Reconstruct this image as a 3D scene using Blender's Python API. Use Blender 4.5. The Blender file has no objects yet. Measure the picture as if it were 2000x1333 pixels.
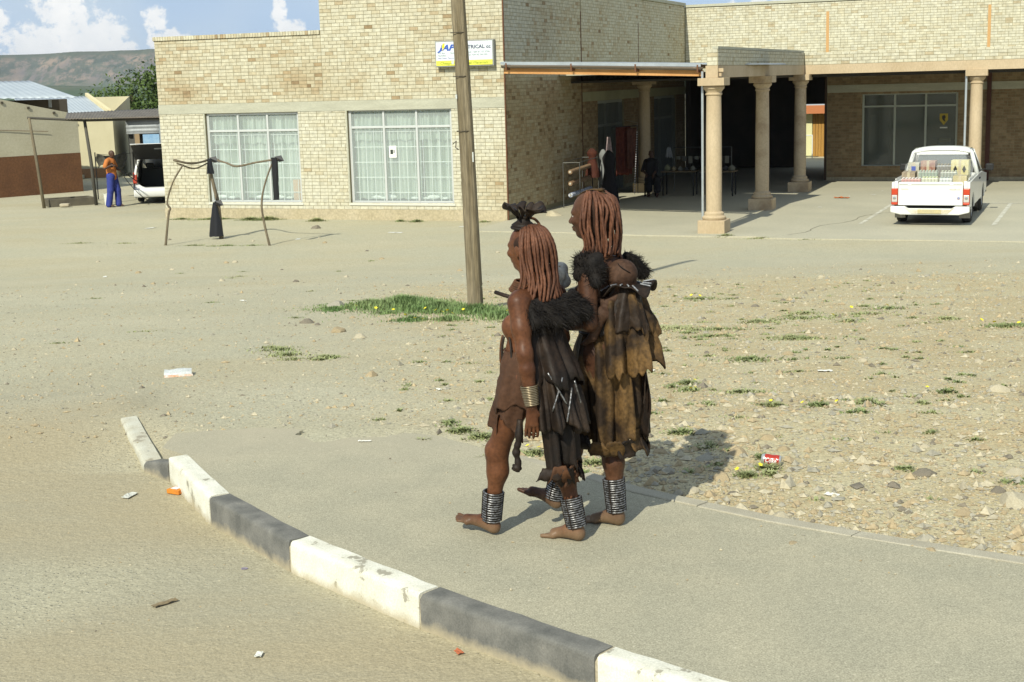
import bpy, bmesh, math, random
import numpy as np
from mathutils import Vector, Matrix, Quaternion, noise as mnoise
random.seed(7); RNG = np.random.default_rng(11)
SC = bpy.context.scene
COL = SC.collection
R = math.radians
# ---------------------------------------------------------------- camera
CAM_H, CAM_PITCH, CAM_ROLL = 2.3, R(10.4), R(1.6)
cam_data = bpy.data.cameras.new('camera'); cam = bpy.data.objects.new('camera', cam_data); COL.objects.link(cam)
cam_data.sensor_width = 36.0; cam_data.lens = 36.0*2778/2000
cam_data.clip_start = 0.1; cam_data.clip_end = 20000
_f = Vector((0, math.cos(CAM_PITCH), -math.sin(CAM_PITCH))); _r0 = Vector((1, 0, 0)); _u0 = _r0.cross(_f)
_r = _r0*math.cos(CAM_ROLL)-_u0*math.sin(CAM_ROLL); _u = _r.cross(_f)
cam.matrix_world = Matrix(((_r.x, _u.x, -_f.x, 0), (_r.y, _u.y, -_f.y, 0), (_r.z, _u.z, -_f.z, CAM_H), (0, 0, 0, 1)))
SC.camera = cam
# ---------------------------------------------------------------- light
SUN_AZ, SUN_EL = R(24.5), R(40)            # light travels towards azimuth SUN_AZ (from +Y to +X)
sun_d = bpy.data.lights.new('sun', 'SUN'); sun_d.energy = 4.2; sun_d.angle = R(0.55); sun_d.color = (1.0, 0.965, 0.81)
sun = bpy.data.objects.new('sun', sun_d); COL.objects.link(sun)
sdir = Vector((math.sin(SUN_AZ)*math.cos(SUN_EL), math.cos(SUN_AZ)*math.cos(SUN_EL), -math.sin(SUN_EL)))
sun.rotation_euler = sdir.to_track_quat('-Z', 'Y').to_euler()
SC.view_settings.view_transform = 'Standard'; SC.view_settings.look = 'None'
SC.view_settings.exposure = 0.27; SC.view_settings.gamma = 1.0
CY = SC.cycles
CY.max_bounces = 6; CY.diffuse_bounces = 3; CY.glossy_bounces = 3; CY.transmission_bounces = 5; CY.transparent_max_bounces = 8; CY.caustics_reflective = False; CY.caustics_refractive = False
W = bpy.data.worlds.new('World'); SC.world = W; W.use_nodes = True
def build_world():
    nt = W.node_tree; N = nt.nodes; L = nt.links; N.clear()
    out = N.new('ShaderNodeOutputWorld'); bg = N.new('ShaderNodeBackground'); bg.inputs['Strength'].default_value = 0.12
    sky = N.new('ShaderNodeTexSky'); sky.sky_type = 'NISHITA'; sky.sun_disc = False
    sky.sun_elevation = SUN_EL
    sky.sun_rotation = math.pi+SUN_AZ
    sky.air_density = 1.0; sky.dust_density = 0.6; sky.ozone_density = 2.0; sky.altitude = 1200
    W.cycles.sampling_method = 'MANUAL'; W.cycles.sample_map_resolution = 256
    def m(op, a=None, b=None, c=None):
        n = N.new('ShaderNodeMath'); n.operation = op
        for i, v in enumerate((a, b, c)):
            if v is None: continue
            if isinstance(v, (int, float)): n.inputs[i].default_value = v
            else: L.new(v, n.inputs[i])
        return n.outputs[0]
    tc = N.new('ShaderNodeTexCoord'); sx = N.new('ShaderNodeSeparateXYZ'); L.new(tc.outputs['Generated'], sx.inputs[0])
    va = N.new('ShaderNodeVectorMath'); va.operation = 'ADD'; L.new(tc.outputs['Generated'], va.inputs[0]); va.inputs[1].default_value = (0, 0, .16)
    vn = N.new('ShaderNodeVectorMath'); vn.operation = 'NORMALIZE'; L.new(va.outputs[0], vn.inputs[0]); L.new(vn.outputs[0], sky.inputs[0])
    az = m('MULTIPLY', m('ARCTAN2', sx.outputs[0], sx.outputs[1]), 57.29578)
    el = m('MULTIPLY', m('ARCSINE', sx.outputs[2]), 57.29578)
    azm = m('SUBTRACT', m('MODULO', m('ADD', az, 385.0), 42.0), 0.0)       # the row of cumulus goes on round the horizon
    # blobs: (az, el, ra, re) in degrees, az measured like azm (az 0 -> 7)
    A0 = 385.0-42*9
    def a(deg): return (deg+385.0) % 42.0
    blobs = [(a(-17.6), 1.7, 1.7, .9), (a(-16.2), 1.8, 1.6, 1.0), (a(-15.2), 2.3, .7, .6), (a(-16.7), 3.0, 1.0, 1.0), (a(-17.2), 4.2, 1.2, 1.0),
             (a(-14.9), 1.55, .7, .4), (a(-13.4), 2.65, .48, .5), (a(-12.9), 1.8, .9, .45), (a(-12.2), 1.5, .9, .35),
             (a(-19.2), 2.7, .55, .5), (a(-8.7), 2.9, .3, .45), (a(-8.4), 2.2, .6, .35), (a(2), 2.0, 2.0, .7), (a(11), 2.4, 1.8, .8)]
    acc = None
    for (ba, be, ra, re) in blobs:
        dx = m('DIVIDE', m('SUBTRACT', azm, ba), ra); dy = m('DIVIDE', m('SUBTRACT', el, be), re)
        v = m('SUBTRACT', 1.0, m('ADD', m('MULTIPLY', dx, dx), m('MULTIPLY', dy, dy)))
        acc = v if acc is None else m('SMOOTH_MAX', acc, v, .35)
    cv = N.new('ShaderNodeCombineXYZ'); L.new(azm, cv.inputs[0]); L.new(el, cv.inputs[1])
    nz = N.new('ShaderNodeTexNoise'); nz.inputs['Scale'].default_value = 2.1; nz.inputs['Detail'].default_value = 5; nz.inputs['Roughness'].default_value = .62
    L.new(cv.outputs[0], nz.inputs['Vector'])
    d = m('ADD', acc, m('MULTIPLY', m('SUBTRACT', nz.outputs[0], .5), 4.6))
    mr = N.new('ShaderNodeMapRange'); mr.interpolation_type = 'SMOOTHSTEP'; L.new(d, mr.inputs[0]); mr.inputs[1].default_value = -.35; mr.inputs[2].default_value = .6
    mr.inputs[3].default_value = 0; mr.inputs[4].default_value = .96
    # thin high haze of cloud over the whole sky
    nz2 = N.new('ShaderNodeTexNoise'); nz2.inputs['Scale'].default_value = .16; nz2.inputs['Detail'].default_value = 2
    L.new(cv.outputs[0], nz2.inputs['Vector'])
    veil = N.new('ShaderNodeMapRange'); veil.interpolation_type = 'SMOOTHSTEP'; L.new(nz2.outputs[0], veil.inputs[0]); veil.inputs[1].default_value = .38; veil.inputs[2].default_value = .75
    veil.inputs[3].default_value = .42; veil.inputs[4].default_value = .8
    mx0 = N.new('ShaderNodeMix'); mx0.data_type = 'RGBA'; L.new(veil.outputs[0], mx0.inputs[0]); L.new(sky.outputs[0], mx0.inputs[6]); mx0.inputs[7].default_value = (5.0, 5.7, 6.1, 1)
    nz3 = N.new('ShaderNodeTexNoise'); nz3.inputs['Scale'].default_value = 1.1; nz3.inputs['Detail'].default_value = 3; L.new(cv.outputs[0], nz3.inputs['Vector'])
    cr = N.new('ShaderNodeMix'); cr.data_type = 'RGBA'; L.new(nz3.outputs[0], cr.inputs[0]); cr.inputs[6].default_value = (5.9, 6.2, 6.4, 1); cr.inputs[7].default_value = (8.6, 8.4, 8.0, 1)
    mx = N.new('ShaderNodeMix'); mx.data_type = 'RGBA'; L.new(mr.outputs[0], mx.inputs[0]); L.new(mx0.outputs[2], mx.inputs[6]); L.new(cr.outputs[2], mx.inputs[7])
    L.new(mx.outputs[2], bg.inputs['Color']); L.new(bg.outputs[0], out.inputs[0])
build_world()
# ---------------------------------------------------------------- helpers
def tag(o, label=None, cat=None, group=None, kind=None):
    if label: o['label'] = label
    if cat: o['category'] = cat
    if group: o['group'] = group
    if kind: o['kind'] = kind
    return o
def empty(name, loc=(0, 0, 0), rz=0, label=None, cat=None, group=None):
    o = bpy.data.objects.new(name, None); COL.objects.link(o); o.location = loc; o.rotation_euler = (0, 0, rz); o.empty_display_size = .1
    return tag(o, label, cat, group)
MATS = {}
def mat(name, col, col2=None, scale=6.0, fine=60.0, rough=.85, bump=.0, bscale=40.0, metal=0.0, spec=.3, contrast=(.35, .65), fineamt=.12,
        stretch=None, trans=0.0, alpha=1.0, attr=None, coat=0.0, ior=1.45, emis=None, bdist=.01):
    if name in MATS: return MATS[name]
    m = bpy.data.materials.new(name); m.use_nodes = True; MATS[name] = m
    nt = m.node_tree; N = nt.nodes; L = nt.links; b = N['Principled BSDF']
    b.inputs['Roughness'].default_value = rough; b.inputs['Metallic'].default_value = metal; b.inputs['Specular IOR Level'].default_value = spec
    b.inputs['IOR'].default_value = ior
    if trans: b.inputs['Transmission Weight'].default_value = trans
    if alpha < 1: b.inputs['Alpha'].default_value = alpha
    if coat: b.inputs['Coat Weight'].default_value = coat; b.inputs['Coat Roughness'].default_value = .08
    if emis: b.inputs['Emission Color'].default_value = (*emis[:3], 1); b.inputs['Emission Strength'].default_value = emis[3]
    tc = N.new('ShaderNodeTexCoord'); vec = tc.outputs['Object']
    if stretch:
        mp = N.new('ShaderNodeMapping'); mp.inputs['Scale'].default_value = stretch; L.new(vec, mp.inputs[0]); vec = mp.outputs[0]
    base = None
    c1 = (*col, 1)
    if col2 is not None:
        n1 = N.new('ShaderNodeTexNoise'); n1.inputs['Scale'].default_value = scale; n1.inputs['Detail'].default_value = 5; L.new(vec, n1.inputs['Vector'])
        r1 = N.new('ShaderNodeMapRange'); L.new(n1.outputs[0], r1.inputs[0]); r1.inputs[1].default_value = contrast[0]; r1.inputs[2].default_value = contrast[1]
        mx = N.new('ShaderNodeMix'); mx.data_type = 'RGBA'; L.new(r1.outputs[0], mx.inputs[0]); mx.inputs[6].default_value = c1; mx.inputs[7].default_value = (*col2, 1)
        base = mx.outputs[2]
    if fineamt:
        n2 = N.new('ShaderNodeTexNoise'); n2.inputs['Scale'].default_value = fine; n2.inputs['Detail'].default_value = 3; L.new(vec, n2.inputs['Vector'])
        hs = N.new('ShaderNodeMapRange'); L.new(n2.outputs[0], hs.inputs[0]); hs.inputs[1].default_value = .3; hs.inputs[2].default_value = .7
        hs.inputs[3].default_value = 1-fineamt*1.5; hs.inputs[4].default_value = 1+fineamt*1.2
        mu = N.new('ShaderNodeMix'); mu.data_type = 'RGBA'; mu.blend_type = 'MULTIPLY'; mu.inputs[0].default_value = 1
        if base is None: mu.inputs[6].default_value = c1
        else: L.new(base, mu.inputs[6])
        L.new(hs.outputs[0], mu.inputs[7]); base = mu.outputs[2]
    if base is None: b.inputs['Base Color'].default_value = c1
    else: L.new(base, b.inputs['Base Color'])
    if bump:
        n3 = N.new('ShaderNodeTexNoise'); n3.inputs['Scale'].default_value = bscale; n3.inputs['Detail'].default_value = 6; L.new(vec, n3.inputs['Vector'])
        bp = N.new('ShaderNodeBump'); bp.inputs['Strength'].default_value = bump; bp.inputs['Distance'].default_value = bdist; L.new(n3.outputs[0], bp.inputs['Height'])
        L.new(bp.outputs[0], b.inputs['Normal'])
    return m
class MB:
    """collects geometry for ONE mesh object"""
    def __init__(s): s.v = []; s.f = []
    def add(s, vs, fs):
        o = len(s.v); s.v += [tuple(p) for p in vs]; s.f += [tuple(i+o for i in f) for f in fs]; return s
    def box(s, a, b, rot=None, piv=None):
        x0, y0, z0 = a; x1, y1, z1 = b
        vs = [(x0, y0, z0), (x1, y0, z0), (x1, y1, z0), (x0, y1, z0), (x0, y0, z1), (x1, y0, z1), (x1, y1, z1), (x0, y1, z1)]
        if rot is not None:
            piv = Vector(piv or ((x0+x1)/2, (y0+y1)/2, (z0+z1)/2)); vs = [tuple(rot @ (Vector(p)-piv)+piv) for p in vs]
        return s.add(vs, [(0, 3, 2, 1), (4, 5, 6, 7), (0, 1, 5, 4), (1, 2, 6, 5), (2, 3, 7, 6), (3, 0, 4, 7)])
    def tube(s, pts, rad, n=8, caps=True):
        pts = [Vector(p) for p in pts]; k = len(pts); rads = rad if isinstance(rad, (list, tuple)) else [rad]*k
        t0 = (pts[1]-pts[0]).normalized(); up = Vector((0, 0, 1)) if abs(t0.z) < .9 else Vector((1, 0, 0)); nrm = t0.cross(up).normalized()
        vs = []; fs = []; tp = t0
        for i, p in enumerate(pts):
            t = (pts[min(i+1, k-1)]-pts[max(i-1, 0)])
            t = t.normalized() if t.length > 1e-9 else tp
            q = tp.rotation_difference(t); nrm = (q @ nrm).normalized(); tp = t; bn = t.cross(nrm)
            for j in range(n):
                a = 2*math.pi*j/n; vs.append(p+(nrm*math.cos(a)+bn*math.sin(a))*rads[i])
        for i in range(k-1):
            for j in range(n):
                fs.append((i*n+j, i*n+(j+1) % n, (i+1)*n+(j+1) % n, (i+1)*n+j))
        if caps: fs.append(tuple(range(n-1, -1, -1))); fs.append(tuple((k-1)*n+j for j in range(n)))
        return s.add(vs, fs)
    def lathe(s, prof, n=24, c=(0, 0, 0), axis='z', caps=True):
        vs = []; fs = []; k = len(prof)
        for (r, h) in prof:
            for j in range(n):
                a = 2*math.pi*j/n; x, y = r*math.cos(a), r*math.sin(a)
                p = (x, y, h) if axis == 'z' else ((h, x, y) if axis == 'x' else (y, h, x))
                vs.append((p[0]+c[0], p[1]+c[1], p[2]+c[2]))
        for i in range(k-1):
            for j in range(n): fs.append((i*n+j, i*n+(j+1) % n, (i+1)*n+(j+1) % n, (i+1)*n+j))
        if caps: fs.append(tuple(range(n-1, -1, -1))); fs.append(tuple((k-1)*n+j for j in range(n)))
        return s.add(vs, fs)
    def prism(s, poly, a, b, axis='y'):
        """poly: 2D outline; extruded along axis from a to b. axis y -> (p0, t, p1); x -> (t, p0, p1); z -> (p0, p1, t)"""
        n = len(poly)
        def P(p, t): return (p[0], t, p[1]) if axis == 'y' else ((t, p[0], p[1]) if axis == 'x' else (p[0], p[1], t))
        vs = [P(p, a) for p in poly]+[P(p, b) for p in poly]
        fs = [tuple(range(n)), tuple(range(2*n-1, n-1, -1))]+[(i, i+n, (i+1) % n+n, (i+1) % n) for i in range(n)]
        return s.add(vs, fs)
    def grid(s, rows, closed=False):
        k = len(rows); n = len(rows[0]); vs = [p for r in rows for p in r]; fs = []
        for i in range(k-1):
            for j in range(n if closed else n-1): fs.append((i*n+j, i*n+(j+1) % n, (i+1)*n+(j+1) % n, (i+1)*n+j))
        return s.add(vs, fs)
    def mesh(s, name):
        me = bpy.data.meshes.new(name); me.from_pydata([tuple(p) for p in s.v], [], s.f); me.update()
        bm = bmesh.new(); bm.from_mesh(me); bmesh.ops.recalc_face_normals(bm, faces=bm.faces); bm.to_mesh(me); bm.free(); return me
    def build(s, name, material, parent=None, smooth=False, bevel=0, loc=None, seg=2, solid=0, subsurf=0, auto=40):
        me = s.mesh(name); o = bpy.data.objects.new(name, me); COL.objects.link(o)
        if material: me.materials.append(material)
        if parent: o.parent = parent
        if loc: o.location = loc
        if solid:
            md = o.modifiers.new('solid', 'SOLIDIFY'); md.thickness = solid; md.offset = 0
        if subsurf:
            md = o.modifiers.new('sub', 'SUBSURF'); md.levels = md.render_levels = subsurf
        if bevel:
            md = o.modifiers.new('bevel', 'BEVEL'); md.width = bevel; md.segments = seg; md.limit_method = 'ANGLE'; md.angle_limit = R(35)
        if smooth:
            me.shade_smooth() if hasattr(me, 'shade_smooth') else None
            if smooth == 'auto':
                me.set_sharp_from_angle(angle=R(auto))
        return o
def box(name, a, b, material, parent=None, bevel=0, **k): return MB().box(a, b).build(name, material, parent, bevel=bevel, **k)
def catmull(pts, per=6):
    P = [Vector(p) for p in pts]; P = [P[0]*2-P[1]]+P+[P[-1]*2-P[-2]]; out = []
    for i in range(1, len(P)-2):
        for j in range(per):
            t = j/per; a, b, c, d = P[i-1], P[i], P[i+1], P[i+2]
            out.append(.5*((2*b)+(c-a)*t+(2*a-5*b+4*c-d)*t*t+(3*b-a-3*c+d)*t**3))
    out.append(P[-2]); return out
def np_mesh(name, V, F, material=None, parent=None, smooth=False, attrs=None):
    """V (n,3) float; F (m,k) int, all faces the same size"""
    me = bpy.data.meshes.new(name); n = len(V); m, k = F.shape
    me.vertices.add(n); me.vertices.foreach_set('co', np.asarray(V, np.float32).ravel())
    me.loops.add(m*k); me.loops.foreach_set('vertex_index', np.asarray(F, np.int32).ravel())
    me.polygons.add(m); me.polygons.foreach_set('loop_start', np.arange(0, m*k, k, dtype=np.int32)); me.polygons.foreach_set('loop_total', np.full(m, k, np.int32))
    me.polygons.foreach_set('use_smooth', np.full(m, bool(smooth)))
    if attrs:
        for an, av in attrs.items():
            at = me.attributes.new(an, 'FLOAT', 'POINT'); at.data.foreach_set('value', np.asarray(av, np.float32))
    me.update(); me.validate()
    if material: me.materials.append(material)
    o = bpy.data.objects.new(name, me); COL.objects.link(o)
    if parent: o.parent = parent
    return o
def copy_tree(o, parent=None):
    c = o.copy(); COL.objects.link(c); c.parent = parent
    for ch in list(o.children): copy_tree(ch, c)
    return c
def text_mesh(body, size, name, material, parent, loc, rot, extrude=.002, align='LEFT', shear=0, width=None, bold=0):
    cu = bpy.data.curves.new(name, 'FONT'); cu.body = body; cu.size = size; cu.extrude = extrude; cu.align_x = align; cu.shear = shear; cu.offset = bold; cu.resolution_u = 2
    to = bpy.data.objects.new(name, cu); COL.objects.link(to); bpy.context.view_layer.update()
    dg = bpy.context.evaluated_depsgraph_get(); me = bpy.data.meshes.new_from_object(to.evaluated_get(dg)); bpy.data.objects.remove(to)
    if width:
        xs = [v.co.x for v in me.vertices]; w = max(xs)-min(xs); x0 = min(xs)
        for v in me.vertices: v.co.x = (v.co.x-x0)*width/w+(0 if align == 'LEFT' else -width/2)
    o = bpy.data.objects.new(name, me); COL.objects.link(o); me.materials.clear(); me.materials.append(material); o.parent = parent; o.location = loc; o.rotation_euler = rot
    return o
def fbm(x, y, s, seed=0, oct=3):
    v = 0; a = 1; t = 0
    for i in range(oct):
        v += a*mnoise.noise(Vector((x*s, y*s, seed+i*7.3))); t += a; a *= .5; s *= 2
    return v/t
# ---------------------------------------------------------------- implicit bodies (one continuous surface)
def sdf_mesh(prims, vox, pad=.03):
    """prims: ('c', p0, p1, r0, r1, k) tapered capsule | ('e', c, (rx,ry,rz), rot3x3 or None, k) ellipsoid; k smooth-union; negative sign flag 's' subtract"""
    lo = np.array([1e9]*3); hi = -lo
    for p in prims:
        if p[0] == 'c':
            r = max(p[3], p[4]); pts = np.array([p[1], p[2]], float); lo = np.minimum(lo, pts.min(0)-r); hi = np.maximum(hi, pts.max(0)+r)
        else:
            r = max(p[2]); c = np.array(p[1], float); lo = np.minimum(lo, c-r); hi = np.maximum(hi, c+r)
    lo -= pad; hi += pad; dims = np.ceil((hi-lo)/vox).astype(int)+1
    D = np.full(dims, .5, np.float32)
    ax = [lo[i]+vox*np.arange(dims[i]) for i in range(3)]
    for p in prims:
        k = p[5] if p[0] == 'c' else p[4]
        if p[0] == 'c': r = max(p[3], p[4]); pts = np.array([p[1], p[2]], float); a = pts.min(0)-r; b = pts.max(0)+r
        else: r = max(p[2]); c = np.array(p[1], float); a = c-r; b = c+r
        mgn = k*1.2+vox*2.5+.012; i0 = np.maximum(((a-mgn-lo)/vox).astype(int), 0); i1 = np.minimum(((b+mgn-lo)/vox).astype(int)+2, dims)
        sl = tuple(slice(i0[i], i1[i]) for i in range(3))
        X = ax[0][sl[0]][:, None, None]; Y = ax[1][sl[1]][None, :, None]; Z = ax[2][sl[2]][None, None, :]
        if p[0] == 'c':
            p0, p1 = np.array(p[1], float), np.array(p[2], float); d = p1-p0; l2 = max(d@d, 1e-12)
            t = np.clip(((X-p0[0])*d[0]+(Y-p0[1])*d[1]+(Z-p0[2])*d[2])/l2, 0, 1)
            q = np.sqrt((X-p0[0]-t*d[0])**2+(Y-p0[1]-t*d[1])**2+(Z-p0[2]-t*d[2])**2)-(p[3]+(p[4]-p[3])*t)
        else:
            x, y, z = X-c[0], Y-c[1], Z-c[2]; M = p[3]
            if M is not None:
                M = np.array(M, float); x, y, z = M[0][0]*x+M[1][0]*y+M[2][0]*z, M[0][1]*x+M[1][1]*y+M[2][1]*z, M[0][2]*x+M[1][2]*y+M[2][2]*z
            rx, ry, rz = p[2]; k0 = np.sqrt((x/rx)**2+(y/ry)**2+(z/rz)**2); k1 = np.sqrt((x/rx**2)**2+(y/ry**2)**2+(z/rz**2)**2)
            q = k0*(k0-1)/np.maximum(k1, 1e-6)
        S = D[sl]
        if len(p) > 6 or (p[0] == 'e' and len(p) > 5):        # subtract
            h = np.clip(.5-.5*(q+S)/k, 0, 1); D[sl] = S*(1-h)+(-q)*h+k*h*(1-h)
        else:
            h = np.clip(.5+.5*(S-q)/k, 0, 1); D[sl] = S*(1-h)+q*h-k*h*(1-h)
    return surface_nets(D, lo, vox)
def surface_nets(D, lo, vox):
    s = D < 0; nx, ny, nz = D.shape
    cnt = np.zeros((nx-1, ny-1, nz-1), np.int16); acc = np.zeros((nx-1, ny-1, nz-1, 3), np.float32)
    corners = [(i, j, k) for i in (0, 1) for j in (0, 1) for k in (0, 1)]
    def sub(A, c): return A[c[0]:nx-1+c[0], c[1]:ny-1+c[1], c[2]:nz-1+c[2]]
    for c in corners:
        for a in range(3):
            if c[a] == 1: continue
            e = list(c); e[a] = 1
            A, B = sub(D, c), sub(D, e); x = (A < 0) != (B < 0)
            if not x.any(): continue
            idx = np.nonzero(x); t = A[idx]/(A[idx]-B[idx])
            for q in range(3): acc[idx[0], idx[1], idx[2], q] += c[q]+(t if q == a else 0)
            cnt[idx] += 1
    cells = np.nonzero(cnt); vid = np.full(cnt.shape, -1, np.int32); vid[cells] = np.arange(len(cells[0]))
    V = (np.stack(cells, 1)+acc[cells]/cnt[cells][:, None])*vox+lo
    Fs = []
    for a in range(3):
        b, c = (a+1) % 3, (a+2) % 3
        sl0 = [slice(None)]*3; sl1 = [slice(None)]*3; sl0[a] = slice(0, -1); sl1[a] = slice(1, None)
        for q in (b, c): sl0[q] = slice(1, -1); sl1[q] = slice(1, -1)
        A, B = s[tuple(sl0)], s[tuple(sl1)]
        for flip in (0, 1):
            x = (A & ~B) if not flip else (~A & B); I = np.array(np.nonzero(x))
            if I.shape[1] == 0: continue
            for q in (b, c): I[q] += 1
            def g(db, dc):
                J = I.copy(); J[b] -= db; J[c] -= dc; return vid[J[0], J[1], J[2]]
            q4 = np.stack([g(1, 1), g(0, 1), g(0, 0), g(1, 0)], 1); Fs.append(q4[:, ::-1] if flip else q4)
    return V, np.concatenate(Fs)
def sdf_obj(name, prims, vox, material, parent=None, relax=1):
    V, F = sdf_mesh(prims, vox)
    o = np_mesh(name, V, F, material, parent, smooth=True)
    if relax:
        md = o.modifiers.new('smooth', 'SMOOTH'); md.factor = .5; md.iterations = relax
    return o
# ---------------------------------------------------------------- ground, road, pavement, kerb
BA = R(21.2); UX, UY, VX, VY = math.cos(BA), -math.sin(BA), math.sin(BA), math.cos(BA); OX, OY, OZ = -.01, 36.52, -1.25
def UV(u, v, z=0.0): return (OX+u*UX+v*VX, OY+u*UY+v*VY, OZ+z)
def sst(a, b, x): t = min(max((x-a)/(b-a), 0), 1); return t*t*(3-2*t)
KERB = [(-2.90, 10.2), (-2.42, 8.98), (-2.20, 8.74), (-1.75, 7.82), (-1.17, 6.98), (-.455, 6.16), (.30, 5.405), (1.05, 4.72), (1.95, 4.0), (3.2, 3.1), (5.2, 1.8)]
def kerb_sd(x, y):
    best = 1e9; sg = 1
    for (ax, ay), (bx, by) in zip(KERB, KERB[1:]):
        dx, dy = bx-ax, by-ay; t = min(max(((x-ax)*dx+(y-ay)*dy)/(dx*dx+dy*dy), 0), 1); qx, qy = ax+t*dx, ay+t*dy
        d = math.hypot(x-qx, y-qy)
        if d < best: best = d; sg = 1 if (dx*(y-ay)-dy*(x-ax)) > 0 else -1
    return best*sg
def terr(x, y): return -1.25*min(max((y-9.5)/18.5, 0), 1)-.02
def ground_z(x, y):
    z = terr(x, y)
    if y < 13 and -8 < x < 8:
        s = kerb_sd(x, y)
    else: s = 5 if x > 0 or y > 13 else (-5 if y < 9 else 5)
    if y < 12:
        zr = -.16+.13*sst(8.4, 11.5, y)
        w = sst(.05, .45, s) if y < 10.2 or x > -2.9 else sst(.0, .6, x+2.9)
        w = max(w, sst(9.9, 12, y)); z = zr*(1-w)+z*w
    if y < 34 and abs(x) < 40:
        a = .012 if y < 11 else .03
        z += a*fbm(x, y, .35, 3)+ .008*fbm(x, y, 1.7, 9)*(1 if y > 9 else .4)
    return z
def build_ground():
    def axis(lo, hi, fine0, fine1, st):
        a = list(np.arange(fine0, fine1+1e-6, st)); g = st; x = fine1
        while x < hi: g *= 1.22; x += g; a.append(x)
        g = st; x = fine0; b = []
        while x > lo: g *= 1.22; x -= g; b.append(x)
        return b[::-1]+a
    xs = axis(-3600, 3000, -9, 9, .11); ys = axis(-1200, 4600, 3.2, 22, .11)
    nx, ny = len(xs), len(ys); V = np.zeros((nx*ny, 3)); zone = np.zeros(nx*ny); ston = np.zeros(nx*ny)
    i = 0
    for y in ys:
        for x in xs:
            V[i] = (x, y, ground_z(x, y)-(0.012*max(y-75, 0) if y < 1500 else 17.1))
            s = kerb_sd(x, y) if (-10 < x < 10 and y < 14) else (3 if y > 9 else (-3 if x < 0 else 3))
            n = fbm(x, y, .5, 21)
            road = sst(.25, -.15, s) if y < 9.0 else sst(13.5+2.5*n, 9.6+1.5*n, y)*sst(-1.9, -3.2, x+.8*n)
            zone[i] = road*sst(.0, .6, .75+n)
            # stony waste ground right of the gravel track and round the pole
            e = sst(-1.6, .6, x+1.2*n+(y-12)*.13)*sst(24+2*n, 20.5+2*n, y)*sst(-.2, .4, s)
            ston[i] = e
            i += 1
    I = np.arange((nx-1)*(ny-1)); r, c = I//(nx-1), I % (nx-1); F = np.stack([r*nx+c, r*nx+c+1, (r+1)*nx+c+1, (r+1)*nx+c], 1)
    m = bpy.data.materials.new('ground_sand'); m.use_nodes = True; nt = m.node_tree; N = nt.nodes; L = nt.links; b = N['Principled BSDF']; b.inputs['Roughness'].default_value = .95; b.inputs['Specular IOR Level'].default_value = .15
    tc = N.new('ShaderNodeTexCoord'); vec = tc.outputs['Object']
    def noise(sc, det=5, ro=.55, v=None):
        n = N.new('ShaderNodeTexNoise'); n.inputs['Scale'].default_value = sc; n.inputs['Detail'].default_value = det; n.inputs['Roughness'].default_value = ro; L.new(v or vec, n.inputs['Vector']); return n.outputs[0]
    def rng(v, a, b_, c=0, d=1):
        n = N.new('ShaderNodeMapRange'); L.new(v, n.inputs[0]); n.inputs[1].default_value = a; n.inputs[2].default_value = b_; n.inputs[3].default_value = c; n.inputs[4].default_value = d; return n.outputs[0]
    def mix(f, a, b_, t='MIX'):
        n = N.new('ShaderNodeMix'); n.data_type = 'RGBA'; n.blend_type = t
        if isinstance(f, float): n.inputs[0].default_value = f
        else: L.new(f, n.inputs[0])
        for s_, v in ((6, a), (7, b_)):
            if isinstance(v, tuple): n.inputs[s_].default_value = (*v, 1)
            else: L.new(v, n.inputs[s_])
        return n.outputs[2]
    def attr(nm): n = N.new('ShaderNodeAttribute'); n.attribute_name = nm; return n.outputs['Fac']
    zone_o, ston_o = attr('zone'), attr('stony')
    mp = N.new('ShaderNodeMapping'); mp.inputs['Scale'].default_value = (.16, .5, 1); mp.inputs['Rotation'].default_value = (0, 0, R(-14)); L.new(vec, mp.inputs[0])
    band = rng(noise(1.0, 4, .55, mp.outputs[0]), .36, .64)
    base = mix(band, (.43, .39, .265), (.465, .435, .315))
    base = mix(rng(noise(.55, 4), .42, .66), base, (.425, .405, .295))
    stc = mix(rng(noise(1.3, 5), .4, .62), (.445, .375, .225), (.475, .43, .28))
    base = mix(ston_o, base, stc)
    rd = mix(rng(noise(.8, 5, .6, mp.outputs[0]), .42, .6), (.37, .32, .21), (.35, .325, .235))
    base = mix(zone_o, base, rd)
    sp = noise(75, 2, .6); base = mix(1.0, base, mix(rng(sp, .3, .7), (.86, .85, .83), (1.13, 1.13, 1.13)), 'MULTIPLY')
    for vs_, lo_, hi_ in ((95, .84, 1.14), (48, .90, 1.09)):
        v1 = N.new('ShaderNodeTexVoronoi'); v1.inputs['Scale'].default_value = vs_; L.new(vec, v1.inputs['Vector']); c1 = N.new('ShaderNodeSeparateColor'); L.new(v1.outputs['Color'], c1.inputs[0])
        g1 = rng(c1.outputs[0], 0, 1, lo_, hi_); mm = N.new('ShaderNodeMix'); mm.data_type = 'RGBA'; mm.blend_type = 'MULTIPLY'; L.new(rng(zone_o, 0, 1, 1.0, .45), mm.inputs[0]); L.new(base, mm.inputs[6]); L.new(g1, mm.inputs[7]); base = mm.outputs[2]
    vo = N.new('ShaderNodeTexVoronoi'); vo.inputs['Scale'].default_value = 34; vo.inputs['Randomness'].default_value = 1; L.new(vec, vo.inputs['Vector'])
    peb = rng(vo.outputs['Distance'], .16, .30, 1, 0)
    cellg = N.new('ShaderNodeSeparateColor'); L.new(vo.outputs['Color'], cellg.inputs[0])
    keep = rng(cellg.outputs[0], .35, .4); pm = N.new('ShaderNodeMath'); pm.operation = 'MULTIPLY'; L.new(peb, pm.inputs[0]); L.new(keep, pm.inputs[1])
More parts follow.
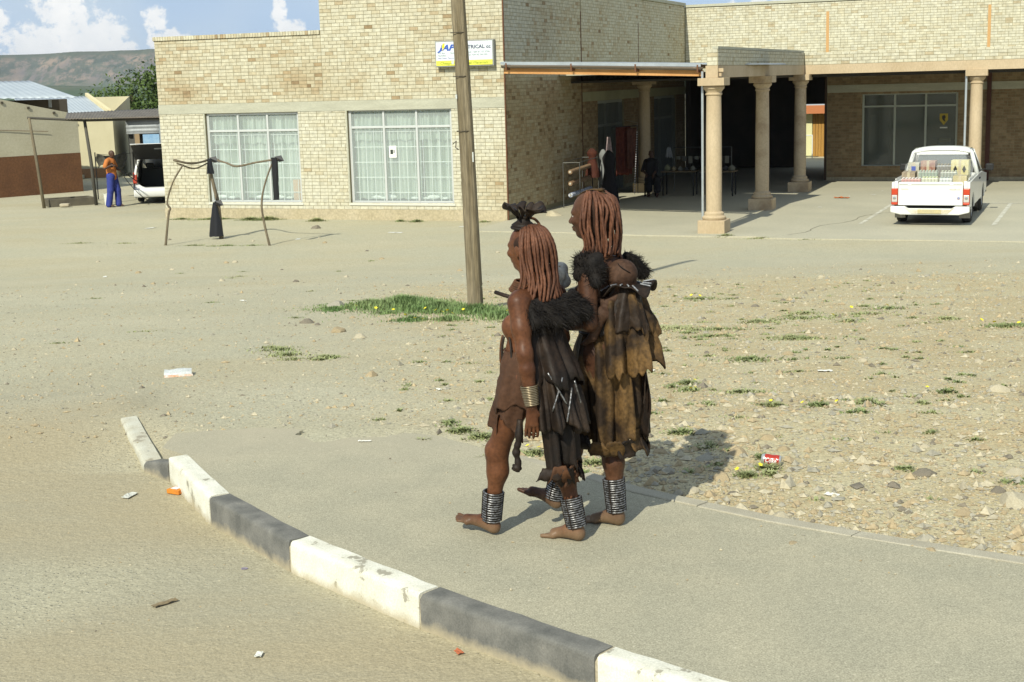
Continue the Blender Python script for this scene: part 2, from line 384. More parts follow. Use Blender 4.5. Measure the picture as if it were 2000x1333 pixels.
    pm2 = N.new('ShaderNodeMath'); pm2.operation = 'MULTIPLY'; L.new(pm.outputs[0], pm2.inputs[0]); L.new(rng(zone_o, 0, 1, 1.0, .12), pm2.inputs[1])
    base = mix(pm2.outputs[0], base, mix(cellg.outputs[1], (.30, .265, .185), (.60, .57, .455)))
    L.new(base, b.inputs['Base Color'])
    hsum = N.new('ShaderNodeMath'); hsum.operation = 'ADD'; L.new(noise(22, 6, .65), hsum.inputs[0]); L.new(pm2.outputs[0], hsum.inputs[1])
    bp = N.new('ShaderNodeBump'); bp.inputs['Strength'].default_value = .8; bp.inputs['Distance'].default_value = .014; L.new(hsum.outputs[0], bp.inputs['Height']); L.new(bp.outputs[0], b.inputs['Normal'])
    global GXS, GYS, GZ_, GST
    GXS, GYS = np.array(xs), np.array(ys); GZ_ = V[:, 2].reshape(ny, nx); GST = ston.reshape(ny, nx)
    o = np_mesh('ground', V, F, m, smooth=True, attrs={'zone': zone, 'stony': ston}); tag(o, kind='structure')
build_ground()
def gsample(A, x, y):
    """bilinear lookup in the ground grid, arrays in and out"""
    i = np.clip(np.searchsorted(GXS, x)-1, 0, len(GXS)-2); j = np.clip(np.searchsorted(GYS, y)-1, 0, len(GYS)-2)
    u = (x-GXS[i])/(GXS[i+1]-GXS[i]); v = (y-GYS[j])/(GYS[j+1]-GYS[j])
    return (A[j, i]*(1-u)+A[j, i+1]*u)*(1-v)+(A[j+1, i]*(1-u)+A[j+1, i+1]*u)*v
# pavement slab: between the kerb's inner edge and the edging; ragged far end
def offset_line(pts, d):
    out = []
    for i, p in enumerate(pts):
        a = Vector(pts[max(i-1, 0)]); c = Vector(pts[min(i+1, len(pts)-1)]); t = (c-a).normalized(); n = Vector((-t.y, t.x)); out.append((p[0]+n.x*d, p[1]+n.y*d))
    return out
EDGE_IN = [(-.52, 9.15), (-.20, 8.78), (.13, 8.38), (.66, 7.70), (1.35, 7.06), (2.40, 6.33), (4.0, 5.3), (7.0, 3.4)]
def build_pavement():
    inner = offset_line(KERB, .125)
    fine = []
    for a, b in zip(inner[1:], inner[2:]):
        for k in range(6): t = k/6; fine.append((a[0]+(b[0]-a[0])*t, a[1]+(b[1]-a[1])*t))
    fine.append(inner[-1])
    far = [(-2.30, 9.42), (-2.05, 9.47), (-1.75, 9.50), (-1.52, 9.46), (-1.44, 9.41), (-1.47, 9.28), (-1.38, 9.16), (-1.30, 9.05), (-1.20, 9.08), (-1.08, 9.15), (-.85, 9.16), (-.68, 9.26)]
    far2 = []
    for a, b in zip(far, far[1:]):
        for k in range(4):
            t = k/4; far2.append((a[0]+(b[0]-a[0])*t+random.uniform(-.012, .012), a[1]+(b[1]-a[1])*t+random.uniform(-.015, .015)))
    poly = fine[::-1]+far2+EDGE_IN
    bm = bmesh.new(); vs = [bm.verts.new((x, y, 0)) for x, y in poly]; f = bm.faces.new(vs)
    bmesh.ops.triangulate(bm, faces=[f]); r = bmesh.ops.extrude_face_region(bm, geom=list(bm.faces)); 
    for v in r['geom']:
        if isinstance(v, bmesh.types.BMVert): v.co.z = -.10
    bmesh.ops.recalc_face_normals(bm, faces=bm.faces)
    me = bpy.data.meshes.new('pavement'); bm.to_mesh(me); bm.free(); o = bpy.data.objects.new('pavement', me); COL.objects.link(o); tag(o, kind='structure')
    m = mat('asphalt_dusty', (.36, .338, .248), (.40, .37, .268), scale=2.6, fine=130, fineamt=.2, rough=.92, bump=.5, bscale=150, bdist=.004, contrast=(.38, .66), spec=.2)
    # pale dust drifts and chips
    nt = m.node_tree; N = nt.nodes; L = nt.links; b = N['Principled BSDF']; src = b.inputs['Base Color'].links[0].from_socket
    tc = N.new('ShaderNodeTexCoord'); vo = N.new('ShaderNodeTexVoronoi'); vo.inputs['Scale'].default_value = 17; L.new(tc.outputs['Object'], vo.inputs['Vector'])
    a = N.new('ShaderNodeMapRange'); L.new(vo.outputs['Distance'], a.inputs[0]); a.inputs[1].default_value = .08; a.inputs[2].default_value = .15; a.inputs[3].default_value = .75; a.inputs[4].default_value = 0
    sc = N.new('ShaderNodeSeparateColor'); L.new(vo.outputs['Color'], sc.inputs[0]); g = N.new('ShaderNodeMath'); g.operation = 'GREATER_THAN'; L.new(sc.outputs[0], g.inputs[0]); g.inputs[1].default_value = .72
    mu = N.new('ShaderNodeMath'); mu.operation = 'MULTIPLY'; L.new(a.outputs[0], mu.inputs[0]); L.new(g.outputs[0], mu.inputs[1])
    mx = N.new('ShaderNodeMix'); mx.data_type = 'RGBA'; L.new(mu.outputs[0], mx.inputs[0]); L.new(src, mx.inputs[6]); mx.inputs[7].default_value = (.52, .48, .36, 1)
    src2 = mx.outputs[2]
    for vs_, lo_, hi_ in ((110, .88, 1.10), (60, .95, 1.05)):
        v1 = N.new('ShaderNodeTexVoronoi'); v1.inputs['Scale'].default_value = vs_; L.new(tc.outputs['Object'], v1.inputs['Vector']); c1 = N.new('ShaderNodeSeparateColor'); L.new(v1.outputs['Color'], c1.inputs[0])
        g1 = N.new('ShaderNodeMapRange'); L.new(c1.outputs[0], g1.inputs[0]); g1.inputs[3].default_value = lo_; g1.inputs[4].default_value = hi_
        mm = N.new('ShaderNodeMix'); mm.data_type = 'RGBA'; mm.blend_type = 'MULTIPLY'; mm.inputs[0].default_value = 1; L.new(src2, mm.inputs[6]); L.new(g1.outputs[0], mm.inputs[7]); src2 = mm.outputs[2]
    sp = N.new('ShaderNodeSeparateXYZ'); L.new(tc.outputs['Object'], sp.inputs[0]); nn = N.new('ShaderNodeTexNoise'); nn.inputs['Scale'].default_value = 1.7; nn.inputs['Detail'].default_value = 6; L.new(tc.outputs['Object'], nn.inputs['Vector'])
    ma = N.new('ShaderNodeMath'); ma.operation = 'MULTIPLY_ADD'; L.new(nn.outputs[0], ma.inputs[0]); ma.inputs[1].default_value = 2.6; L.new(sp.outputs[1], ma.inputs[2])
    dr = N.new('ShaderNodeMapRange'); L.new(ma.outputs[0], dr.inputs[0]); dr.inputs[1].default_value = 9.3; dr.inputs[2].default_value = 11.3; dr.inputs[4].default_value = .7
    m2 = N.new('ShaderNodeMix'); m2.data_type = 'RGBA'; L.new(dr.outputs[0], m2.inputs[0]); L.new(src2, m2.inputs[6]); m2.inputs[7].default_value = (.42, .375, .275, 1)
    L.new(m2.outputs[2], b.inputs['Base Color']); me.materials.append(m)
build_pavement()
def build_kerb():
    root = empty('kerb'); tag(root, kind='structure')
    def paint(nm, c1, c2, worn, th):
        m = mat(nm, c1, c2, scale=7, fine=120, fineamt=.10, rough=.8, bump=.35, bscale=60, bdist=.004, spec=.08)
        nt = m.node_tree; N = nt.nodes; L = nt.links; b = N['Principled BSDF']; src = b.inputs['Base Color'].links[0].from_socket
        tc = N.new('ShaderNodeTexCoord'); n = N.new('ShaderNodeTexNoise'); n.inputs['Scale'].default_value = 7; n.inputs['Detail'].default_value = 8; n.inputs['Roughness'].default_value = .62; L.new(tc.outputs['Object'], n.inputs['Vector'])
        a = N.new('ShaderNodeMapRange'); L.new(n.outputs[0], a.inputs[0]); a.inputs[1].default_value = th; a.inputs[2].default_value = th+.025
        mx = N.new('ShaderNodeMix'); mx.data_type = 'RGBA'; L.new(a.outputs[0], mx.inputs[0]); L.new(src, mx.inputs[6]); mx.inputs[7].default_value = (*worn, 1)
        # road dust along the foot of the blocks
        sp = N.new('ShaderNodeSeparateXYZ'); L.new(tc.outputs['Object'], sp.inputs[0]); ad = N.new('ShaderNodeMath'); ad.operation = 'MULTIPLY_ADD'; L.new(n.outputs[0], ad.inputs[0]); ad.inputs[1].default_value = -.12; L.new(sp.outputs[2], ad.inputs[2])
        dr = N.new('ShaderNodeMapRange'); L.new(ad.outputs[0], dr.inputs[0]); dr.inputs[1].default_value = -.215; dr.inputs[2].default_value = -.165; dr.inputs[3].default_value = .8; dr.inputs[4].default_value = 0
        mx2 = N.new('ShaderNodeMix'); mx2.data_type = 'RGBA'; L.new(dr.outputs[0], mx2.inputs[0]); L.new(mx.outputs[2], mx2.inputs[6]); mx2.inputs[7].default_value = (.42, .36, .24, 1)
        L.new(mx2.outputs[2], b.inputs['Base Color']); return m
    wm = paint('kerb_white_paint', (.70, .69, .60), (.60, .585, .485), (.33, .31, .245), .60)
    bk = paint('kerb_black_paint', (.125, .125, .115), (.20, .195, .175), (.36, .33, .26), .665)
    sunk = paint('kerb_buried', (.54, .53, .44), (.46, .43, .33), (.33, .30, .23), .56)
    mo = mat('kerb_mortar', (.45, .40, .29), (.38, .33, .23), scale=20, bump=.4)
    inner = offset_line(KERB, .12)
    drop = [.115, .115, .0, 0, 0, 0, 0, 0, 0, 0, 0]
    for i in range(len(KERB)-1):
        a, b = Vector(KERB[i]), Vector(KERB[i+1]); c, d = Vector(inner[i]), Vector(inner[i+1])
        t = (b-a).normalized(); g = .008
        rows = []; ns = 10
        for k in range(ns+1):
            s = k/ns; p = a.lerp(b, s); q = c.lerp(d, s)
            if k == 0: p = p+t*g; q = q+t*g
            if k == ns: p = p-t*g; q = q-t*g
            n = (q-p).normalized()
            z1 = .012-(drop[i]*(1-s)+drop[i+1]*s)
            if i == 0: z1 = -.062-.025*s
            if i == 1: z1 = -.075+.055*s
            j = lambda: random.uniform(-.003, .003)
            e0 = p; rows.append([(e0.x+j(), e0.y+j(), -.30), (e0.x+j(), e0.y+j(), z1-.026), (e0.x+n.x*.005+j(), e0.y+n.y*.005, z1-.010+j()), (e0.x+n.x*.014+j(), e0.y+n.y*.014, z1-.002+j()*.5),
                                 (e0.x+n.x*.05, e0.y+n.y*.05, z1+j()), (q.x, q.y, z1+j()), (q.x, q.y, -.30)])
        mb = MB(); mb.grid(rows); mb.f.append(tuple(range(7))[::-1]); mb.f.append(tuple(range(ns*7, ns*7+7)))
        o = mb.build('kerb_block', sunk if i == 0 else (wm if i in (2, 4, 6, 8) else bk), root, smooth='auto', auto=50)
        # mortar joint between the blocks
        if i > 1:
            mid = MB(); p = a; q = c; n = (q-p).normalized(); tt = t*.0095
            z1 = .006; e = p+n*.006
            mid.add([(e.x-tt.x, e.y-tt.y, -.25), (e.x+tt.x, e.y+tt.y, -.25), (e.x+tt.x, e.y+tt.y, z1-.03), (e.x-tt.x, e.y-tt.y, z1-.03),
                     (e.x+n.x*.03-tt.x, e.y+n.y*.03-tt.y, z1-.003), (e.x+n.x*.03+tt.x, e.y+n.y*.03+tt.y, z1-.003), (q.x+tt.x, q.y+tt.y, z1), (q.x-tt.x, q.y-tt.y, z1)],
                    [(0, 1, 2, 3), (3, 2, 5, 4), (4, 5, 6, 7)])
            mid.build('joint', mo, root)
build_kerb()
def build_edging():
    root = empty('pavement_edging'); tag(root, kind='structure')
    m = mat('edging_concrete', (.42, .39, .30), (.35, .32, .24), scale=5, fine=150, fineamt=.15, bump=.4, bscale=90, bdist=.004)
    pts = EDGE_IN[1:]; outer = offset_line(pts, .10)
    # resample into one-metre blocks
    def samp(line, t):
        L_ = [(Vector(b)-Vector(a)).length for a, b in zip(line, line[1:])]; d = t*sum(L_)
        for (a, b), l in zip(zip(line, line[1:]), L_):
            if d <= l: return Vector(a).lerp(Vector(b), d/l)
            d -= l
        return Vector(line[-1])
    n = 10
    for i in range(n):
        rows = []
        for k in range(5):
            t = (i+.004+(.992*k/4))/n; p = samp(pts, t); q = samp(outer, t)
            q = p+(q-p).normalized()*.10; z = .006+random.uniform(-.002, .002)+(-.02 if i == 0 else 0)
            rows.append([(p.x, p.y, -.12), (p.x, p.y, z-.004), (p.x*.94+q.x*.06, p.y*.94+q.y*.06, z), (q.x*.94+p.x*.06, q.y*.94+p.y*.06, z), (q.x, q.y, z-.005), (q.x, q.y, -.12)])
        mb = MB(); mb.grid(rows); mb.f.append(tuple(range(6))[::-1]); mb.f.append(tuple(range(24, 30)))
        mb.build('edging_block', m, root, smooth='auto', auto=30)
build_edging()
# ---------------------------------------------------------------- the brick shop building (root frame: x along the front, y away, z up)
def brick_material():
    m = bpy.data.materials.new('face_brick'); m.use_nodes = True; nt = m.node_tree; N = nt.nodes; L = nt.links; b = N['Principled BSDF']; b.inputs['Roughness'].default_value = .9; b.inputs['Specular IOR Level'].default_value = .2
    at = N.new('ShaderNodeAttribute'); at.attribute_name = 'tint'
    cr = N.new('ShaderNodeValToRGB'); L.new(at.outputs['Fac'], cr.inputs[0]); e = cr.color_ramp
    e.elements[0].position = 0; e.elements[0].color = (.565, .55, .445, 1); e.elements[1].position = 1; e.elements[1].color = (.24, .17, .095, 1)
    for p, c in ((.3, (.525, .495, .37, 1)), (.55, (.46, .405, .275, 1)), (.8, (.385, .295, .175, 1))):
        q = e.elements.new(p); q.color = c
    tc = N.new('ShaderNodeTexCoord'); n = N.new('ShaderNodeTexNoise'); n.inputs['Scale'].default_value = 9; n.inputs['Detail'].default_value = 4; L.new(tc.outputs['Object'], n.inputs['Vector'])
    r = N.new('ShaderNodeMapRange'); L.new(n.outputs[0], r.inputs[0]); r.inputs[1].default_value = .3; r.inputs[2].default_value = .7; r.inputs[3].default_value = .80; r.inputs[4].default_value = 1.14
    mu = N.new('ShaderNodeMix'); mu.data_type = 'RGBA'; mu.blend_type = 'MULTIPLY'; mu.inputs[0].default_value = 1; L.new(cr.outputs[0], mu.inputs[6]); L.new(r.outputs[0], mu.inputs[7]); L.new(mu.outputs[2], b.inputs['Base Color'])
    return m
M_BRICK = brick_material()
M_MORTAR = mat('mortar', (.30, .265, .16), (.245, .215, .125), scale=3, fine=40)
M_PLASTER = mat('sand_plaster', (.46, .40, .275), (.40, .345, .225), scale=1.2, fine=20, bump=.15)
M_BAND = mat('concrete_band', (.45, .445, .35), (.39, .385, .30), scale=1.5, stretch=(1, 1, 6), fine=30)
M_COLUMN = mat('column_paint', (.50, .40, .265), (.43, .335, .21), scale=1.3, stretch=(1, 1, .5), fine=25, fineamt=.06, rough=.8)
M_ALU = mat('window_aluminium', (.60, .62, .60), rough=.45, metal=.35, fineamt=.04)
M_GLASS = mat('window_glass', (.85, .95, .92), rough=.02, fineamt=0, alpha=.16, spec=.8)
M_DARK = mat('dark_interior', (.03, .03, .028), fineamt=0)
M_BROWN = mat('brown_pipe', (.16, .075, .04), (.11, .055, .03), scale=4)
M_ORANGE = mat('orange_fascia', (.56, .30, .115), (.50, .25, .09), scale=2)
M_GALV = mat('galvanised', (.52, .56, .58), (.43, .47, .49), scale=3, rough=.4, metal=.55, fineamt=.05)
BP, BH, JT = .236, .0915, .011
class Bricks:
    def __init__(s): s.items = []
    def wall(s, o, du, n, a0, a1, z0, z1, holes=(), tint=.25, hdr=0.1, soldier=None, rnd=.13, blotch=None):
        """o origin (x,y), du unit along wall, n outward normal; a/z ranges along; bricks proud of the wall plane"""
        z = z0; row = 0
        while z < z1-.02:
            h = min(BH, z1-z); off = (row % 2)*BP/2; a = a0-off
            while a < a1-1e-4:
                L_ = BP
                if random.random() < hdr: L_ = BP/2
                b0, b1 = max(a, a0), min(a+L_, a1); a += L_
                if b1-b0 < .03: continue
                segs = [(b0, b1)]
                for (h0, h1, g0, g1) in holes:
                    if z+h*.5 > g0 and z+h*.5 < g1:
                        ns = []
                        for (p, q) in segs:
                            if q <= h0 or p >= h1: ns.append((p, q)); continue
                            if p < h0-.02: ns.append((p, h0))
                            if q > h1+.02: ns.append((h1, q))
                        segs = ns
                for (p, q) in segs:
                    t = tint+rnd*abs(random.gauss(0, 1))*(1 if random.random() < .8 else 1.9)-.08
                    if blotch: t += blotch((p+q)/2, z)
                    s.items.append((o, du, n, p+JT/2, q-JT/2, z+JT/2, z+h-JT/2, min(max(t, 0), 1), random.uniform(.006, .0105)))
            z += BH; row += 1
    def soldier(s, o, du, n, a0, a1, z0, z1, w=.084, tint=.25, proud=.03):
        a = a0
        while a < a1-.02:
            q = min(a+w, a1); s.items.append((o, du, n, a+.004, q-.004, z0, z1, min(max(tint+.25*abs(random.gauss(0, 1)), 0), 1), proud)); a += w
    def emit(s, root, mat_=None, ind=300):
        camp = Vector((0, 0, CAM_H)); its = []
        for it in s.items:
            o, du, n, a0, a1, z0, z1, t, pr = it; am = (a0+a1)/2
            w = Vector(UV(o[0]+du[0]*am, o[1]+du[1]*am, (z0+z1)/2)); d = w-camp; nn = Vector(UV(n[0], n[1]))-Vector(UV(0, 0)); 
            vis = max(-(d.normalized()).dot(nn), 0); its.append((vis*(a1-a0)/d.length_squared*(1 if w.z < 3.2 else .2), it))
        its.sort(key=lambda q: -q[0])
        def geo(it):
            o, du, n, a0, a1, z0, z1, t, pr = it; b = -.004; v = []
            for (a, z, k) in ((a0, z0, b), (a1, z0, b), (a1, z1, b), (a0, z1, b), (a0, z0, pr), (a1, z0, pr), (a1, z1, pr), (a0, z1, pr)):
                v.append((o[0]+du[0]*a+n[0]*k, o[1]+du[1]*a+n[1]*k, z))
            return v
        fs = [(4, 5, 6, 7), (0, 1, 5, 4), (1, 2, 6, 5), (2, 3, 7, 6), (3, 0, 4, 7)]
        for sc_, it in its[:ind]:
            me = bpy.data.meshes.new('brick'); me.from_pydata(geo(it), [], fs); at = me.attributes.new('tint', 'FLOAT', 'POINT'); at.data.foreach_set('value', [it[7]]*8); me.materials.append(M_BRICK)
            ob = bpy.data.objects.new('brick', me); COL.objects.link(ob); ob.parent = root
        rest = [it for _, it in its[ind:]]
        if rest:
            V = np.array([p for it in rest for p in geo(it)]); F = np.array([[i*8+k for k in f] for i in range(len(rest)) for f in fs]); T = np.repeat([it[7] for it in rest], 8)
            tag(np_mesh('brickwork', V, F, M_BRICK, root, attrs={'tint': T}), kind='stuff')
def wall_holes(name, o, du, n, a0, a1, z0, z1, holes, th, material, root):
    """solid wall with rectangular openings (boxes butted end to end)"""
    xs = sorted({a0, a1, *[h[0] for h in holes], *[h[1] for h in holes]}); zs = sorted({z0, z1, *[h[2] for h in holes], *[h[3] for h in holes]})
    xs = [x for x in xs if a0 <= x <= a1]; zs = [z for z in zs if z0 <= z <= z1]; mb = MB()
    for i in range(len(xs)-1):
        j = 0
        while j < len(zs)-1:
            def hole(k): return any(h[0] <= xs[i]+1e-6 and h[1] >= xs[i+1]-1e-6 and h[2] <= zs[k]+1e-6 and h[3] >= zs[k+1]-1e-6 for h in holes)
            if hole(j): j += 1; continue
            k = j
            while k+1 < len(zs)-1 and not hole(k+1): k += 1
            a, b = xs[i], xs[i+1]; vs = []
            for (aa, kk) in ((a, 0), (b, 0), (b, -th), (a, -th)): vs.append((o[0]+du[0]*aa+n[0]*kk, o[1]+du[1]*aa+n[1]*kk))
            mb.add([(x, y, zs[j]) for x, y in vs]+[(x, y, zs[k+1]) for x, y in vs], [(0, 3, 2, 1), (4, 5, 6, 7), (0, 1, 5, 4), (1, 2, 6, 5), (2, 3, 7, 6), (3, 0, 4, 7)])
            j = k+1
    return mb.build(name, material, root)
SHOP = empty('shop_building', UV(0, 0), -BA, 'yellow face brick shop with two wide curtained windows and stepped parapet', 'building')
def bl_front(a, z):
    g = fbm(a, z*1.3, .55, 4)*.32
    if z > 3.1: g += .10
    if z < 1.6 and a > -1.4: g += .38*math.exp(-((a+.25)/.7)**2-((z-.9)/.7)**2)
    g += .3*math.exp(-((a+9.4)/.55)**2-((z-3.4)/.35)**2)+.25*math.exp(-((a+6.0)/.5)**2-((z-3.6)/.4)**2)
    return g
W1, W2 = (-8.88, -5.97, .42, 2.86), (-4.49, -1.49, .42, 2.90)
LEFT, STEP, ZL, ZH = -10.36, -5.17, 4.86, 6.05
def build_shop():
    root = SHOP; B = Bricks(); F_, N_ = (1, 0), (0, -1)
    wall_holes('wall', (0, 0), F_, N_, LEFT, STEP, 0, ZL, [W1], .22, M_MORTAR, root)
    wall_holes('wall', (0, 0), F_, N_, STEP, 0, 0, ZH, [W2], .22, M_MORTAR, root)
    B.wall((0, 0), F_, N_, LEFT, STEP, .26, 2.87, [W1], tint=.2, hdr=.03, blotch=bl_front, rnd=.10)
    B.wall((0, 0), F_, N_, STEP, 0, .26, 2.87, [W2], tint=.2, hdr=.03, blotch=bl_front, rnd=.10)
    B.wall((0, 0), F_, N_, LEFT, STEP, 3.13, ZL, [], tint=.3, hdr=.16, blotch=bl_front)
    B.wall((0, 0), F_, N_, STEP, 0, 3.13, ZH, [], tint=.24, hdr=.16, blotch=bl_front)
    # plinth, concrete band, copings
    box('plinth', (LEFT-.02, -.022, -.1), (-.02, .0, .26), M_PLASTER, root)
    box('lintel_band', (LEFT-.006, -.02, 2.87), (-.004, .0, 3.13), M_BAND, root)
    B.soldier((0, 0), F_, N_, LEFT-.03, STEP, ZL+.015, ZL+.12, proud=.045, tint=.25)
    box('coping', (LEFT-.03, .0, ZL), (STEP, .24, ZL+.115), M_MORTAR, root)
    # side wall (faces +x), back wall and roof slab
    S_, SN = (0, 1), (1, 0)
    DOORS = [(7.75, 10.55, .02, 2.85), (14.2, 17.2, .02, 2.85)]
    def bl_shade_side(a, z): return fbm(a, z, .5, 14)*.3+.08+.30*sst(3.9, 3.3, z)+.35*sst(4, 9, a)*sst(3.9, 3.3, z)  # random blotches, plus the shade under the awning put into the brick tint
    wall_holes('wall', (0, 0), S_, SN, .22, 18.6, 0, ZH, DOORS, .22, M_MORTAR, root)
    B.wall((0, 0), S_, SN, .02, 6.20, .12, ZH-.02, [], tint=.3, hdr=.12, blotch=bl_shade_side)
    B.wall((0, 0), S_, SN, 6.28, 18.58, .12, ZH-.02, DOORS+[(6.3, 18.6, 2.85, 3.14)], tint=.3, hdr=.12, blotch=bl_shade_side)
    B.wall((LEFT, 0), S_, (-1, 0), .0, 1.5, .26, ZL, [], tint=.3)
    box('lintel_band', (0, 6.29, 2.86), (.022, 18.58, 3.13), mat('green_cream_band', (.40, .39, .25), (.36, .35, .22), scale=2), root)
    box('coping', (-.22, .0, ZH), (.05, 18.6, ZH+.11), M_BAND, root, bevel=.01)
    box('coping', (STEP, -.04, ZH), (-.22, .22, ZH+.11), M_BAND, root, bevel=.01)
    box('wall', (LEFT, .22, 0), (LEFT+.22, 12, ZL), M_MORTAR, root)
    box('wall', (STEP, .22, ZL-.1), (STEP+.22, 18.6, ZH), M_MORTAR, root)
    box('roof', (LEFT+.22, .22, ZL-.45), (-.22, 18.6, ZL-.3), M_BAND, root)
    box('wall', (LEFT+.22, 11.8, 0), (-.22, 12.0, ZL-.45), M_MORTAR, root)
    box('floor', (LEFT+.22, .22, .02), (-.22, 11.8, .06), mat('shop_floor', (.22, .2, .17)), root)
    # rust-brown corner strip and movement joints on the side wall
    box('corner_strip', (-.002, -.03, .0), (.03, .012, ZH), M_BROWN, root)
    for v, zt in ((6.24, 5.45), (12.3, 5.3)): box('joint_strip', (.0, v-.02, .0), (.016, v+.02, zt), M_BROWN, root)
    # ---- windows
    M_CURT = bpy.data.materials.new('net_curtain'); M_CURT.use_nodes = True
    nt = M_CURT.node_tree; N = nt.nodes; L = nt.links; b = N['Principled BSDF']; b.inputs['Roughness'].default_value = .9
    tc = N.new('ShaderNodeTexCoord'); wv = N.new('ShaderNodeTexNoise'); mp = N.new('ShaderNodeMapping'); mp.inputs['Scale'].default_value = (9, 1, .35); L.new(tc.outputs['Object'], mp.inputs[0]); L.new(mp.outputs[0], wv.inputs['Vector']); wv.inputs['Scale'].default_value = 1; wv.inputs['Detail'].default_value = 4
    cr = N.new('ShaderNodeValToRGB'); L.new(wv.outputs[0], cr.inputs[0]); cr.color_ramp.elements[0].position = .36; cr.color_ramp.elements[0].color = (.10, .15, .10, 1); cr.color_ramp.elements[1].position = .64; cr.color_ramp.elements[1].color = (.35, .42, .36, 1)
    q = cr.color_ramp.elements.new(.48); q.color = (.24, .305, .25, 1)
    L.new(cr.outputs[0], b.inputs['Base Color'])
    M_BAR = mat('burglar_bar', (.66, .74, .70), rough=.5, fineamt=.03)
    M_WHITE = mat('paper_white', (.80, .80, .76), fineamt=.03)
    for wi, (x0, x1, z0, z1) in enumerate((W1, W2)):
        w = MB().box((x0, .07, z0), (x0+.075, .13, z1)).box((x1-.075, .07, z0), (x1, .13, z1)).box((x0+.075, .07, z0), (x1-.075, .13, z0+.06)).box((x0+.075, .07, z1-.06), (x1-.075, .13, z1)).build('window', M_ALU, root, bevel=.006)
        tr = z1-.48
        fx0, fx1 = x0+.075, x1-.075; pw = (fx1-fx0)/3
        MB().box((fx0, .068, tr-.03), (fx1, .132, tr+.03)).build('transom', M_ALU, w, bevel=.006)
        for k in (1, 2): MB().box((fx0+pw*k-.03, .064, z0+.06), (fx0+pw*k+.03, .136, z1-.06)).build('mullion', M_ALU, w, bevel=.006)
        for k in range(3):
            for (a, b_) in ((z0+.06, tr-.03), (tr+.03, z1-.06)):
                MB().box((fx0+pw*k+(.03 if k else 0), .096, a), (fx0+pw*(k+1)-(.03 if k < 2 else 0), .102, b_)).build('pane', M_GLASS, w)
        MB().box((x0-.04, -.03, z0-.055), (x1+.04, .07, z0)).build('sill', mat('sill_plaster', (.58, .58, .50), fineamt=.05), w, bevel=.005)
        if wi == 0: MB().box((x0-.05, -.018, z0), (x0-.003, .06, z1)).build('reveal_trim', M_BAND, w)
        else: MB().box((x0-.05, -.018, z0), (x0-.003, .06, z1)).build('reveal_trim', M_BAND, w)
        # curtains: gathered nets, upper frill and long panels that part here and there
        def curtain(a, c, zb, zt_, seed, y=.27):
            n = int((c-a)/.012); rows = []
            for k in range(9):
                t = k/8; z = zt_+(zb-zt_)*t; row = []
                for j in range(n+1):
                    x = a+(c-a)*j/n
                    row.append((x+.01*math.sin(x*31+seed), y+.034*math.sin(x*48+seed+2*fbm(x, z, .8, seed))+.02*fbm(x, z, 2.5, seed+5), z+(.02*math.sin(x*17+seed) if k == 8 else 0)))
                rows.append(row)
            return MB().grid(rows).build('curtain', M_CURT, w, smooth=True)
        curtain(fx0+.02, fx1, tr-.35, z1-.02, wi*3+1, .22)
        curtain(fx0+.12 if wi == 0 else fx0, fx0+pw*.98, z0+.1, tr+.1, wi*3+2); curtain(fx0+pw*1.06 if wi == 0 else fx0+pw*.99, fx0+pw*2.0, z0+.1, tr+.1, wi*3+7); curtain(fx0+pw*2.03+(.08 if wi else 0), fx1-.01, z0+.1, tr+.1, wi*3+9)
        # burglar bars just inside the glass
        nb = 12
        for k in range(nb): x = fx0+(k+.5)*(fx1-fx0)/nb; MB().box((x-.005, .16, z0+.05), (x+.005, .17, tr)).build('burglar_bar', M_BAR, w)
        for k in range(5): z = z0+.28+k*(tr-z0-.4)/4; MB().box((fx0, .172, z-.007), (fx1, .182, z+.007)).build('burglar_bar', M_BAR, w)
        # goods leaning against the inside of the panes
        if wi == 0:
            box('cardboard', (fx1-.30, .20, z0+.06), (fx1-.02, .215, z0+.62), mat('cardboard', (.36, .24, .13), fineamt=.08), w)
        else:
            p = box('notice', (fx0+pw+.12, .085, 1.62), (fx0+pw+.33, .089, 1.93), M_WHITE, w)
            box('notice_print', (fx0+pw+.155, .082, 1.71), (fx0+pw+.235, .0845, 1.83), mat('print_black', (.05, .06, .05), fineamt=0), w)
            box('notice_print', (fx0+pw+.245, .082, 1.74), (fx0+pw+.295, .0845, 1.82), mat('print_grey', (.35, .36, .34), fineamt=0), w)
        for k in range(9):
            x = fx0+.1+random.random()*(fx1-fx0-.3); s_ = random.uniform(.1, .2)
            mb = MB(); rows = []
            for a in range(7):
                th = math.pi*a/6; rows.append([(x+s_*math.sin(th)*math.cos(q*math.pi/5)*(1+.3*fbm(q, a, .9, k)), .27+.05*math.sin(th)*math.sin(q*math.pi/5), z0+.08+s_*.7*(1-math.cos(th))*.5*(1+.3*fbm(q, a, .7, k+9))) for q in range(10)])
            mb.grid(rows, True).build('plastic_bundle', mat('bundle_white', (.58, .66, .63), (.48, .56, .5), scale=8), w, smooth=True)
    # ---- sheltered doors with security gates on the side wall
    M_GATE = mat('gate_steel', (.20, .215, .19), rough=.6)
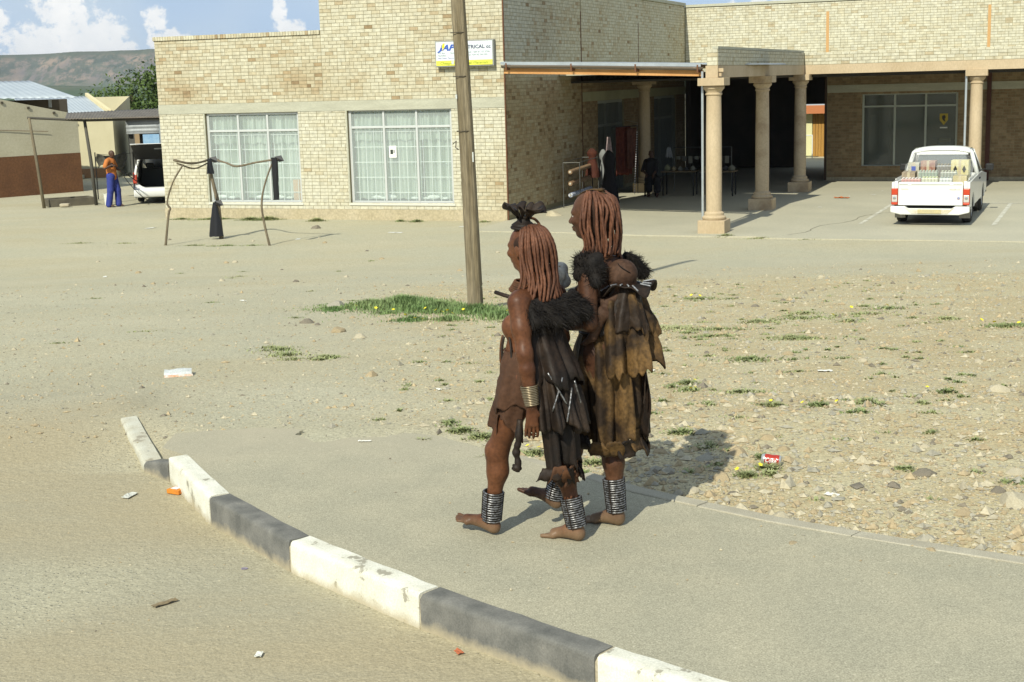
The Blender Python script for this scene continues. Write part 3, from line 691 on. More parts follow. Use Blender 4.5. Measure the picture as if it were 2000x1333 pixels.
    for (v0, v1, z0, z1) in DOORS:
        d = MB().box((-.17, v0, z0), (-.15, v1, z1)).build('door', mat('door_dark', (.045, .05, .045), fineamt=.05), root)
        MB().box((-.14, v0, z0), (-.06, v0+.09, z1)).box((-.14, v1-.09, z0), (-.06, v1, z1)).box((-.14, v0+.09, z1-.09), (-.06, v1-.09, z1)).box((-.14, v0+1.05, z0), (-.06, v0+1.12, z1-.09)).box((-.14, v0+.09, 2.05), (-.06, v1-.09, 2.12)).build('door_frame', mat('frame_grey', (.33, .35, .30)), d)
        for k in range(int((v1-v0)/.13)): MB().box((-.05, v0+.1+k*.13, z0), (-.03, v0+.118+k*.13, z1-.1)).build('gate_bar', M_GATE, d)
    B.emit(root)
    # ---- sign
    sg = empty('shop_sign', UV(-1.005, 0, 4.245), -BA, 'white electrical shop signboard with blue and yellow lettering on brick wall', 'sign')
    hw, hh = .80, .325
    MB().box((-hw, -.17, -hh), (hw, -.02, hh)).build('cabinet', mat('sign_cabinet', (.33, .34, .32), metal=.3), sg, bevel=.006)
    MB().box((-hw+.03, -.178, -hh+.03), (hw-.03, -.171, hh-.03)).build('face', mat('sign_white', (.66, .71, .73), rough=.4, fineamt=.02), sg)
    MB().box((-hw+.03, -.184, -hh+.03), (hw-.03, -.179, -hh+.155)).build('yellow_band', mat('sign_yellow', (.72, .70, .10), rough=.45, fineamt=.02), sg)
    mb_, mk, mg = mat('sign_blue', (.05, .11, .42), fineamt=0), mat('sign_black', (.09, .10, .16), fineamt=0), mat('sign_grey', (.30, .36, .38), fineamt=0)
    rx = (R(90), 0, 0)
    text_mesh('JAP', .20, 'lettering', mb_, sg, (-.73, -.182, .085), rx, shear=.35, width=.50, bold=.008)
    text_mesh('ELECTRICAL cc', .125, 'lettering', mk, sg, (-.20, -.182, .115), rx, width=.93, bold=.003)
    MB().prism([(-.575, .26), (-.52, .26), (-.545, .19), (-.51, .19), (-.60, .07), (-.575, .155), (-.61, .155)], -.186, -.1845).build('lightning_bolt', mat('sign_bolt', (.85, .68, .04), fineamt=0), sg)
    for (s, x, z, w_) in (('P.O. Box 1 1 1 Opuwo', -.72, 0.0, .50), ('Namibia', -.72, -.06, .22), ('Main Road, Opuwo', -.72, -.125, .44), ('Cell: +264 81 127 5746', .10, .01, .60), ('Tel: +264 65 260 202', .10, -.06, .54)):
        text_mesh(s, .06, 'lettering', mg if 'Main' not in s else mat('sign_violet', (.30, .30, .5), fineamt=0), sg, (x, -.182, z), rx, width=w_)
    text_mesh('Cheapest Electrical Materials', .095, 'lettering', mat('sign_green', (.28, .38, .05), fineamt=0), sg, (-.66, -.188, -.265), rx, shear=.2, width=1.32)
build_shop()
# ---------------------------------------------------------------- arcade wing
ARC = empty('arcade_building', UV(0, 0), -BA, 'brick arcade wing with tan columns, beams and a dark covered walk', 'building')
def build_arcade():
    root = ARC; B = Bricks()
    cu = 5.88; M_PASSAGE_SHADE = mat('passage_shade_plaster', (.09, .075, .055), (.07, .06, .045), scale=2)  # plaster colour darkened to carry the deep shade of the passage
    # beams
    MB().box((cu-.15, -2.36, 3.47), (cu+.13, 9.04, 3.74)).build('beam', M_COLUMN, root, bevel=.006)
    MB().box((cu-.15, 9.045, 3.47), (16.0, 9.33, 3.74)).build('beam', M_COLUMN, root, bevel=.006)
    # low brick parapets on the beams
    wall_holes('parapet', (cu+.12, 0), (0, 1), (1, 0), -2.34, 9.06, 3.741, 4.09, [], .24, M_MORTAR, root)
    wall_holes('parapet', (0, 9.06), (1, 0), (0, -1), cu+.125, 16, 3.741, 4.09, [], .24, M_MORTAR, root)
    B.wall((cu+.12, 0), (0, 1), (1, 0), -2.34, 9.05, 3.745, 4.10, [], tint=.3); B.wall((0, 9.06), (1, 0), (0, -1), cu+.14, 16, 3.745, 4.10, [], tint=.24)
    B.wall((cu-.12, -2.34), (1, 0), (0, -1), 0, .24, 3.745, 4.10, [], tint=.2)
    box('wall_cap', (cu-.0, -2.35, 4.102), (cu+.135, 9.0, 4.16), M_BAND, root)
    # set-back upper wall
    up = 18.6
    wall_holes('upper_wall', (0, up), (1, 0), (0, -1), .0, 18, 3.4, 6.0, [], .25, M_MORTAR, root)
    B.wall((0, up), (1, 0), (0, -1), .03, 18, 3.9, 5.98, [], tint=.22, hdr=.14, blotch=lambda a, z: .22*fbm(a, z, .5, 31))
    box('coping', (.02, up-.05, 6.0), (18, up+.25, 6.09), M_BAND, root)
    for u in (5.23, 10.72, 16.2): box('joint_strip', (u-.05, up-.02, 4.15), (u+.05, up, 5.64), mat('orange_strip', (.50, .30, .13), fineamt=.05), root)
    # ceiling and flat roof over the walk
    box('ceiling', (.03, 5.2, 3.40), (cu-.16, 20.5, 3.46), mat('ceiling_board', (.05, .045, .038)), root)  # both ceilings: board colour darkened to stand in for the shade below the roof
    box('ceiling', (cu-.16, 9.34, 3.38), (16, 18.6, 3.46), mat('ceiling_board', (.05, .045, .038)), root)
    box('roof', (cu-.1, 9.34, 3.48), (16, up, 3.56), M_BAND, root)
    box('roof', (.03, 4.2, 3.62), (cu-.16, up-.05, 3.70), M_BAND, root)
    box('wall', (.0, 20.3, 0), (4.02, 20.5, 3.39), M_PASSAGE_SHADE, root)
    box('header', (4.02, 20.3, 2.35), (6.0, 20.5, 3.39), M_PASSAGE_SHADE, root)
    box('wall', (.0, 18.62, 0), (.2, 20.28, 3.39), M_PASSAGE_SHADE, root)
    box('roof', (.03, up+.3, 3.62), (16, 20.6, 3.7), M_BAND, root)
    # window wall behind the right-hand walk
    V0 = 13.5; WN = (7.14, 10.1, .46, 2.80)
    wall_holes('wall', (0, V0), (1, 0), (0, -1), 6.0, 16, 0, 3.37, [WN], .22, M_MORTAR, root)
    B.wall((0, V0), (1, 0), (0, -1), 6.03, 16, .12, 3.36, [WN, (6.0, 16, 2.85, 3.09)], tint=.97, hdr=.06)  # dark tint paints the shade of the covered walk into these bricks
    box('lintel_band', (6.02, V0-.02, 2.85), (16, V0, 3.09), M_BAND, root)
    box('plinth', (6.02, V0-.02, 0), (16, V0, .12), M_PLASTER, root)
    box('wall', (6.0, V0+.22, 0), (6.22, 20.5, 3.36), M_PASSAGE_SHADE, root)
    box('corner_strip', (5.94, V0-.03, .02), (6.015, V0+.1, 3.37), mat('dark_pipe', (.07, .045, .03)), root)
    box('pipe', (10.96, V0-.1, .02), (11.09, V0-.022, 3.37), mat('dark_brown_pipe', (.09, .04, .03)), root)
    # dark room behind
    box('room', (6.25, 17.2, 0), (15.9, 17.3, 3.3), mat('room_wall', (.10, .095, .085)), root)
    x0, x1, z0, z1 = WN; M_F = mat('window_grey_frame', (.40, .43, .37), rough=.5)
    w = MB().box((x0, V0+.05, z0), (x0+.06, V0+.11, z1)).box((x1-.06, V0+.05, z0), (x1, V0+.11, z1)).box((x0+.06, V0+.05, z0), (x1-.06, V0+.11, z0+.05)).box((x0+.06, V0+.05, z1-.05), (x1-.06, V0+.11, z1)).build('window', M_F, root)
    MB().box((x0+.06, V0+.048, 2.36), (x1-.06, V0+.112, 2.41)).build('transom', M_F, w)
    for k in (8.16, 9.12): MB().box((k-.03, V0+.045, z0+.05), (k+.03, V0+.115, z1-.05)).build('mullion', M_F, w)
    xs = [x0+.06, 8.13, 8.19, 9.09, 9.15, x1-.06]
    for k in range(3):
        for a, b in ((z0+.05, 2.36), (2.41, z1-.05)): MB().box((xs[2*k], V0+.078, a), (xs[2*k+1], V0+.084, b)).build('pane', mat('dark_glass', (.10, .12, .11), rough=.05, fineamt=0, alpha=.55, spec=.8), w)
    sh = MB().prism([(9.55, 2.12), (9.80, 2.12), (9.80, 1.92), (9.675, 1.76), (9.55, 1.92)], V0+.071, V0+.076).build('shield_sticker', mat('sticker_yellow', (.40, .30, .05), fineamt=0), w)
    MB().prism([(9.62, 2.05), (9.70, 2.08), (9.74, 2.0), (9.70, 1.96), (9.73, 1.86), (9.66, 1.90), (9.62, 1.97)], V0+.068, V0+.0705).build('sticker_mark', mat('sticker_black', (.04, .04, .04), fineamt=0), w)
    box('sticker_text', (9.56, V0+.071, 1.66), (9.79, V0+.076, 1.70), mat('sticker_white', (.6, .6, .55), fineamt=0), w)
    for (a, b, c, d, co) in ((7.30, 7.62, .5, 2.1, (.05, .05, .05)), (7.62, 7.95, .55, 2.3, (.20, .20, .23)), (9.5, 9.85, .9, 1.2, (.10, .13, .26)), (9.5, 9.85, 1.2, 1.32, (.50, .40, .12)), (9.2, 9.45, .95, 1.3, (.16, .07, .05))):
        box('display_goods', (a, V0+.5, c), (b, V0+.75, d), mat('goods_%d' % int(a*100+c*10), co, fineamt=.1), root, bevel=.02)
    # columns: plinth, torus base, shaft, capital, abacus
    M_STAIN = mat('column_paint_worn', (.48, .38, .25), (.20, .125, .07), scale=1.6, contrast=(.52, .80), fine=25, fineamt=.08)
    def column(u, v, m=M_COLUMN):
        c = empty('column'); c.parent = root; c.location = (u, v, 0)
        MB().box((-.31, -.31, -.05), (.31, .31, .30)).build('plinth', m, c, bevel=.012)
        pr = [(.255, .30), (.275, .325), (.275, .36), (.25, .385), (.225, .40), (.225, .45), (.205, .47), (.178, .49)]
        MB().lathe(pr, 28).build('column_base', m, c, smooth='auto')
        MB().lathe([(.178, .47), (.18, 1.2), (.176, 2.2), (.165, 3.10)], 28).build('shaft', m, c, smooth='auto')
        MB().lathe([(.165, 3.08), (.19, 3.10), (.19, 3.125), (.172, 3.145), (.18, 3.17), (.215, 3.215), (.235, 3.23), (.24, 3.27), (.225, 3.29), (.225, 3.30)], 28).build('capital', m, c, smooth='auto')
        MB().box((-.30, -.30, 3.30), (.30, .30, 3.47)).build('abacus', m, c, bevel=.008)
        return c
    column(cu, -2.2); column(cu, 3.4, M_STAIN); column(cu, 9.2, M_STAIN); column(10.88, 9.2); column(15.9, 9.2); column(1.15, 8.9)
    pb = MB().box((cu+.13, -2.30, 3.60), (cu+.24, -2.1, 3.68)).box((cu+.13, -2.27, 3.50), (cu+.19, -2.14, 3.60)).build('bracket', M_COLUMN, root)
    B.emit(root)
    # galvanised downpipe by the right column
    MB().tube([(10.60, 9.02, .1), (10.60, 9.02, 3.46)], .035, 10).build('downpipe', M_GALV, root, smooth='auto')
    MB().tube([(cu-.24, -2.28, .1), (cu-.24, -2.28, 3.62)], .03, 8).build('downpipe', M_GALV, root, smooth='auto')
    # ---- sheltering tin roof between the shop corner and the first column
    a = empty('tin_awning', UV(0, 0), -BA, 'corrugated tin awning with orange fascia and gutter beside the brick corner', 'awning')
    p0, p1 = Vector((.46, -1.2, 3.94)), Vector((5.60, -2.02, 3.745)); d = (p1-p0); nrm = Vector((-d.y, d.x, 0)).normalized()
    def along(t, off, z): q = p0+d*t-nrm*0+Vector((nrm.x*off, nrm.y*off, 0)); return (q.x, q.y, q.z+z)
    def beam(nm, o0, o1, z0, z1, m, t0=0, t1=1):
        vs = []
        for t in (t0, t1):
            for (o, z) in ((o0, z0), (o1, z0), (o1, z1), (o0, z1)): vs.append(along(t, o, z))
        return MB().add(vs, [(3, 2, 1, 0), (4, 5, 6, 7), (0, 1, 5, 4), (1, 2, 6, 5), (2, 3, 7, 6), (3, 0, 4, 7)]).build(nm, m, a)
    beam('fascia', .0, .03, -.235, -.105, M_ORANGE)
    # gutter: half-round
    rows = []
    for t in np.linspace(0, 1, 24):
        rows.append([along(t, -.075+.07*math.cos(q), -.035+.07*math.sin(q)+.015*math.sin(t*math.pi)) for q in np.linspace(math.pi, 2*math.pi, 9)])
    MB().grid(rows).build('gutter', mat('gutter_dark', (.16, .13, .10), metal=.2, rough=.5), a, smooth=True, solid=.006)
    beam('flashing', -.155, -.147, -.02, .05, M_GALV)
    for t in (.03, .37, .69, .985): beam('gutter_bracket', -.16, .04, -.15, .02, mat('rusty_bracket', (.15, .07, .035)), t-.0035, t+.0035)
    rows = []
    for i in range(160):
        t = i/159; r = []
        for k in range(4):
            q = k/3; off = -.0+q*5.6; p = along(t, off, .035-.02*q+.010*math.sin(i*1.57)); r.append(p)
        rows.append(r)
    MB().grid(rows).build('tin_sheet', M_GALV, a, smooth=True, solid=.004)
    for t in (.2, .5, .8): beam('rafter', .05, 5.0, -.08, .005, mat('rafter_wood', (.20, .13, .08)), t-.006, t+.006)
    MB().tube([(-.0, -.0, 4.02), (.25, -.7, 3.96), (.47, -1.22, 3.88)], .012, 6).build('stay_cable', mat('cable_grey', (.5, .5, .45)), a)
build_arcade()
# ---------------------------------------------------------------- paved court
def build_court():
    zc = .006
    def edge(u): return -2.95+.12*fbm(u, 0, .9, 5)-(.25 if u > 7 else 0)+.4*sst(5, 2, u)
    near = [(-.02+i*.25, edge(-.02+i*.25)) for i in range(0, 70)]
    poly = near+[(17.4, 31), (-.02, 31)]
    m = mat('court_concrete', (.405, .385, .29), (.46, .43, .32), scale=.55, fine=35, fineamt=.10, contrast=(.35, .7), rough=.9, bump=.12, bscale=20)
    root = tag(empty('court_floor', UV(0, 0), -BA), kind='structure')
    bm = bmesh.new(); vs = [bm.verts.new((x, y, zc)) for x, y in poly]; f = bm.faces.new(vs); bmesh.ops.triangulate(bm, faces=[f])
    r = bmesh.ops.extrude_face_region(bm, geom=list(bm.faces))
    for v in r['geom']:
        if isinstance(v, bmesh.types.BMVert): v.co.z = -.2
    bmesh.ops.recalc_face_normals(bm, faces=bm.faces); me = bpy.data.meshes.new('slab'); bm.to_mesh(me); bm.free(); o = bpy.data.objects.new('slab', me); COL.objects.link(o); o.parent = root; me.materials.append(m)
    mp = mat('worn_line_paint', (.62, .61, .52), (.44, .42, .33), scale=6, contrast=(.4, .6))
    for (a, b) in (((8.88, -.1), (9.03, 4.9)), ((11.84, -.05), (12.02, 5.4)), ((14.8, 0), (14.95, 5.4))):
        MB().add([(a[0]-.05, a[1], zc+.004), (a[0]+.05, a[1], zc+.004), (b[0]+.05, b[1], zc+.004), (b[0]-.05, b[1], zc+.004)], [(0, 1, 2, 3)]).build('parking_line', mp, root)
    MB().add([(9.0, 5.42, zc+.0055), (15.2, 5.42, zc+.0055), (15.2, 5.52, zc+.0055), (9.0, 5.52, zc+.0055)], [(0, 1, 2, 3)]).build('parking_line', mp, root)
    cr = []
    for i in range(30): v = -2.6+i*.2; cr.append((7.6+.33*math.sin(i*.5)*.4+i*.055+random.uniform(-.03, .03), v))
    rows = [[(x-.008, y, zc+.004), (x+.008, y, zc+.004)] for x, y in cr]; MB().grid(rows).build('crack', mat('crack_dark', (.12, .11, .08), fineamt=0), root)
build_court()
# ---------------------------------------------------------------- far land: table mountain and foothills
def build_hills():
    xs = np.linspace(-2600, 1400, 200); ys = np.concatenate([np.linspace(1250, 2300, 26), np.linspace(2330, 3150, 70), np.linspace(3200, 4600, 12)])
    V = []
    for y in ys:
        for x in xs:
            edge = 2700+260*fbm(x, 0, .0022, 3)+120*fbm(x, 0, .008, 5)
            ridge = abs(fbm(x+.25*y, y*.3, .0075, 8)); gl = abs(fbm(x-.2*y, y*.35, .02, 18))
            t = .25*sst(edge-430, edge, y)+.75*sst(edge-60, edge+170+120*ridge, y)
            top = 79+.018*(x+1000)*.35+3*fbm(x, y, .002, 2)
            z = -19+(top+19)*t
            z += (46*ridge+20*gl-16)*math.sin(math.pi*min(max(t, 0), 1))*1.15
            # low green foothill in front, on the right
            z += 34*math.exp(-((x+640)/300)**2-((y-1750)/330)**2)+10*fbm(x, y, .004, 6)*(1-t)*sst(1250, 1600, y)
            V.append((x, y, z))
    nx, ny = len(xs), len(ys); I = np.arange((nx-1)*(ny-1)); r, c = I//(nx-1), I % (nx-1); F = np.stack([r*nx+c, r*nx+c+1, (r+1)*nx+c+1, (r+1)*nx+c], 1)
    m = bpy.data.materials.new('mountain_scrub'); m.use_nodes = True; nt = m.node_tree; N = nt.nodes; L = nt.links; b = N['Principled BSDF']; b.inputs['Roughness'].default_value = 1; b.inputs['Specular IOR Level'].default_value = 0
    tc = N.new('ShaderNodeTexCoord'); mpm = N.new('ShaderNodeMapping'); mpm.inputs['Scale'].default_value = (1, .22, 1.3); L.new(tc.outputs['Object'], mpm.inputs[0])
    def nz(s, d=6, ro=.6):
        n = N.new('ShaderNodeTexNoise'); n.inputs['Scale'].default_value = s; n.inputs['Detail'].default_value = d; n.inputs['Roughness'].default_value = ro; L.new(mpm.outputs[0], n.inputs['Vector']); return n.outputs[0]
    def mr(v, a, b_, c=0, d=1):
        n = N.new('ShaderNodeMapRange'); L.new(v, n.inputs[0]); n.inputs[1].default_value = a; n.inputs[2].default_value = b_; n.inputs[3].default_value = c; n.inputs[4].default_value = d; return n.outputs[0]
    def mx(f, a, b_):
        n = N.new('ShaderNodeMix'); n.data_type = 'RGBA'; L.new(f, n.inputs[0])
        for k, v in ((6, a), (7, b_)):
            if isinstance(v, tuple): n.inputs[k].default_value = (*v, 1)
            else: L.new(v, n.inputs[k])
        return n.outputs[2]
    sp = N.new('ShaderNodeSeparateXYZ'); L.new(tc.outputs['Object'], sp.inputs[0])
    rock = mx(mr(nz(.012), .42, .62), (.15, .135, .13), (.27, .205, .155))
    scrub = mx(mr(nz(.05), .4, .6), (.07, .088, .068), (.11, .12, .09))
    f = mr(nz(.045, 8, .75), .46, .55); a = mx(f, scrub, rock)
    low = mr(sp.outputs[2], 2, 26); L_ = mx(low, (.075, .11, .06), a)
    top = mr(sp.outputs[2], 66, 74, 0, .8); c = mx(top, L_, (.08, .10, .065))
    L.new(c, b.inputs['Base Color'])
    o = np_mesh('hills', np.array(V), F, m, smooth=True); tag(o, kind='structure')
build_hills()
# ---------------------------------------------------------------- foliage helper
def leaf_cloud(centers, n, size, seed, flat=0.0, tilt=1.0):
    """n small leaf quads spread through ellipsoid lobes [(c, (rx,ry,rz), weight)]"""
    r = np.random.default_rng(seed); w = np.array([c[2] for c in centers], float); w /= w.sum(); k = r.choice(len(centers), n, p=w)
    C = np.array([c[0] for c in centers])[k]; S = np.array([c[1] for c in centers])[k]
    d = r.normal(size=(n, 3)); d /= np.linalg.norm(d, axis=1)[:, None]; rad = r.uniform(.25, 1, n)**(1/2.2)
    P = C+d*rad[:, None]*S*(1+.18*r.normal(size=(n, 1)))
    a = r.normal(size=(n, 3)); a /= np.linalg.norm(a, axis=1)[:, None]; b = np.cross(a, r.normal(size=(n, 3))); b /= np.linalg.norm(b, axis=1)[:, None]
    s = size*r.uniform(.6, 1.4, (n, 1)); a *= s; b *= s*.55
    V = np.stack([P-a, P-b*.9, P+a, P+b*.9], 1).reshape(-1, 3); F = np.arange(4*n).reshape(n, 4); return V, F
def leaf_mat(name, c1, c2):
    m = mat(name, c1, c2, scale=1.5, fine=9, fineamt=.25, rough=.6, spec=.25); b = m.node_tree.nodes['Principled BSDF']
    return m
def tree(name, label, base, h, lobes, n, leaf, m, seed, group=None):
    t = empty(name, base, 0, label, 'tree', group); r = random.Random(seed)
    mb = MB(); mb.tube(catmull([(0, 0, -.1), (.05, .02, h*.2), (.0, .05, h*.45), (.06, 0, h*.75)], 4), [.13*(1-.05*i) for i in range(13)], 8)
    for k in range(7):
        a = k*2.4+r.random(); zz = h*(.22+.06*k); L_ = h*.32
        mb.tube(catmull([(.02, .02, zz), (math.cos(a)*L_*.5, math.sin(a)*L_*.5, zz+L_*.35), (math.cos(a)*L_, math.sin(a)*L_, zz+L_*.55)], 3), [.06, .05, .045, .035, .03, .02, .012][:7], 6)
    mb.build('trunk', mat('bark', (.16, .12, .08), (.10, .075, .05), scale=8), t, smooth=True)
    V, F = leaf_cloud(lobes, n, leaf, seed); np_mesh('crown', V, F, m, t)
    return t
M_LEAF = leaf_mat('tree_leaf', (.055, .095, .02), (.10, .15, .04))
M_LEAF2 = leaf_mat('tree_leaf_dark', (.04, .075, .022), (.085, .12, .04))
tree('shade_tree', 'bushy green tree behind the carport next to the brick wall', (-17.6, 68, -1.25), 4.6,
     [((-.9, 0, 2.6), (1.5, 1.3, 1.2), 1.4), ((.6, .3, 3.2), (1.6, 1.5, 1.3), 1.5), ((1.8, 0, 2.5), (1.4, 1.3, 1.2), 1.2), ((.2, -.3, 2.2), (1.8, 1.4, .9), 1), ((1.6, .2, 4.0), (1.1, 1, .9), .7)], 9000, .085, M_LEAF, 5)
tree('thorn_tree', 'tall loose olive tree rising behind the bushy green tree', (-17.6, 82, -1.25), 6.0,
     [((.6, 0, 4.2), (1.8, 1.5, 1.1), 1.2), ((2.4, .3, 4.6), (2, 1.5, 1.1), 1.2), ((-.8, 0, 3.3), (1.2, 1.3, .8), .6), ((3.5, 0, 3.8), (2, 1.5, 1.2), 1)], 5000, .085, M_LEAF2, 8)
# ---------------------------------------------------------------- houses on the left
def rot2(rz): c, s = math.cos(rz), math.sin(rz); return lambda x, y: (c*x-s*y, s*x+c*y)
def build_left():
    M_CREAM = mat('cream_plaster', (.47, .44, .325), (.42, .39, .28), scale=.9, fine=14, fineamt=.05, bump=.1)
    M_BRN = mat('brown_dado_paint', (.155, .075, .035), (.12, .058, .03), scale=1.3, fine=14)
    M_ROOF = mat('zinc_sheet', (.50, .55, .58), (.44, .49, .53), scale=1.0, rough=.45, metal=.3, fineamt=.04)
    M_YEL = mat('yellow_plaster', (.60, .55, .37), (.55, .50, .33), scale=1.5, fineamt=.05)
    # cream house: local x along the visible wall (to the right), y away from it
    az = math.atan2(.7, .72); h = empty('cream_house', (-15.49, 52.14, -1.25), az, 'low cream house with dark brown painted dado, left of the carport', 'building')
    Lw = 14
    MB().add([(-Lw, 0, 1.385), (0, 0, 1.385), (0, 0, 2.76), (-3.2, 0, 3.45), (-Lw, 0, 4.6), (-Lw, 6, 1.385), (0, 6, 1.385), (0, 6, 2.76), (-3.2, 6, 3.45), (-Lw, 6, 4.6)],
             [(0, 1, 2, 3, 4), (9, 8, 7, 6, 5), (1, 6, 7, 2), (2, 7, 8, 3), (3, 8, 9, 4), (0, 4, 9, 5), (0, 5, 6, 1)]).build('wall', M_CREAM, h)
    MB().box((-Lw-.004, -.006, -.1), (.006, 6.006, 1.383)).build('dado', M_BRN, h)
    for k in range(4):
        x = -.9-k*.95; z = 2.76+(-x)*.2156-.10; MB().box((x-.04, -.05, z-.05), (x+.04, .02, z+.03)).build('vent', mat('vent_dark', (.08, .07, .05), fineamt=0), h)
    MB().tube([(-Lw, -.03, 2.75), (-6, -.03, 2.42), (-2.9, -.03, 2.31), (-1.2, -.06, 2.2)], .012, 5).build('cable', mat('cable_brown', (.2, .15, .1)), h)
    # zinc-roofed house behind it
    def corrugated(nm, a, b, c, d, n, amp, m, parent, k=6):
        """quad a-b (eave) d-c (ridge), ribs run from eave to ridge"""
        a, b, c, d = map(Vector, (a, b, c, d)); rows = []
        up = (b-a).cross(d-a).normalized()
        for i in range(n+1):
            t = i/n; e = a.lerp(b, t); g = d.lerp(c, t); w = up*amp*math.sin(t*n*math.pi/2)
            rows.append([e.lerp(g, j/k)+w for j in range(k+1)])
        return MB().grid(rows).build(nm, m, parent, smooth=True, solid=.01)
    z0 = -1.25
    g = empty('zinc_roof_house', (-18.5, 55.5, z0), 0, 'house with a bright zinc roof rising behind the cream wall', 'building')
    corrugated('roof', (-8, -4.6, 3.50), (2.85, -2.6, 3.36), (.1, .6, 4.03), (-8, .6, 4.06), 150, .012, M_ROOF, g)
    MB().box((-7.5, -.6, 0), (1.55, .4, 3.30)).build('wall', mat('brown_wall_far', (.20, .155, .10)), g)
    MB().box((1.15, -.64, 3.0), (1.26, -.605, 3.28)).build('window', mat('white_far', (.7, .7, .66)), g)
    y = empty('yellow_house', (-17.0, 60, z0), R(6), 'pale yellow house with a low gable and lean-to zinc roof', 'building')
    MB().add([(-2.4, 0, 0), (.62, 0, 0), (.62, 0, 2.66), (-2.4, 0, 2.66), (-2.4, 5, 0), (.62, 5, 0), (.62, 5, 3.3), (-2.4, 5, 3.3)], [(0, 1, 2, 3), (7, 6, 5, 4), (1, 5, 6, 2), (3, 7, 4, 0)]).build('wall', M_YEL, y)
    MB().box((-1.0, -.02, 0), (.62, -.003, .38)).build('dado', mat('terracotta_dado', (.36, .20, .10)), y)
    corrugated('roof', (-2.6, -.2, 2.66), (.52, -.2, 2.66), (-1.0, 3.4, 3.36), (-4.1, 3.4, 3.36), 80, .012, M_ROOF, y)
    MB().add([(.50, -.3, 2.62), (.64, -.3, 2.62), (.64, -.3, 2.80), (.50, -.3, 2.80), (-1.05, 3.5, 3.30), (-.92, 3.5, 3.30), (-.92, 3.5, 3.50), (-1.05, 3.5, 3.50)], [(0, 1, 2, 3), (7, 6, 5, 4), (0, 4, 5, 1), (1, 5, 6, 2), (2, 6, 7, 3), (3, 7, 4, 0)]).build('verge_parapet', mat('gable_cream', (.66, .58, .36), fineamt=.03), y)
    d = MB().box((-1.35, -.05, .15), (-.85, -.02, 2.2)).build('door', mat('door_olive', (.16, .14, .08), (.22, .19, .11), scale=5), y)
    MB().box((-1.40, -.06, 2.2), (-.8, -.02, 2.26)).build('door_head', mat('vent_dark', (.08, .07, .05), fineamt=0), d)
    MB().box((-1.6, -.5, 0), (-.7, -.02, .14)).build('door_step', M_BAND, y)
    # corrugated iron shed with blue door
    s = empty('iron_shed', (-15.0, 60.5, z0), R(4), 'grey corrugated iron shed with a pale blue door', 'shed')
    rows = []
    for i in range(60):
        t = i/59; z = t*2.35; o = .022*math.sin(i*1.57); rows.append([(1.0+k*.8, -.0+o, z) for k in range(6)])
    M_IR = mat('iron_wall', (.30, .32, .33), (.38, .40, .41), scale=2.5, rough=.6, metal=.2)
    MB().grid(rows).build('iron_wall', M_IR, s, smooth=True, solid=.01)
    rows = [[(-.95+k*.3, .022*math.sin(i*1.57), 1.75+.6*i/14) for k in range(6)] for i in range(15)]
    MB().grid(rows).build('iron_wall', M_IR, s, smooth=True, solid=.01)
    MB().box((.42, -.03, 0), (.98, .03, 2.35)).build('flat_panel', mat('iron_flat', (.33, .36, .38), (.28, .31, .33), scale=3), s)
    MB().box((-.98, .5, 0), (5, 3, 2.3)).build('body', mat('shed_inside', (.10, .10, .09)), s)
    dd = MB().box((-.28, -.03, .05), (.40, .01, 1.72)).build('door', mat('door_blue', (.22, .38, .58), (.30, .46, .62), scale=4), s)
    MB().box((.30, -.05, .85), (.35, -.03, .97)).build('handle', mat('vent_dark', (.08, .07, .05), fineamt=0), dd)
    MB().box((-.62, -.03, 0), (-.42, .03, 1.75)).build('door_post', mat('post_wood', (.30, .22, .13)), s)
    MB().box((-1.0, -.25, 2.36), (5.1, 3.1, 2.42)).build('roof', mat('roof_rust', (.20, .13, .09)), s)
    # loose tin sheet roof corner poking out beside the brick wall
    k = empty('tin_lean_to', (-14.6, 62.5, z0), 0, 'edge of a tilted tin roof in the tree beside the brick wall', 'roof')
    corrugated('tin_sheet', (-.55, 0, 3.83), (2.2, .4, 4.10), (2.2, 2, 3.9), (-.3, 2, 3.7), 30, .012, M_ROOF, k)
    MB().tube([(.1, .8, 0), (.1, .8, 3.7)], .05, 8).build('post', mat('post_wood', (.30, .22, .13)), k); MB().tube([(2, .8, 0), (2, .8, 3.9)], .05, 8).build('post', mat('post_wood', (.30, .22, .13)), k)
    # carport
    c = empty('carport', (-13.2, 45.5, z0), 0, 'tin carport on thin poles over the car wash', 'carport')
    MP = mat('pole_weathered', (.20, .17, .11), (.14, .115, .075), scale=6, stretch=(1, 1, .2))
    MB().tube([(-1.40, -.62, -.1), (-1.52, -.60, 1.4), (-1.66, -.55, 2.80)], [.055, .05, .045], 8).build('post', MP, c, smooth=True)
    MB().tube([(.06, .02, -.1), (0, 0, 1.4), (-.10, 0, 2.66)], [.058, .055, .05], 8).build('post', mat('pole_dark', (.09, .085, .07)), c, smooth=True)
    MB().tube([(2.55, 3.1, -.1), (2.5, 3.1, 2.66)], .045, 8).build('post', mat('pole_pale', (.36, .33, .22)), c, smooth=True)
    MB().tube([(5.2, .6, -.1), (5.2, .6, 2.6)], .045, 8).build('post', MP, c, smooth=True)
    MB().tube([(-1.72, -.55, 2.80), (-.10, 0, 2.66), (5.2, .7, 2.62)], .045, 6).build('rail', mat('pole_dark', (.09, .085, .07)), c)
    corrugated('tin_roof', (-.6, -.4, 2.72), (5.4, .5, 2.66), (5.6, 3.4, 3.0), (-1.3, 2.2, 2.88), 260, .012, mat('tin_brown', (.20, .175, .14), (.14, .12, .095), scale=2.5, rough=.6, metal=.2), c)
    # low concrete trough below the carport
    t = empty('concrete_trough', (-14.5, 45.1, z0), math.atan2(.75, 1.3), 'low dark concrete trough between the carport poles', 'trough')
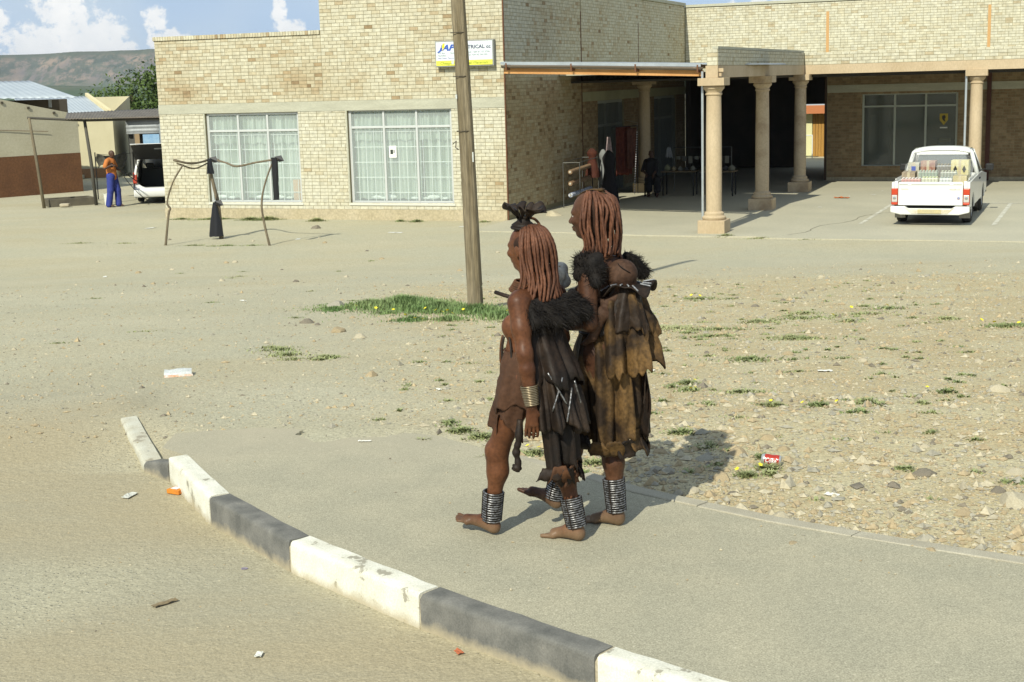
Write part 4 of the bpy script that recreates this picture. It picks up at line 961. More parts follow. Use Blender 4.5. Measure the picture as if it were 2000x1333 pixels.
    MC = mat('trough_concrete', (.14, .125, .09), (.10, .088, .065), scale=3)
    MB().box((0, 0, -.05), (1.45, .1, .22)).box((0, .8, -.05), (1.45, .9, .22)).build('long_wall', MC, t, bevel=.01); MB().box((0, .102, -.05), (.1, .798, .22)).box((1.35, .102, -.05), (1.45, .798, .22)).build('end_wall', MC, t, bevel=.01)
    tag(box('trough_rock', (0, 0, 0), (.3, .2, .1), mat('rock_pale', (.46, .41, .30), (.38, .33, .24), scale=6), None, bevel=.03, loc=(-14.15, 44.95, z0)), 'pale flat stone lying against the concrete trough', 'rock')
    # yellow house seen through the passage
    p = empty('orange_roof_house', UV(3.5, 27.0), -BA, 'yellow house with orange fascia and wooden door seen through the dark passage', 'building')
    MB().box((-4, 0, -.3), (-.14, 4, 2.0)).box((-.14, .1, -.3), (.6, 4, 2.0)).box((.6, 0, -.3), (4, 4, 2.0)).build('wall', mat('lime_plaster', (.62, .60, .34), fineamt=.04), p)
    for k in range(6): MB().box((-.12+k*.12, .03, -.1), (-.012+k*.12, .09, 1.98)).build('door_plank', mat('door_planks', (.40, .22, .055), (.34, .18, .045), scale=6, stretch=(6, 6, .6)), p)
    MB().box((-4.2, -.5, 1.82), (4.2, -.42, 2.16)).build('fascia', mat('fascia_terracotta', (.46, .17, .07), fineamt=.05), p); MB().box((-4.2, -.42, 2.1), (4.2, 4.2, 2.2)).build('roof', M_ROOF, p)
    rl = empty('white_railing', UV(3.45, 25.9), -BA, 'white pipe railing in front of the wooden door in the passage', 'railing')
    mw = mat('white_rail_paint', (.68, .68, .64), fineamt=.02)
    for x in (-1.2, -.35, .1): MB().tube([(x, 0, -.05), (x, 0, .95)], .022, 8).build('post', mw, rl)
    MB().tube([(-1.25, 0, .95), (.12, 0, .95)], .022, 8).build('rail', mw, rl)
build_left()
# ---------------------------------------------------------------- estate car being washed
def wheel(parent, loc, r=.32, w=.2, flip=1, name='wheel', hub=(.35, .35, .34)):
    wh = empty(name); wh.parent = parent; wh.location = loc
    MB().lathe([(r*.62, -w/2), (r*.9, -w/2), (r*.98, -w*.38), (r, -w*.2), (r, w*.2), (r*.98, w*.38), (r*.9, w/2), (r*.62, w/2)], 28, axis='y', caps=False).build('tyre', mat('tyre_rubber', (.035, .034, .032), (.06, .055, .045), scale=6, rough=.9), wh, smooth='auto')
    MB().lathe([(.02, -w*.42), (r*.3, -w*.44), (r*.55, -w*.36), (r*.64, -w*.46), (r*.64, w*.46), (r*.55, w*.36), (r*.3, w*.44), (.02, w*.42)], 20, axis='y').build('rim', mat('rim_%d' % int(hub[0]*100), hub, rough=.4, metal=.5, fineamt=.05), wh, smooth='auto')
    return wh
def build_suv():
    # local frame: x forward, y left, z up; rear bumper at x=0
    rz = math.pi/2-R(-9)
    s = empty('estate_car', (-11.02, 45.45, -1.25), rz, 'white estate car with its tailgate raised, half hidden by the brick wall', 'car')
    MW = mat('car_white', (.70, .71, .70), rough=.25, coat=.6, fineamt=.02); MD = mat('car_dark_trim', (.025, .026, .027), rough=.6, fineamt=.05); MG = mat('car_glass', (.03, .035, .035), rough=.05, spec=.8, fineamt=0)
    H = .84
    # side shells with rounded tumblehome, open at the back
    prof = lambda y0, sgn: [(y0, .30), (y0+.03*sgn, .55), (y0+.02*sgn, .80), (y0-.02*sgn, .92), (y0-.10*sgn, 1.22), (y0-.17*sgn, 1.42)]
    for sgn in (1, -1):
        rows = []
        for i, x in enumerate((.10, .16, .5, 1.2, 2.2, 3.2, 4.1, 4.4)):
            top = 1 if x < 2.9 else .6
            rows.append([(x+(.16 if k > 3 and i < 2 else .0)+(.05*k if i < 2 else 0), p[0], p[1] if (x < 2.9 or p[1] < .95) else .95) for k, p in enumerate(prof(H*sgn, sgn))])
        MB().grid(rows).build('side_panel', MW, s, smooth=True, solid=.03)
        MB().add([(.62, (H-.035)*sgn, .97), (2.4, (H-.035)*sgn, .97), (2.1, (H-.115)*sgn, 1.34), (.80, (H-.115)*sgn, 1.34)], [(0, 1, 2, 3)]).build('side_window', MG, s, solid=.02)
        for x in (.85, 3.5): wheel(s, (x, (H-.12)*sgn, .30), .30, .19, sgn)
        # tail light wraps the corner
        MB().prism([(.02, .66), (.10, .62), (.20, .66), (.26, .96), (.18, .98), (.08, .86)], (H-.10)*sgn, (H+.025)*sgn, 'y').build('tail_light', mat('lamp_red', (.42, .05, .02), rough=.15, coat=.5, fineamt=0), s, bevel=.012)
    MB().grid([[(x, H*y*.80, 1.42+.06*math.cos(y*1.4)) for y in np.linspace(-1, 1, 9)] for x in (.32, 1.0, 2.0, 2.7)]).build('roof', MW, s, smooth=True, solid=.03)
    MB().grid([[(x, H*y*.9, z) for y in np.linspace(-1, 1, 5)] for x, z in ((2.7, 1.42), (3.25, .97), (4.2, .86), (4.45, .6))]).build('bonnet', MW, s, smooth=True, solid=.03)
    MB().prism([(-.06, .20), (-.10, .27), (-.10, .42), (-.04, .50), (.16, .51), (.2, .2)], -H-.01, H+.01, 'y').build('bumper', MW, s, bevel=.03, smooth='auto')
    MB().box((.14, -H+.05, .44), (.2, H-.05, .52)).build('loading_sill', MD, s)
    # load bay
    MB().box((.2, -H+.06, .40), (1.5, H-.06, .45)).build('load_floor', MD, s); MB().box((1.30, -H+.08, .45), (1.42, H-.08, 1.05)).build('rear_seat', mat('seat_grey', (.05, .055, .055)), s, bevel=.05)
    for y in (-.42, .42): MB().box((1.30, y-.13, 1.06), (1.40, y+.13, 1.22)).build('headrest', mat('seat_grey', (.05, .055, .055)), s, bevel=.04)
    for sg in (1, -1): MB().add([(.18, (H-.085)*sg, .45), (1.4, (H-.085)*sg, .45), (1.4, (H-.20)*sg, 1.38), (.40, (H-.20)*sg, 1.38)], [(0, 1, 2, 3)]).build('bay_lining', MD, s, solid=.03)
    MB().box((.3, -H+.05, .22), (4.2, H-.05, .32)).build('underbody', MD, s)
    # raised tailgate
    tg = MB().grid([[(x-.03*math.cos(y*1.5), y*H*(.86+.10*min(k, 1)), z) for y in np.linspace(-1, 1, 9)] for k, (x, z) in enumerate(((.32, 1.47), (.02, 1.66), (-.25, 1.80), (-.52, 1.90), (-.64, 1.90)))]).build('tailgate', MW, s, smooth=True, solid=.02)
    MB().grid([[(x, y*H*.93, z) for y in np.linspace(-1, 1, 7)] for x, z in ((.24, 1.38), (-.04, 1.57), (-.29, 1.71), (-.56, 1.82), (-.70, 1.87))]).build('tailgate_lining', MD, tg, smooth=True)
    MB().box((-.46, -.2, 1.72), (-.40, .1, 1.76)).build('plate_recess', mat('plate_grey', (.35, .36, .34)), tg)
    for sg in (1, -1):       # rounded lower corners and curved rear pillars of the opening
        MB().prism([(.0, .50), (.30, .50), (.12, .54), (.03, .64), (.0, .82)], .10, .14, 'x').build('opening_corner', MW, s) if False else MB().add([(.10, (H-.02)*sg, .48), (.10, (H-.42)*sg, .48), (.11, (H-.26)*sg, .53), (.12, (H-.13)*sg, .62), (.14, (H-.085)*sg, .78), (.16, (H-.02)*sg, .80)], [(0, 1, 2, 3, 4, 5)]).build('opening_corner', MW, s, solid=.03)
        MB().tube(catmull([(.14, (H-.05)*sg, .76), (.18, (H-.07)*sg, 1.0), (.27, (H-.13)*sg, 1.25), (.36, (H-.2)*sg, 1.42)], 4), .045, 8).build('rear_pillar', MW, s, smooth=True)
    for sg in (1, -1): MB().tube([(-.22, .70*sg, 1.72), (.22, .72*sg, 1.12)], .012, 6).build('gas_strut', MD, s)
build_suv()
# ---------------------------------------------------------------- man washing the car
def body_prims(J, sc=1.0, fem=False):
    """J joints dict -> capsules for a clothed adult (legs, torso, arms, head)"""
    P = []
    def c(a, b, r0, r1, k=.03): P.append(('c', a, b, r0*sc, r1*sc, k*sc))
    return P, c
M_SKIN = mat('dark_skin', (.085, .045, .028), (.065, .034, .022), scale=6, rough=.5, fineamt=.06, spec=.4)
def hand(P, wrist, d, n, s=1.0, curl=.5, thumb=1):
    """palm and five separate fingers; d = direction of the fingers, n = palm normal (towards curl)"""
    w = Vector(wrist); d = Vector(d).normalized(); n = Vector(n); n = (n-d*n.dot(d)).normalized(); sd = d.cross(n)
    P.append(('e', tuple(w+d*.045*s), (.045*s, .045*s, .045*s), None, .012)) if False else None
    for q in (-.024, -.008, .008, .024): P.append(('c', tuple(w+sd*q*.6*s+d*.01*s), tuple(w+d*.085*s+sd*q*s), .014*s, .011*s, .008*s))
    for q, L_ in ((-.031, .070), (-.011, .082), (.010, .085), (.031, .076)):
        a = w+d*.085*s+sd*q*.85*s; c1 = curl*.5; b = a+(d*math.cos(c1)+n*math.sin(c1)+sd*q*4)*L_*.45*s; e = b+(d*math.cos(c1*2.2)+n*math.sin(c1*2.2))*L_*.33*s; g = e+(d*math.cos(c1*3.2)+n*math.sin(c1*3.2))*L_*.25*s
        for (u_, v_, r0, r1) in ((a, b, .0088, .0082), (b, e, .0082, .0076), (e, g, .0076, .0066)): P.append(('c', tuple(u_), tuple(v_), r0*s, r1*s, .003*s))
    t0 = w+d*.025*s+sd*.024*thumb*s; t1 = t0+(d*.6+sd*.75*thumb+n*.3).normalized()*.038*s; t2 = t1+(d*.9+sd*.25*thumb+n*.4).normalized()*.03*s
    P.append(('c', tuple(t0), tuple(t1), .012*s, .010*s, .008*s)); P.append(('c', tuple(t1), tuple(t2), .010*s, .008*s, .003*s))
def foot(P, heel, toe, up=(0, 0, 1), s=1.0, side=1):
    """bare foot: heel, arch, ball, five toes; heel and toe are points on the sole; side +1 = big toe towards -left normal"""
    h, t = Vector(heel), Vector(toe); d = (t-h).normalized(); u = Vector(up); u = (u-d*u.dot(d)).normalized(); sd = d.cross(u)*side; L_ = (t-h).length
    P.append(('c', tuple(h+d*.03+u*.033), tuple(h+d*L_*.35+u*.050), .033, .034, .02)); P.append(('c', tuple(h+d*L_*.30+u*.046), tuple(h+d*L_*.72+u*.024), .036, .025, .02))
    P.append(('c', tuple(h+d*L_*.70+u*.018-sd*.024), tuple(h+d*L_*.66+u*.018+sd*.026), .019, .017, .015))
    for i, (q, l, r) in enumerate(((-.030, 1.0, .0115), (-.013, .99, .0085), (.001, .965, .008), (.014, .93, .0078), (.027, .885, .0075))):
        P.append(('c', tuple(h+d*L_*.72+u*.014+sd*q*.9), tuple(h+d*(L_*l-r)+u*r+sd*q*1.18), r*1.1, r, .004))
def head_prims(P, c, fwd, up=(0, 0, 1), s=1.0):
    c = Vector(c); f = Vector(fwd).normalized(); u = Vector(up); u = (u-f*u.dot(f)).normalized(); l = u.cross(f)
    Rm = [[f.x, l.x, u.x], [f.y, l.y, u.y], [f.z, l.z, u.z]]
    def p(a, b, z): return tuple(c+f*a*s+l*b*s+u*z*s)
    P.append(('e', p(-.012, 0, .025), (.098*s, .075*s, .092*s), Rm, .02)); P.append(('e', p(.022, 0, -.030), (.066*s, .058*s, .085*s), Rm, .025))
    P.append(('e', p(.052, 0, -.088), (.024*s, .026*s, .02*s), Rm, .018)); P.append(('e', p(.070, 0, .018), (.022*s, .05*s, .016*s), Rm, .018))      # chin, brow
    P.append(('c', p(.084, 0, .005), p(.102, 0, -.026), .008*s, .0125*s, .010)); 
    for q in (-1, 1):
        P.append(('e', p(.092, .013*q, -.029), (.012*s, .009*s, .008*s), Rm, .006)); P.append(('e', p(.068, .036*q, -.022), (.022*s, .02*s, .018*s), Rm, .02))
        P.append(('e', p(-.005, .074*q, -.012), (.018*s, .008*s, .03*s), Rm, .006)); P.append(('e', p(.083, .031*q, .000), (.016*s, .014*s, .010*s), Rm, .008, 's'))
    P.append(('e', p(.083, 0, -.053), (.016*s, .024*s, .0075*s), Rm, .006)); P.append(('e', p(.080, 0, -.066), (.016*s, .022*s, .008*s), Rm, .006))
    return p
def build_washer():
    fz = R(-12)      # faces towards the car (to the right)
    t = empty('person', (-12.33, 44.62, -1.25), fz, 'man in an orange shirt and blue trousers hosing the white car', 'person')
    P = []; c = lambda a, b, r0, r1, k=.03: P.append(('c', a, b, r0, r1, k))
    # x forward, y left
    c((0, 0, .98), (-.03, 0, 1.36), .12, .135, .06); c((-.03, .13, 1.40), (-.03, -.13, 1.40), .07, .07, .06); c((-.02, 0, 1.42), (.02, 0, 1.54), .055, .05, .03)
    head_prims(P, (.05, 0, 1.62), (1, -.1, -.15))
    hips = [((0, .09, .92), (.10, .11, .50), (.10, .12, .09)), ((0, -.09, .92), (-.02, -.12, .50), (-.10, -.13, .09))]
    for a, b, e in hips: c(a, b, .10, .07, .03); c(b, e, .065, .045, .02)
    foot(P, (.05, .12, 0), (.30, .14, 0), side=-1); foot(P, (-.14, -.13, 0), (.11, -.14, 0))
    elL, wrL = (.02, .30, 1.16), (.24, .16, 1.08); elR, wrR = (-.05, -.32, 1.20), (.16, -.22, 1.30)
    c((-.03, .20, 1.40), elL, .05, .04, .03); c(elL, wrL, .038, .028, .02); c((-.03, -.20, 1.40), elR, .05, .04, .03); c(elR, wrR, .038, .028, .02)
    hand(P, wrL, (.9, -.2, -.1), (0, -.4, -1), curl=1.0); hand(P, wrR, (.9, .1, -.2), (0, .4, -1), curl=1.0, thumb=-1)
    sdf_obj('body', P, .014, M_SKIN, t)
    S = []; s_ = lambda a, b, r0, r1, k=.03: S.append(('c', a, b, r0, r1, k))
    s_((0, 0, .93), (-.03, 0, 1.36), .150, .16, .06); s_((-.03, .15, 1.41), (-.03, -.15, 1.41), .088, .088, .05); s_((-.03, .2, 1.40), (.0, .27, 1.24), .075, .075); s_((-.03, -.2, 1.40), (-.05, -.29, 1.26), .075, .075)
    sdf_obj('shirt', S, .016, mat('orange_cloth', (.52, .185, .05), (.44, .15, .04), scale=7, bump=.4, bscale=9, bdist=.02), t)
    T = []; q = lambda a, b, r0, r1, k=.03: T.append(('c', a, b, r0, r1, k))
    for a, b, e in hips: q(a, b, .125, .105, .05); q(b, (e[0], e[1], .07), .10, .10, .03)
    q((0, .07, .95), (0, -.07, .95), .125, .125, .05)
    sdf_obj('trousers', T, .016, mat('blue_cloth', (.045, .06, .27), (.03, .045, .21), scale=7, bump=.5, bscale=8, bdist=.02), t)
    # pressure lance with hose, held in both hands
    l = empty('pressure_lance', (-12.33, 44.62, -1.25), fz, 'black pressure lance and hose held by the man in orange', 'hose')
    mk = mat('lance_black', (.02, .02, .02), fineamt=.05)
    MB().tube([(.12, -.20, 1.34), (.30, .02, 1.12), (.85, .14, .70)], [.022, .02, .014], 8).build('lance', mk, l, smooth=True); MB().box((.10, -.24, 1.22), (.16, -.18, 1.36)).build('grip', mk, l, bevel=.01)
    MB().tube(catmull([(.30, .02, 1.10), (.50, .1, .72), (.85, .3, .25), (1.1, .7, .03), (1.5, 1.5, .03)], 6), .012, 6).build('hose', mk, l)
    b = empty('bucket', (-12.68, 45.25, -1.25), 0, 'small white plastic bucket behind the man in blue trousers', 'bucket')
    MB().lathe([(.105, 0), (.135, .34), (.142, .34), (.142, .36), (.128, .36), (.10, .02)], 20).build('pail', mat('white_plastic', (.66, .66, .58), rough=.5), b, smooth='auto'); MB().tube([(math.cos(a)*.14, 0, .34-math.sin(a)*.1) for a in np.linspace(0, math.pi, 9)], .004, 5).build('handle', mk, b)
    h = empty('hanging_cloth', (-13.2, 47.9, -1.25), 0, 'dark cloth hanging in a sagging bundle behind the carport pole', 'cloth')
    rows = []
    for k in range(8):
        t_ = k/7; rows.append([(x+.03*math.sin(k+x*9), .05*math.sin(x*16+k*.5), 1.50-.12*math.sin((x+.5)*1.2*math.pi)*.6-t_*(.42+.12*math.sin(x*7))) for x in np.linspace(-.5, .5, 22)])
    MB().grid(rows).build('cloth', mat('dark_cloth', (.05, .048, .038), (.10, .095, .075), scale=9), h, smooth=True, solid=.01)
    MB().tube([(-.5, 0, 1.5), (.1, .05, 1.42), (.7, .1, 1.5)], .008, 5).build('line', mk, h)
    for x in (-.55, .72): MB().tube([(x, .02, -.05), (x, .02, 1.55)], .02, 7).build('post', mk, h)
build_washer()
# ---------------------------------------------------------------- pickup truck
def build_truck():
    az = BA+R(1.5); rz = math.pi/2-az
    base = UV(10.46, -.38, .008)
    t = empty('pickup_truck', base, rz, 'white single cab pickup truck loaded with drinks, parked tail to camera', 'truck')
    t.scale = (1, 1, .955)
    MW = mat('truck_white', (.72, .73, .70), (.66, .66, .60), scale=2.5, rough=.28, coat=.5, fineamt=.02, contrast=(.5, .8)); MK = mat('truck_black', (.022, .022, .022), rough=.6, fineamt=.1); MG = mat('truck_glass', (.12, .14, .135), rough=.04, spec=.8, fineamt=0, alpha=.75)
    MR = mat('lamp_red_truck', (.50, .055, .02), rough=.12, coat=.6, fineamt=0); MCL = mat('lamp_clear', (.62, .60, .56), rough=.1, coat=.6, fineamt=0, metal=.3); MDU = mat('dusty_bumper', (.55, .50, .36), (.66, .65, .58), scale=6)
    W2 = .86
    def arch(cx, r, n=9, a0=math.pi, a1=0, cz=.34): return [(cx+r*math.cos(a), cz+r*math.sin(a)) for a in np.linspace(a0, a1, n)]
    # bed sides with wheel arches (outline x,z)
    out = [(.03, .44)]+[(.56, .42)]+arch(.97, .40)+[(1.40, .40), (2.33, .40), (2.33, 1.06), (.03, 1.04)]
    for s in (1, -1):
        y0, y1 = (W2-.06)*s, W2*s
        MB().prism(out, y0, y1, 'y').build('bed_side', MW, t, bevel=.018, smooth='auto')
        MB().box((.03, min(y0, (W2-.13)*s), 1.035), (2.33, max(y0, (W2-.13)*s), 1.065) ).build('bed_rail', MW, t, bevel=.008) if False else MB().box((.04, min((W2-.14)*s, (W2-.061)*s), .60), (2.33, max((W2-.14)*s, (W2-.061)*s), 1.055)).build('bed_lining', MW, t, bevel=.01)
        MB().tube([(.30, (W2-.05)*s, 1.09), (2.28, (W2-.05)*s, 1.09)], .014, 8).build('bed_rail', MW, t)
        # door and lower cab side
        MB().prism([(2.37, .40), (3.40, .40)]+arch(3.85, .42)[0:0]+[(3.44, .42), (3.44, 1.06), (2.37, 1.07)], (W2-.05)*s, (W2-.005)*s, 'y').build('door', MW, t, bevel=.012)
        MB().prism([(3.46, .42)]+arch(3.87, .41)+[(4.40, .42), (4.85, .48), (4.85, .92), (3.46, 1.05)], (W2-.05)*s, (W2-.005)*s, 'y').build('wing', MW, t, bevel=.02, smooth='auto')
        MB().box((2.52, (W2-.004) if s > 0 else -(W2+.018), .93), (2.72, (W2+.018) if s > 0 else -(W2-.004), .97)).build('door_handle', MK, t, bevel=.005)
        # side windows
        MB().add([(2.55, (W2-.052)*s, 1.09), (3.62, (W2-.052)*s, 1.08), (3.22, (W2-.185)*s, 1.555), (2.66, (W2-.195)*s, 1.56)], [(0, 1, 2, 3)]).build('side_window', MG, t, solid=.012)
        # mirrors
        m = MB().box((3.36, min((W2+.07)*s, (W2+.26)*s), 1.08), (3.44, max((W2+.07)*s, (W2+.26)*s), 1.26)).build('mirror', MK, t, bevel=.03, seg=3); MB().tube([(3.44, (W2-.06)*s, 1.08), (3.42, (W2+.09)*s, 1.12)], .02, 6).build('mirror_arm', MK, m)
        # tail lamps: red over clear over red
        yl0, yl1 = (W2-.145)*s, (W2+.004)*s
        if s < 0: yl0, yl1 = yl1, yl0
        MB().box((-.012, yl0, .50), (.10, yl1, .895)).build('tail_lamp', mat('lamp_housing', (.35, .06, .03), rough=.2, fineamt=0), t, bevel=.02)
        lp = t.children[-1]
        MB().box((-.02, yl0+.008, .745), (.0, yl1-.008, .885)).build('red_lens', MR, lp, bevel=.008); MB().box((-.021, yl0+.014, .57), (-.001, yl1-.014, .735)).build('clear_lens', MCL, lp, bevel=.008); MB().box((-.019, yl0+.008, .505), (.001, yl1-.008, .56)).build('red_lens', MR, lp, bevel=.008)
        MB().lathe([(.012, -.004), (.045, -.0), (.05, .006)], 12, (-.02, (yl0+yl1)/2, .66), 'x').build('reflector', mat('chrome', (.7, .7, .7), rough=.12, metal=1, fineamt=0), lp)
        wheel(t, (.97, (W2-.13)*s, .33), .33, .21, s, hub=(.45, .45, .43)); wheel(t, (3.86, (W2-.13)*s, .33), .33, .21, s, hub=(.45, .45, .43))
        MB().box((.50, min((W2-.26)*s, (W2-.02)*s), .14), (.515, max((W2-.26)*s, (W2-.02)*s), .50)).build('mud_flap', mat('flap_dusty', (.30, .28, .22), (.38, .35, .27), scale=5), t)
    # tailgate with top groove, pressed lettering and badge
    tg = MB().box((.0, -W2+.15, .49), (.055, W2-.15, 1.02)).build('tailgate', MW, t, bevel=.012)
    MB().box((-.004, -W2+.17, .975), (.004, W2-.17, .988)).build('groove', mat('groove_olive', (.22, .22, .13), fineamt=.1), tg); MB().box((-.002, -W2+.16, 1.022), (.06, W2-.16, 1.045)).build('top_rail', MW, tg, bevel=.008)
    for y in (.46, -.46): MB().box((-.010, y-.035, .965), (.0, y+.035, .998)).build('catch', MW, tg, bevel=.005)
    mt_ = mat('badge_beige', (.46, .42, .30), fineamt=0)
    text_mesh('TOYOTA', .05, 'lettering', mt_, tg, (-.006, .655, .855), (R(90), 0, R(-90)), width=.17); text_mesh('HILUX 2.5', .05, 'lettering', mt_, tg, (-.006, -.42, .855), (R(90), 0, R(-90)), width=.23)
    MB().lathe([(.005, -.006), (.035, -.004), (.037, .001)], 16, (0, -.62, .66), 'x').build('round_badge', mat('badge_mix', (.45, .25, .15), (.2, .3, .55), scale=25), tg)
    # bumper: stepped, with number plate
    MB().prism([(y, z) for y, z in ((-W2-.01, .47), (-W2-.01, .33), (-W2+.22, .27), (W2-.22, .27), (W2+.01, .33), (W2+.01, .47), (.55, .47), (.48, .42), (-.48, .42), (-.55, .47))], -.09, .06, 'x').build('bumper', MW, t, bevel=.02)
    MB().prism([(-.55, .455), (-.40, .30), (.40, .30), (.55, .455), (.46, .41), (-.46, .41)], -.10, -.092, 'x').build('bumper_step', MDU, t)
    pl = MB().box((-.115, -.26, .305), (-.102, .26, .405)).build('number_plate', mat('plate_yellow', (.52, .45, .24), (.45, .40, .24), scale=9), t, bevel=.004)
    MB().box((.3, -.6, .28), (4.8, .6, .44)).build('chassis', MK, t); MB().lathe([(.0, -.7), (.06, -.7), (.06, -.14), (.12, -.1), (.13, 0), (.12, .1), (.06, .14), (.06, .7), (.0, .7)], 12, (.97, 0, .33), 'y').build('axle', MK, t)
    MB().tube([(.2, -.45, .27), (1.2, -.48, .30)], .035, 8).build('exhaust', mat('rust_pipe', (.20, .10, .06)), t)
    MB().box((.1, -.8, .57), (2.33, .8, .60)).build('bed_floor', MW, t); MB().box((2.27, -.8, .6), (2.33, .8, 1.06)).build('bed_front', MW, t)
    # cab: loft of cross sections (half width bottom, half width top, z bottom, z top)
    def sec(x, wb, wt, zb, zt, n=10):
        pts = [(x, -wb, zb)]
        for a in np.linspace(0, 1, n): 
            th = math.pi*a; yy = -math.cos(th); k = abs(yy)**.45*(1 if yy > 0 else -1) if abs(yy) > 1e-6 else 0
            pts.append((x, wt*k, zt-.07*(abs(yy)**3.2)))
        pts.append((x, wb, zb)); return pts
    roof = [(2.38, .80, .60, 1.40, 1.66), (2.44, .80, .62, 1.40, 1.715), (2.7, .80, .63, 1.40, 1.735), (3.1, .8, .62, 1.40, 1.72), (3.3, .8, .60, 1.4, 1.68)]
    rows = [[(x, wt*1.06*y, z-.075*abs(y)**3.5) for y in np.linspace(-1, 1, 15)] for (x, wb, wt, zb, z) in roof]
    MB().grid(rows).build('roof', MW, t, smooth=True, solid=.04)
    # pillars
    for s in (1, -1):
        MB().tube([(2.38, (W2-.04)*s, 1.05), (2.41, (W2-.12)*s, 1.35), (2.43, .675*s, 1.60), (2.55, .62*s, 1.675)], [.055, .055, .05, .04], 8).build('rear_pillar', MW, t, smooth=True)
        MB().grid([[(x, (W2-.03-.0)*s if z < 1.1 else (.665)*s, z) for x in (2.36, 2.54)] for z in (1.06, 1.62)]).build('pillar_panel', MW, t, solid=.03)
        MB().tube([(3.72, (W2-.06)*s, 1.05), (3.27, .63*s, 1.63)], .035, 8).build('front_pillar', MW, t, smooth=True)
        MB().tube([(2.45, .64*s, 1.71), (3.3, .62*s, 1.68)], .008, 5).build('roof_gutter', mat('groove_olive', (.22, .22, .13), fineamt=.1), t)
    # rear wall of the cab and rear window
    MB().box((2.36, -W2+.03, .5), (2.40, W2-.03, 1.10)).build('cab_back', MW, t)
    MB().add([(2.39, -.64, 1.10), (2.39, .64, 1.10), (2.42, .55, 1.54), (2.42, -.55, 1.54)], [(0, 1, 2, 3)]).build('rear_window', MG, t, solid=.01)
    MB().tube([(2.385, -.66, 1.09), (2.385, .66, 1.09), (2.41, .57, 1.56), (2.41, -.57, 1.56), (2.385, -.66, 1.09)], .016, 6).build('window_seal', MK, t)
    MB().grid([[(x, y*w, z) for y in (-1, 1)] for x, w, z in ((2.40, .60, 1.55), (2.41, .60, 1.67))]).build('roof_header', MW, t, solid=.02)
    MB().add([(3.74, -.76, 1.06), (3.74, .76, 1.06), (3.29, .58, 1.62), (3.29, -.58, 1.62)], [(0, 1, 2, 3)]).build('windscreen', MG, t, solid=.01)
    for y in (.38, -.38):
        st = MB().box((2.75, y-.24, .6), (2.90, y+.24, 1.15)).build('seat', mat('seat_dark', (.04, .04, .042)), t, bevel=.04); MB().box((2.76, y-.12, 1.17), (2.85, y+.12, 1.36)).build('headrest', mat('seat_dark', (.04, .04, .042)), st, bevel=.03)
    MB().grid([[(x, y*.80, z-.05*abs(y)**3) for y in np.linspace(-1, 1, 9)] for x, z in ((3.70, 1.08), (4.2, 1.04), (4.75, .95), (4.95, .78))]).build('bonnet', MW, t, smooth=True, solid=.03)
    MB().box((4.82, -.80, .35), (5.0, .80, .80)).build('front_bumper', MW, t, bevel=.05)
    # ---- the load: every pack or box its own thing, resting on the bed floor or on the one below
    M4 = Matrix.Translation(base) @ Matrix.Rotation(rz, 4, 'Z') @ Matrix.Diagonal((1, 1, .955, 1))
    MCLR = mat('shrink_wrap', (.75, .77, .74), rough=.15, fineamt=0, alpha=.28, spec=.6)
    def at(x, y, z): p = M4 @ Vector((x, y, z)); return (p.x, p.y, p.z)
    def bottle_proto(c, cap): 
        a = MB().lathe([(.030, 0), (.033, .01), (.033, .12), (.030, .15), (.014, .185), (.013, .20)], 10).mesh('bottle'); b = MB().lathe([(.016, .20), (.016, .222), (.0, .223)], 8).mesh('cap')
        return a, b
    def pack(name, label, x, y, z, nx, ny, col, capc, h=1.0, wrap=True):
        p = empty(name, at(x, y, z), rz, label, 'drinks pack', 'goods loaded on the pickup'); a, b = bottle_proto(0, 0)
        m1 = mat('drink_'+str(col), col, fineamt=.05, rough=.25); m2 = mat('cap_'+str(capc), capc, fineamt=0, rough=.4); a.materials.append(m1); b.materials.append(m2)
        for i in range(nx):
            for j in range(ny):
                o = bpy.data.objects.new('bottle', a); COL.objects.link(o); o.parent = p; o.location = ((i-nx/2+.5)*.072, (j-ny/2+.5)*.072, .006); o.scale.z = h
                c = bpy.data.objects.new('cap', b); COL.objects.link(c); c.parent = o
        MB().box((-nx*.037, -ny*.037, 0), (nx*.037, ny*.037, .005)).build('tray', mat('tray_board', (.36, .26, .14)), p)
        if wrap: MB().box((-nx*.038, -ny*.038, .007), (nx*.038, ny*.038, .205*h)).build('wrap', MCLR, p, bevel=.02)
        return p
    def carton(label, x, y, z, sx, sy, sz, col, col2=None, mark=None):
        c = empty('carton', at(x, y, z), rz+random.uniform(-.05, .05), label, 'carton', 'goods loaded on the pickup')
        MB().box((-sx/2, -sy/2, 0), (sx/2, sy/2, sz)).build('box', mat('carton_'+str(col), col, col2 or col, scale=14), c, bevel=.006); MB().box((-sx/2-.002, -.03, sz*.02), (sx/2+.002, .03, sz+.002)).build('tape', mat('tape_tan', (.50, .44, .30)), c)
        if mark:
            for q in mark:
                MB().prism([(q-.045, sz*.5), (q, sz*.72), (q+.045, sz*.5), (q, sz*.28)], -sx/2-.004, -sx/2-.0005, 'x').build('diamond_print', mat('print_black2', (.04, .04, .04), fineamt=0), c)
        return c
    fz = .602
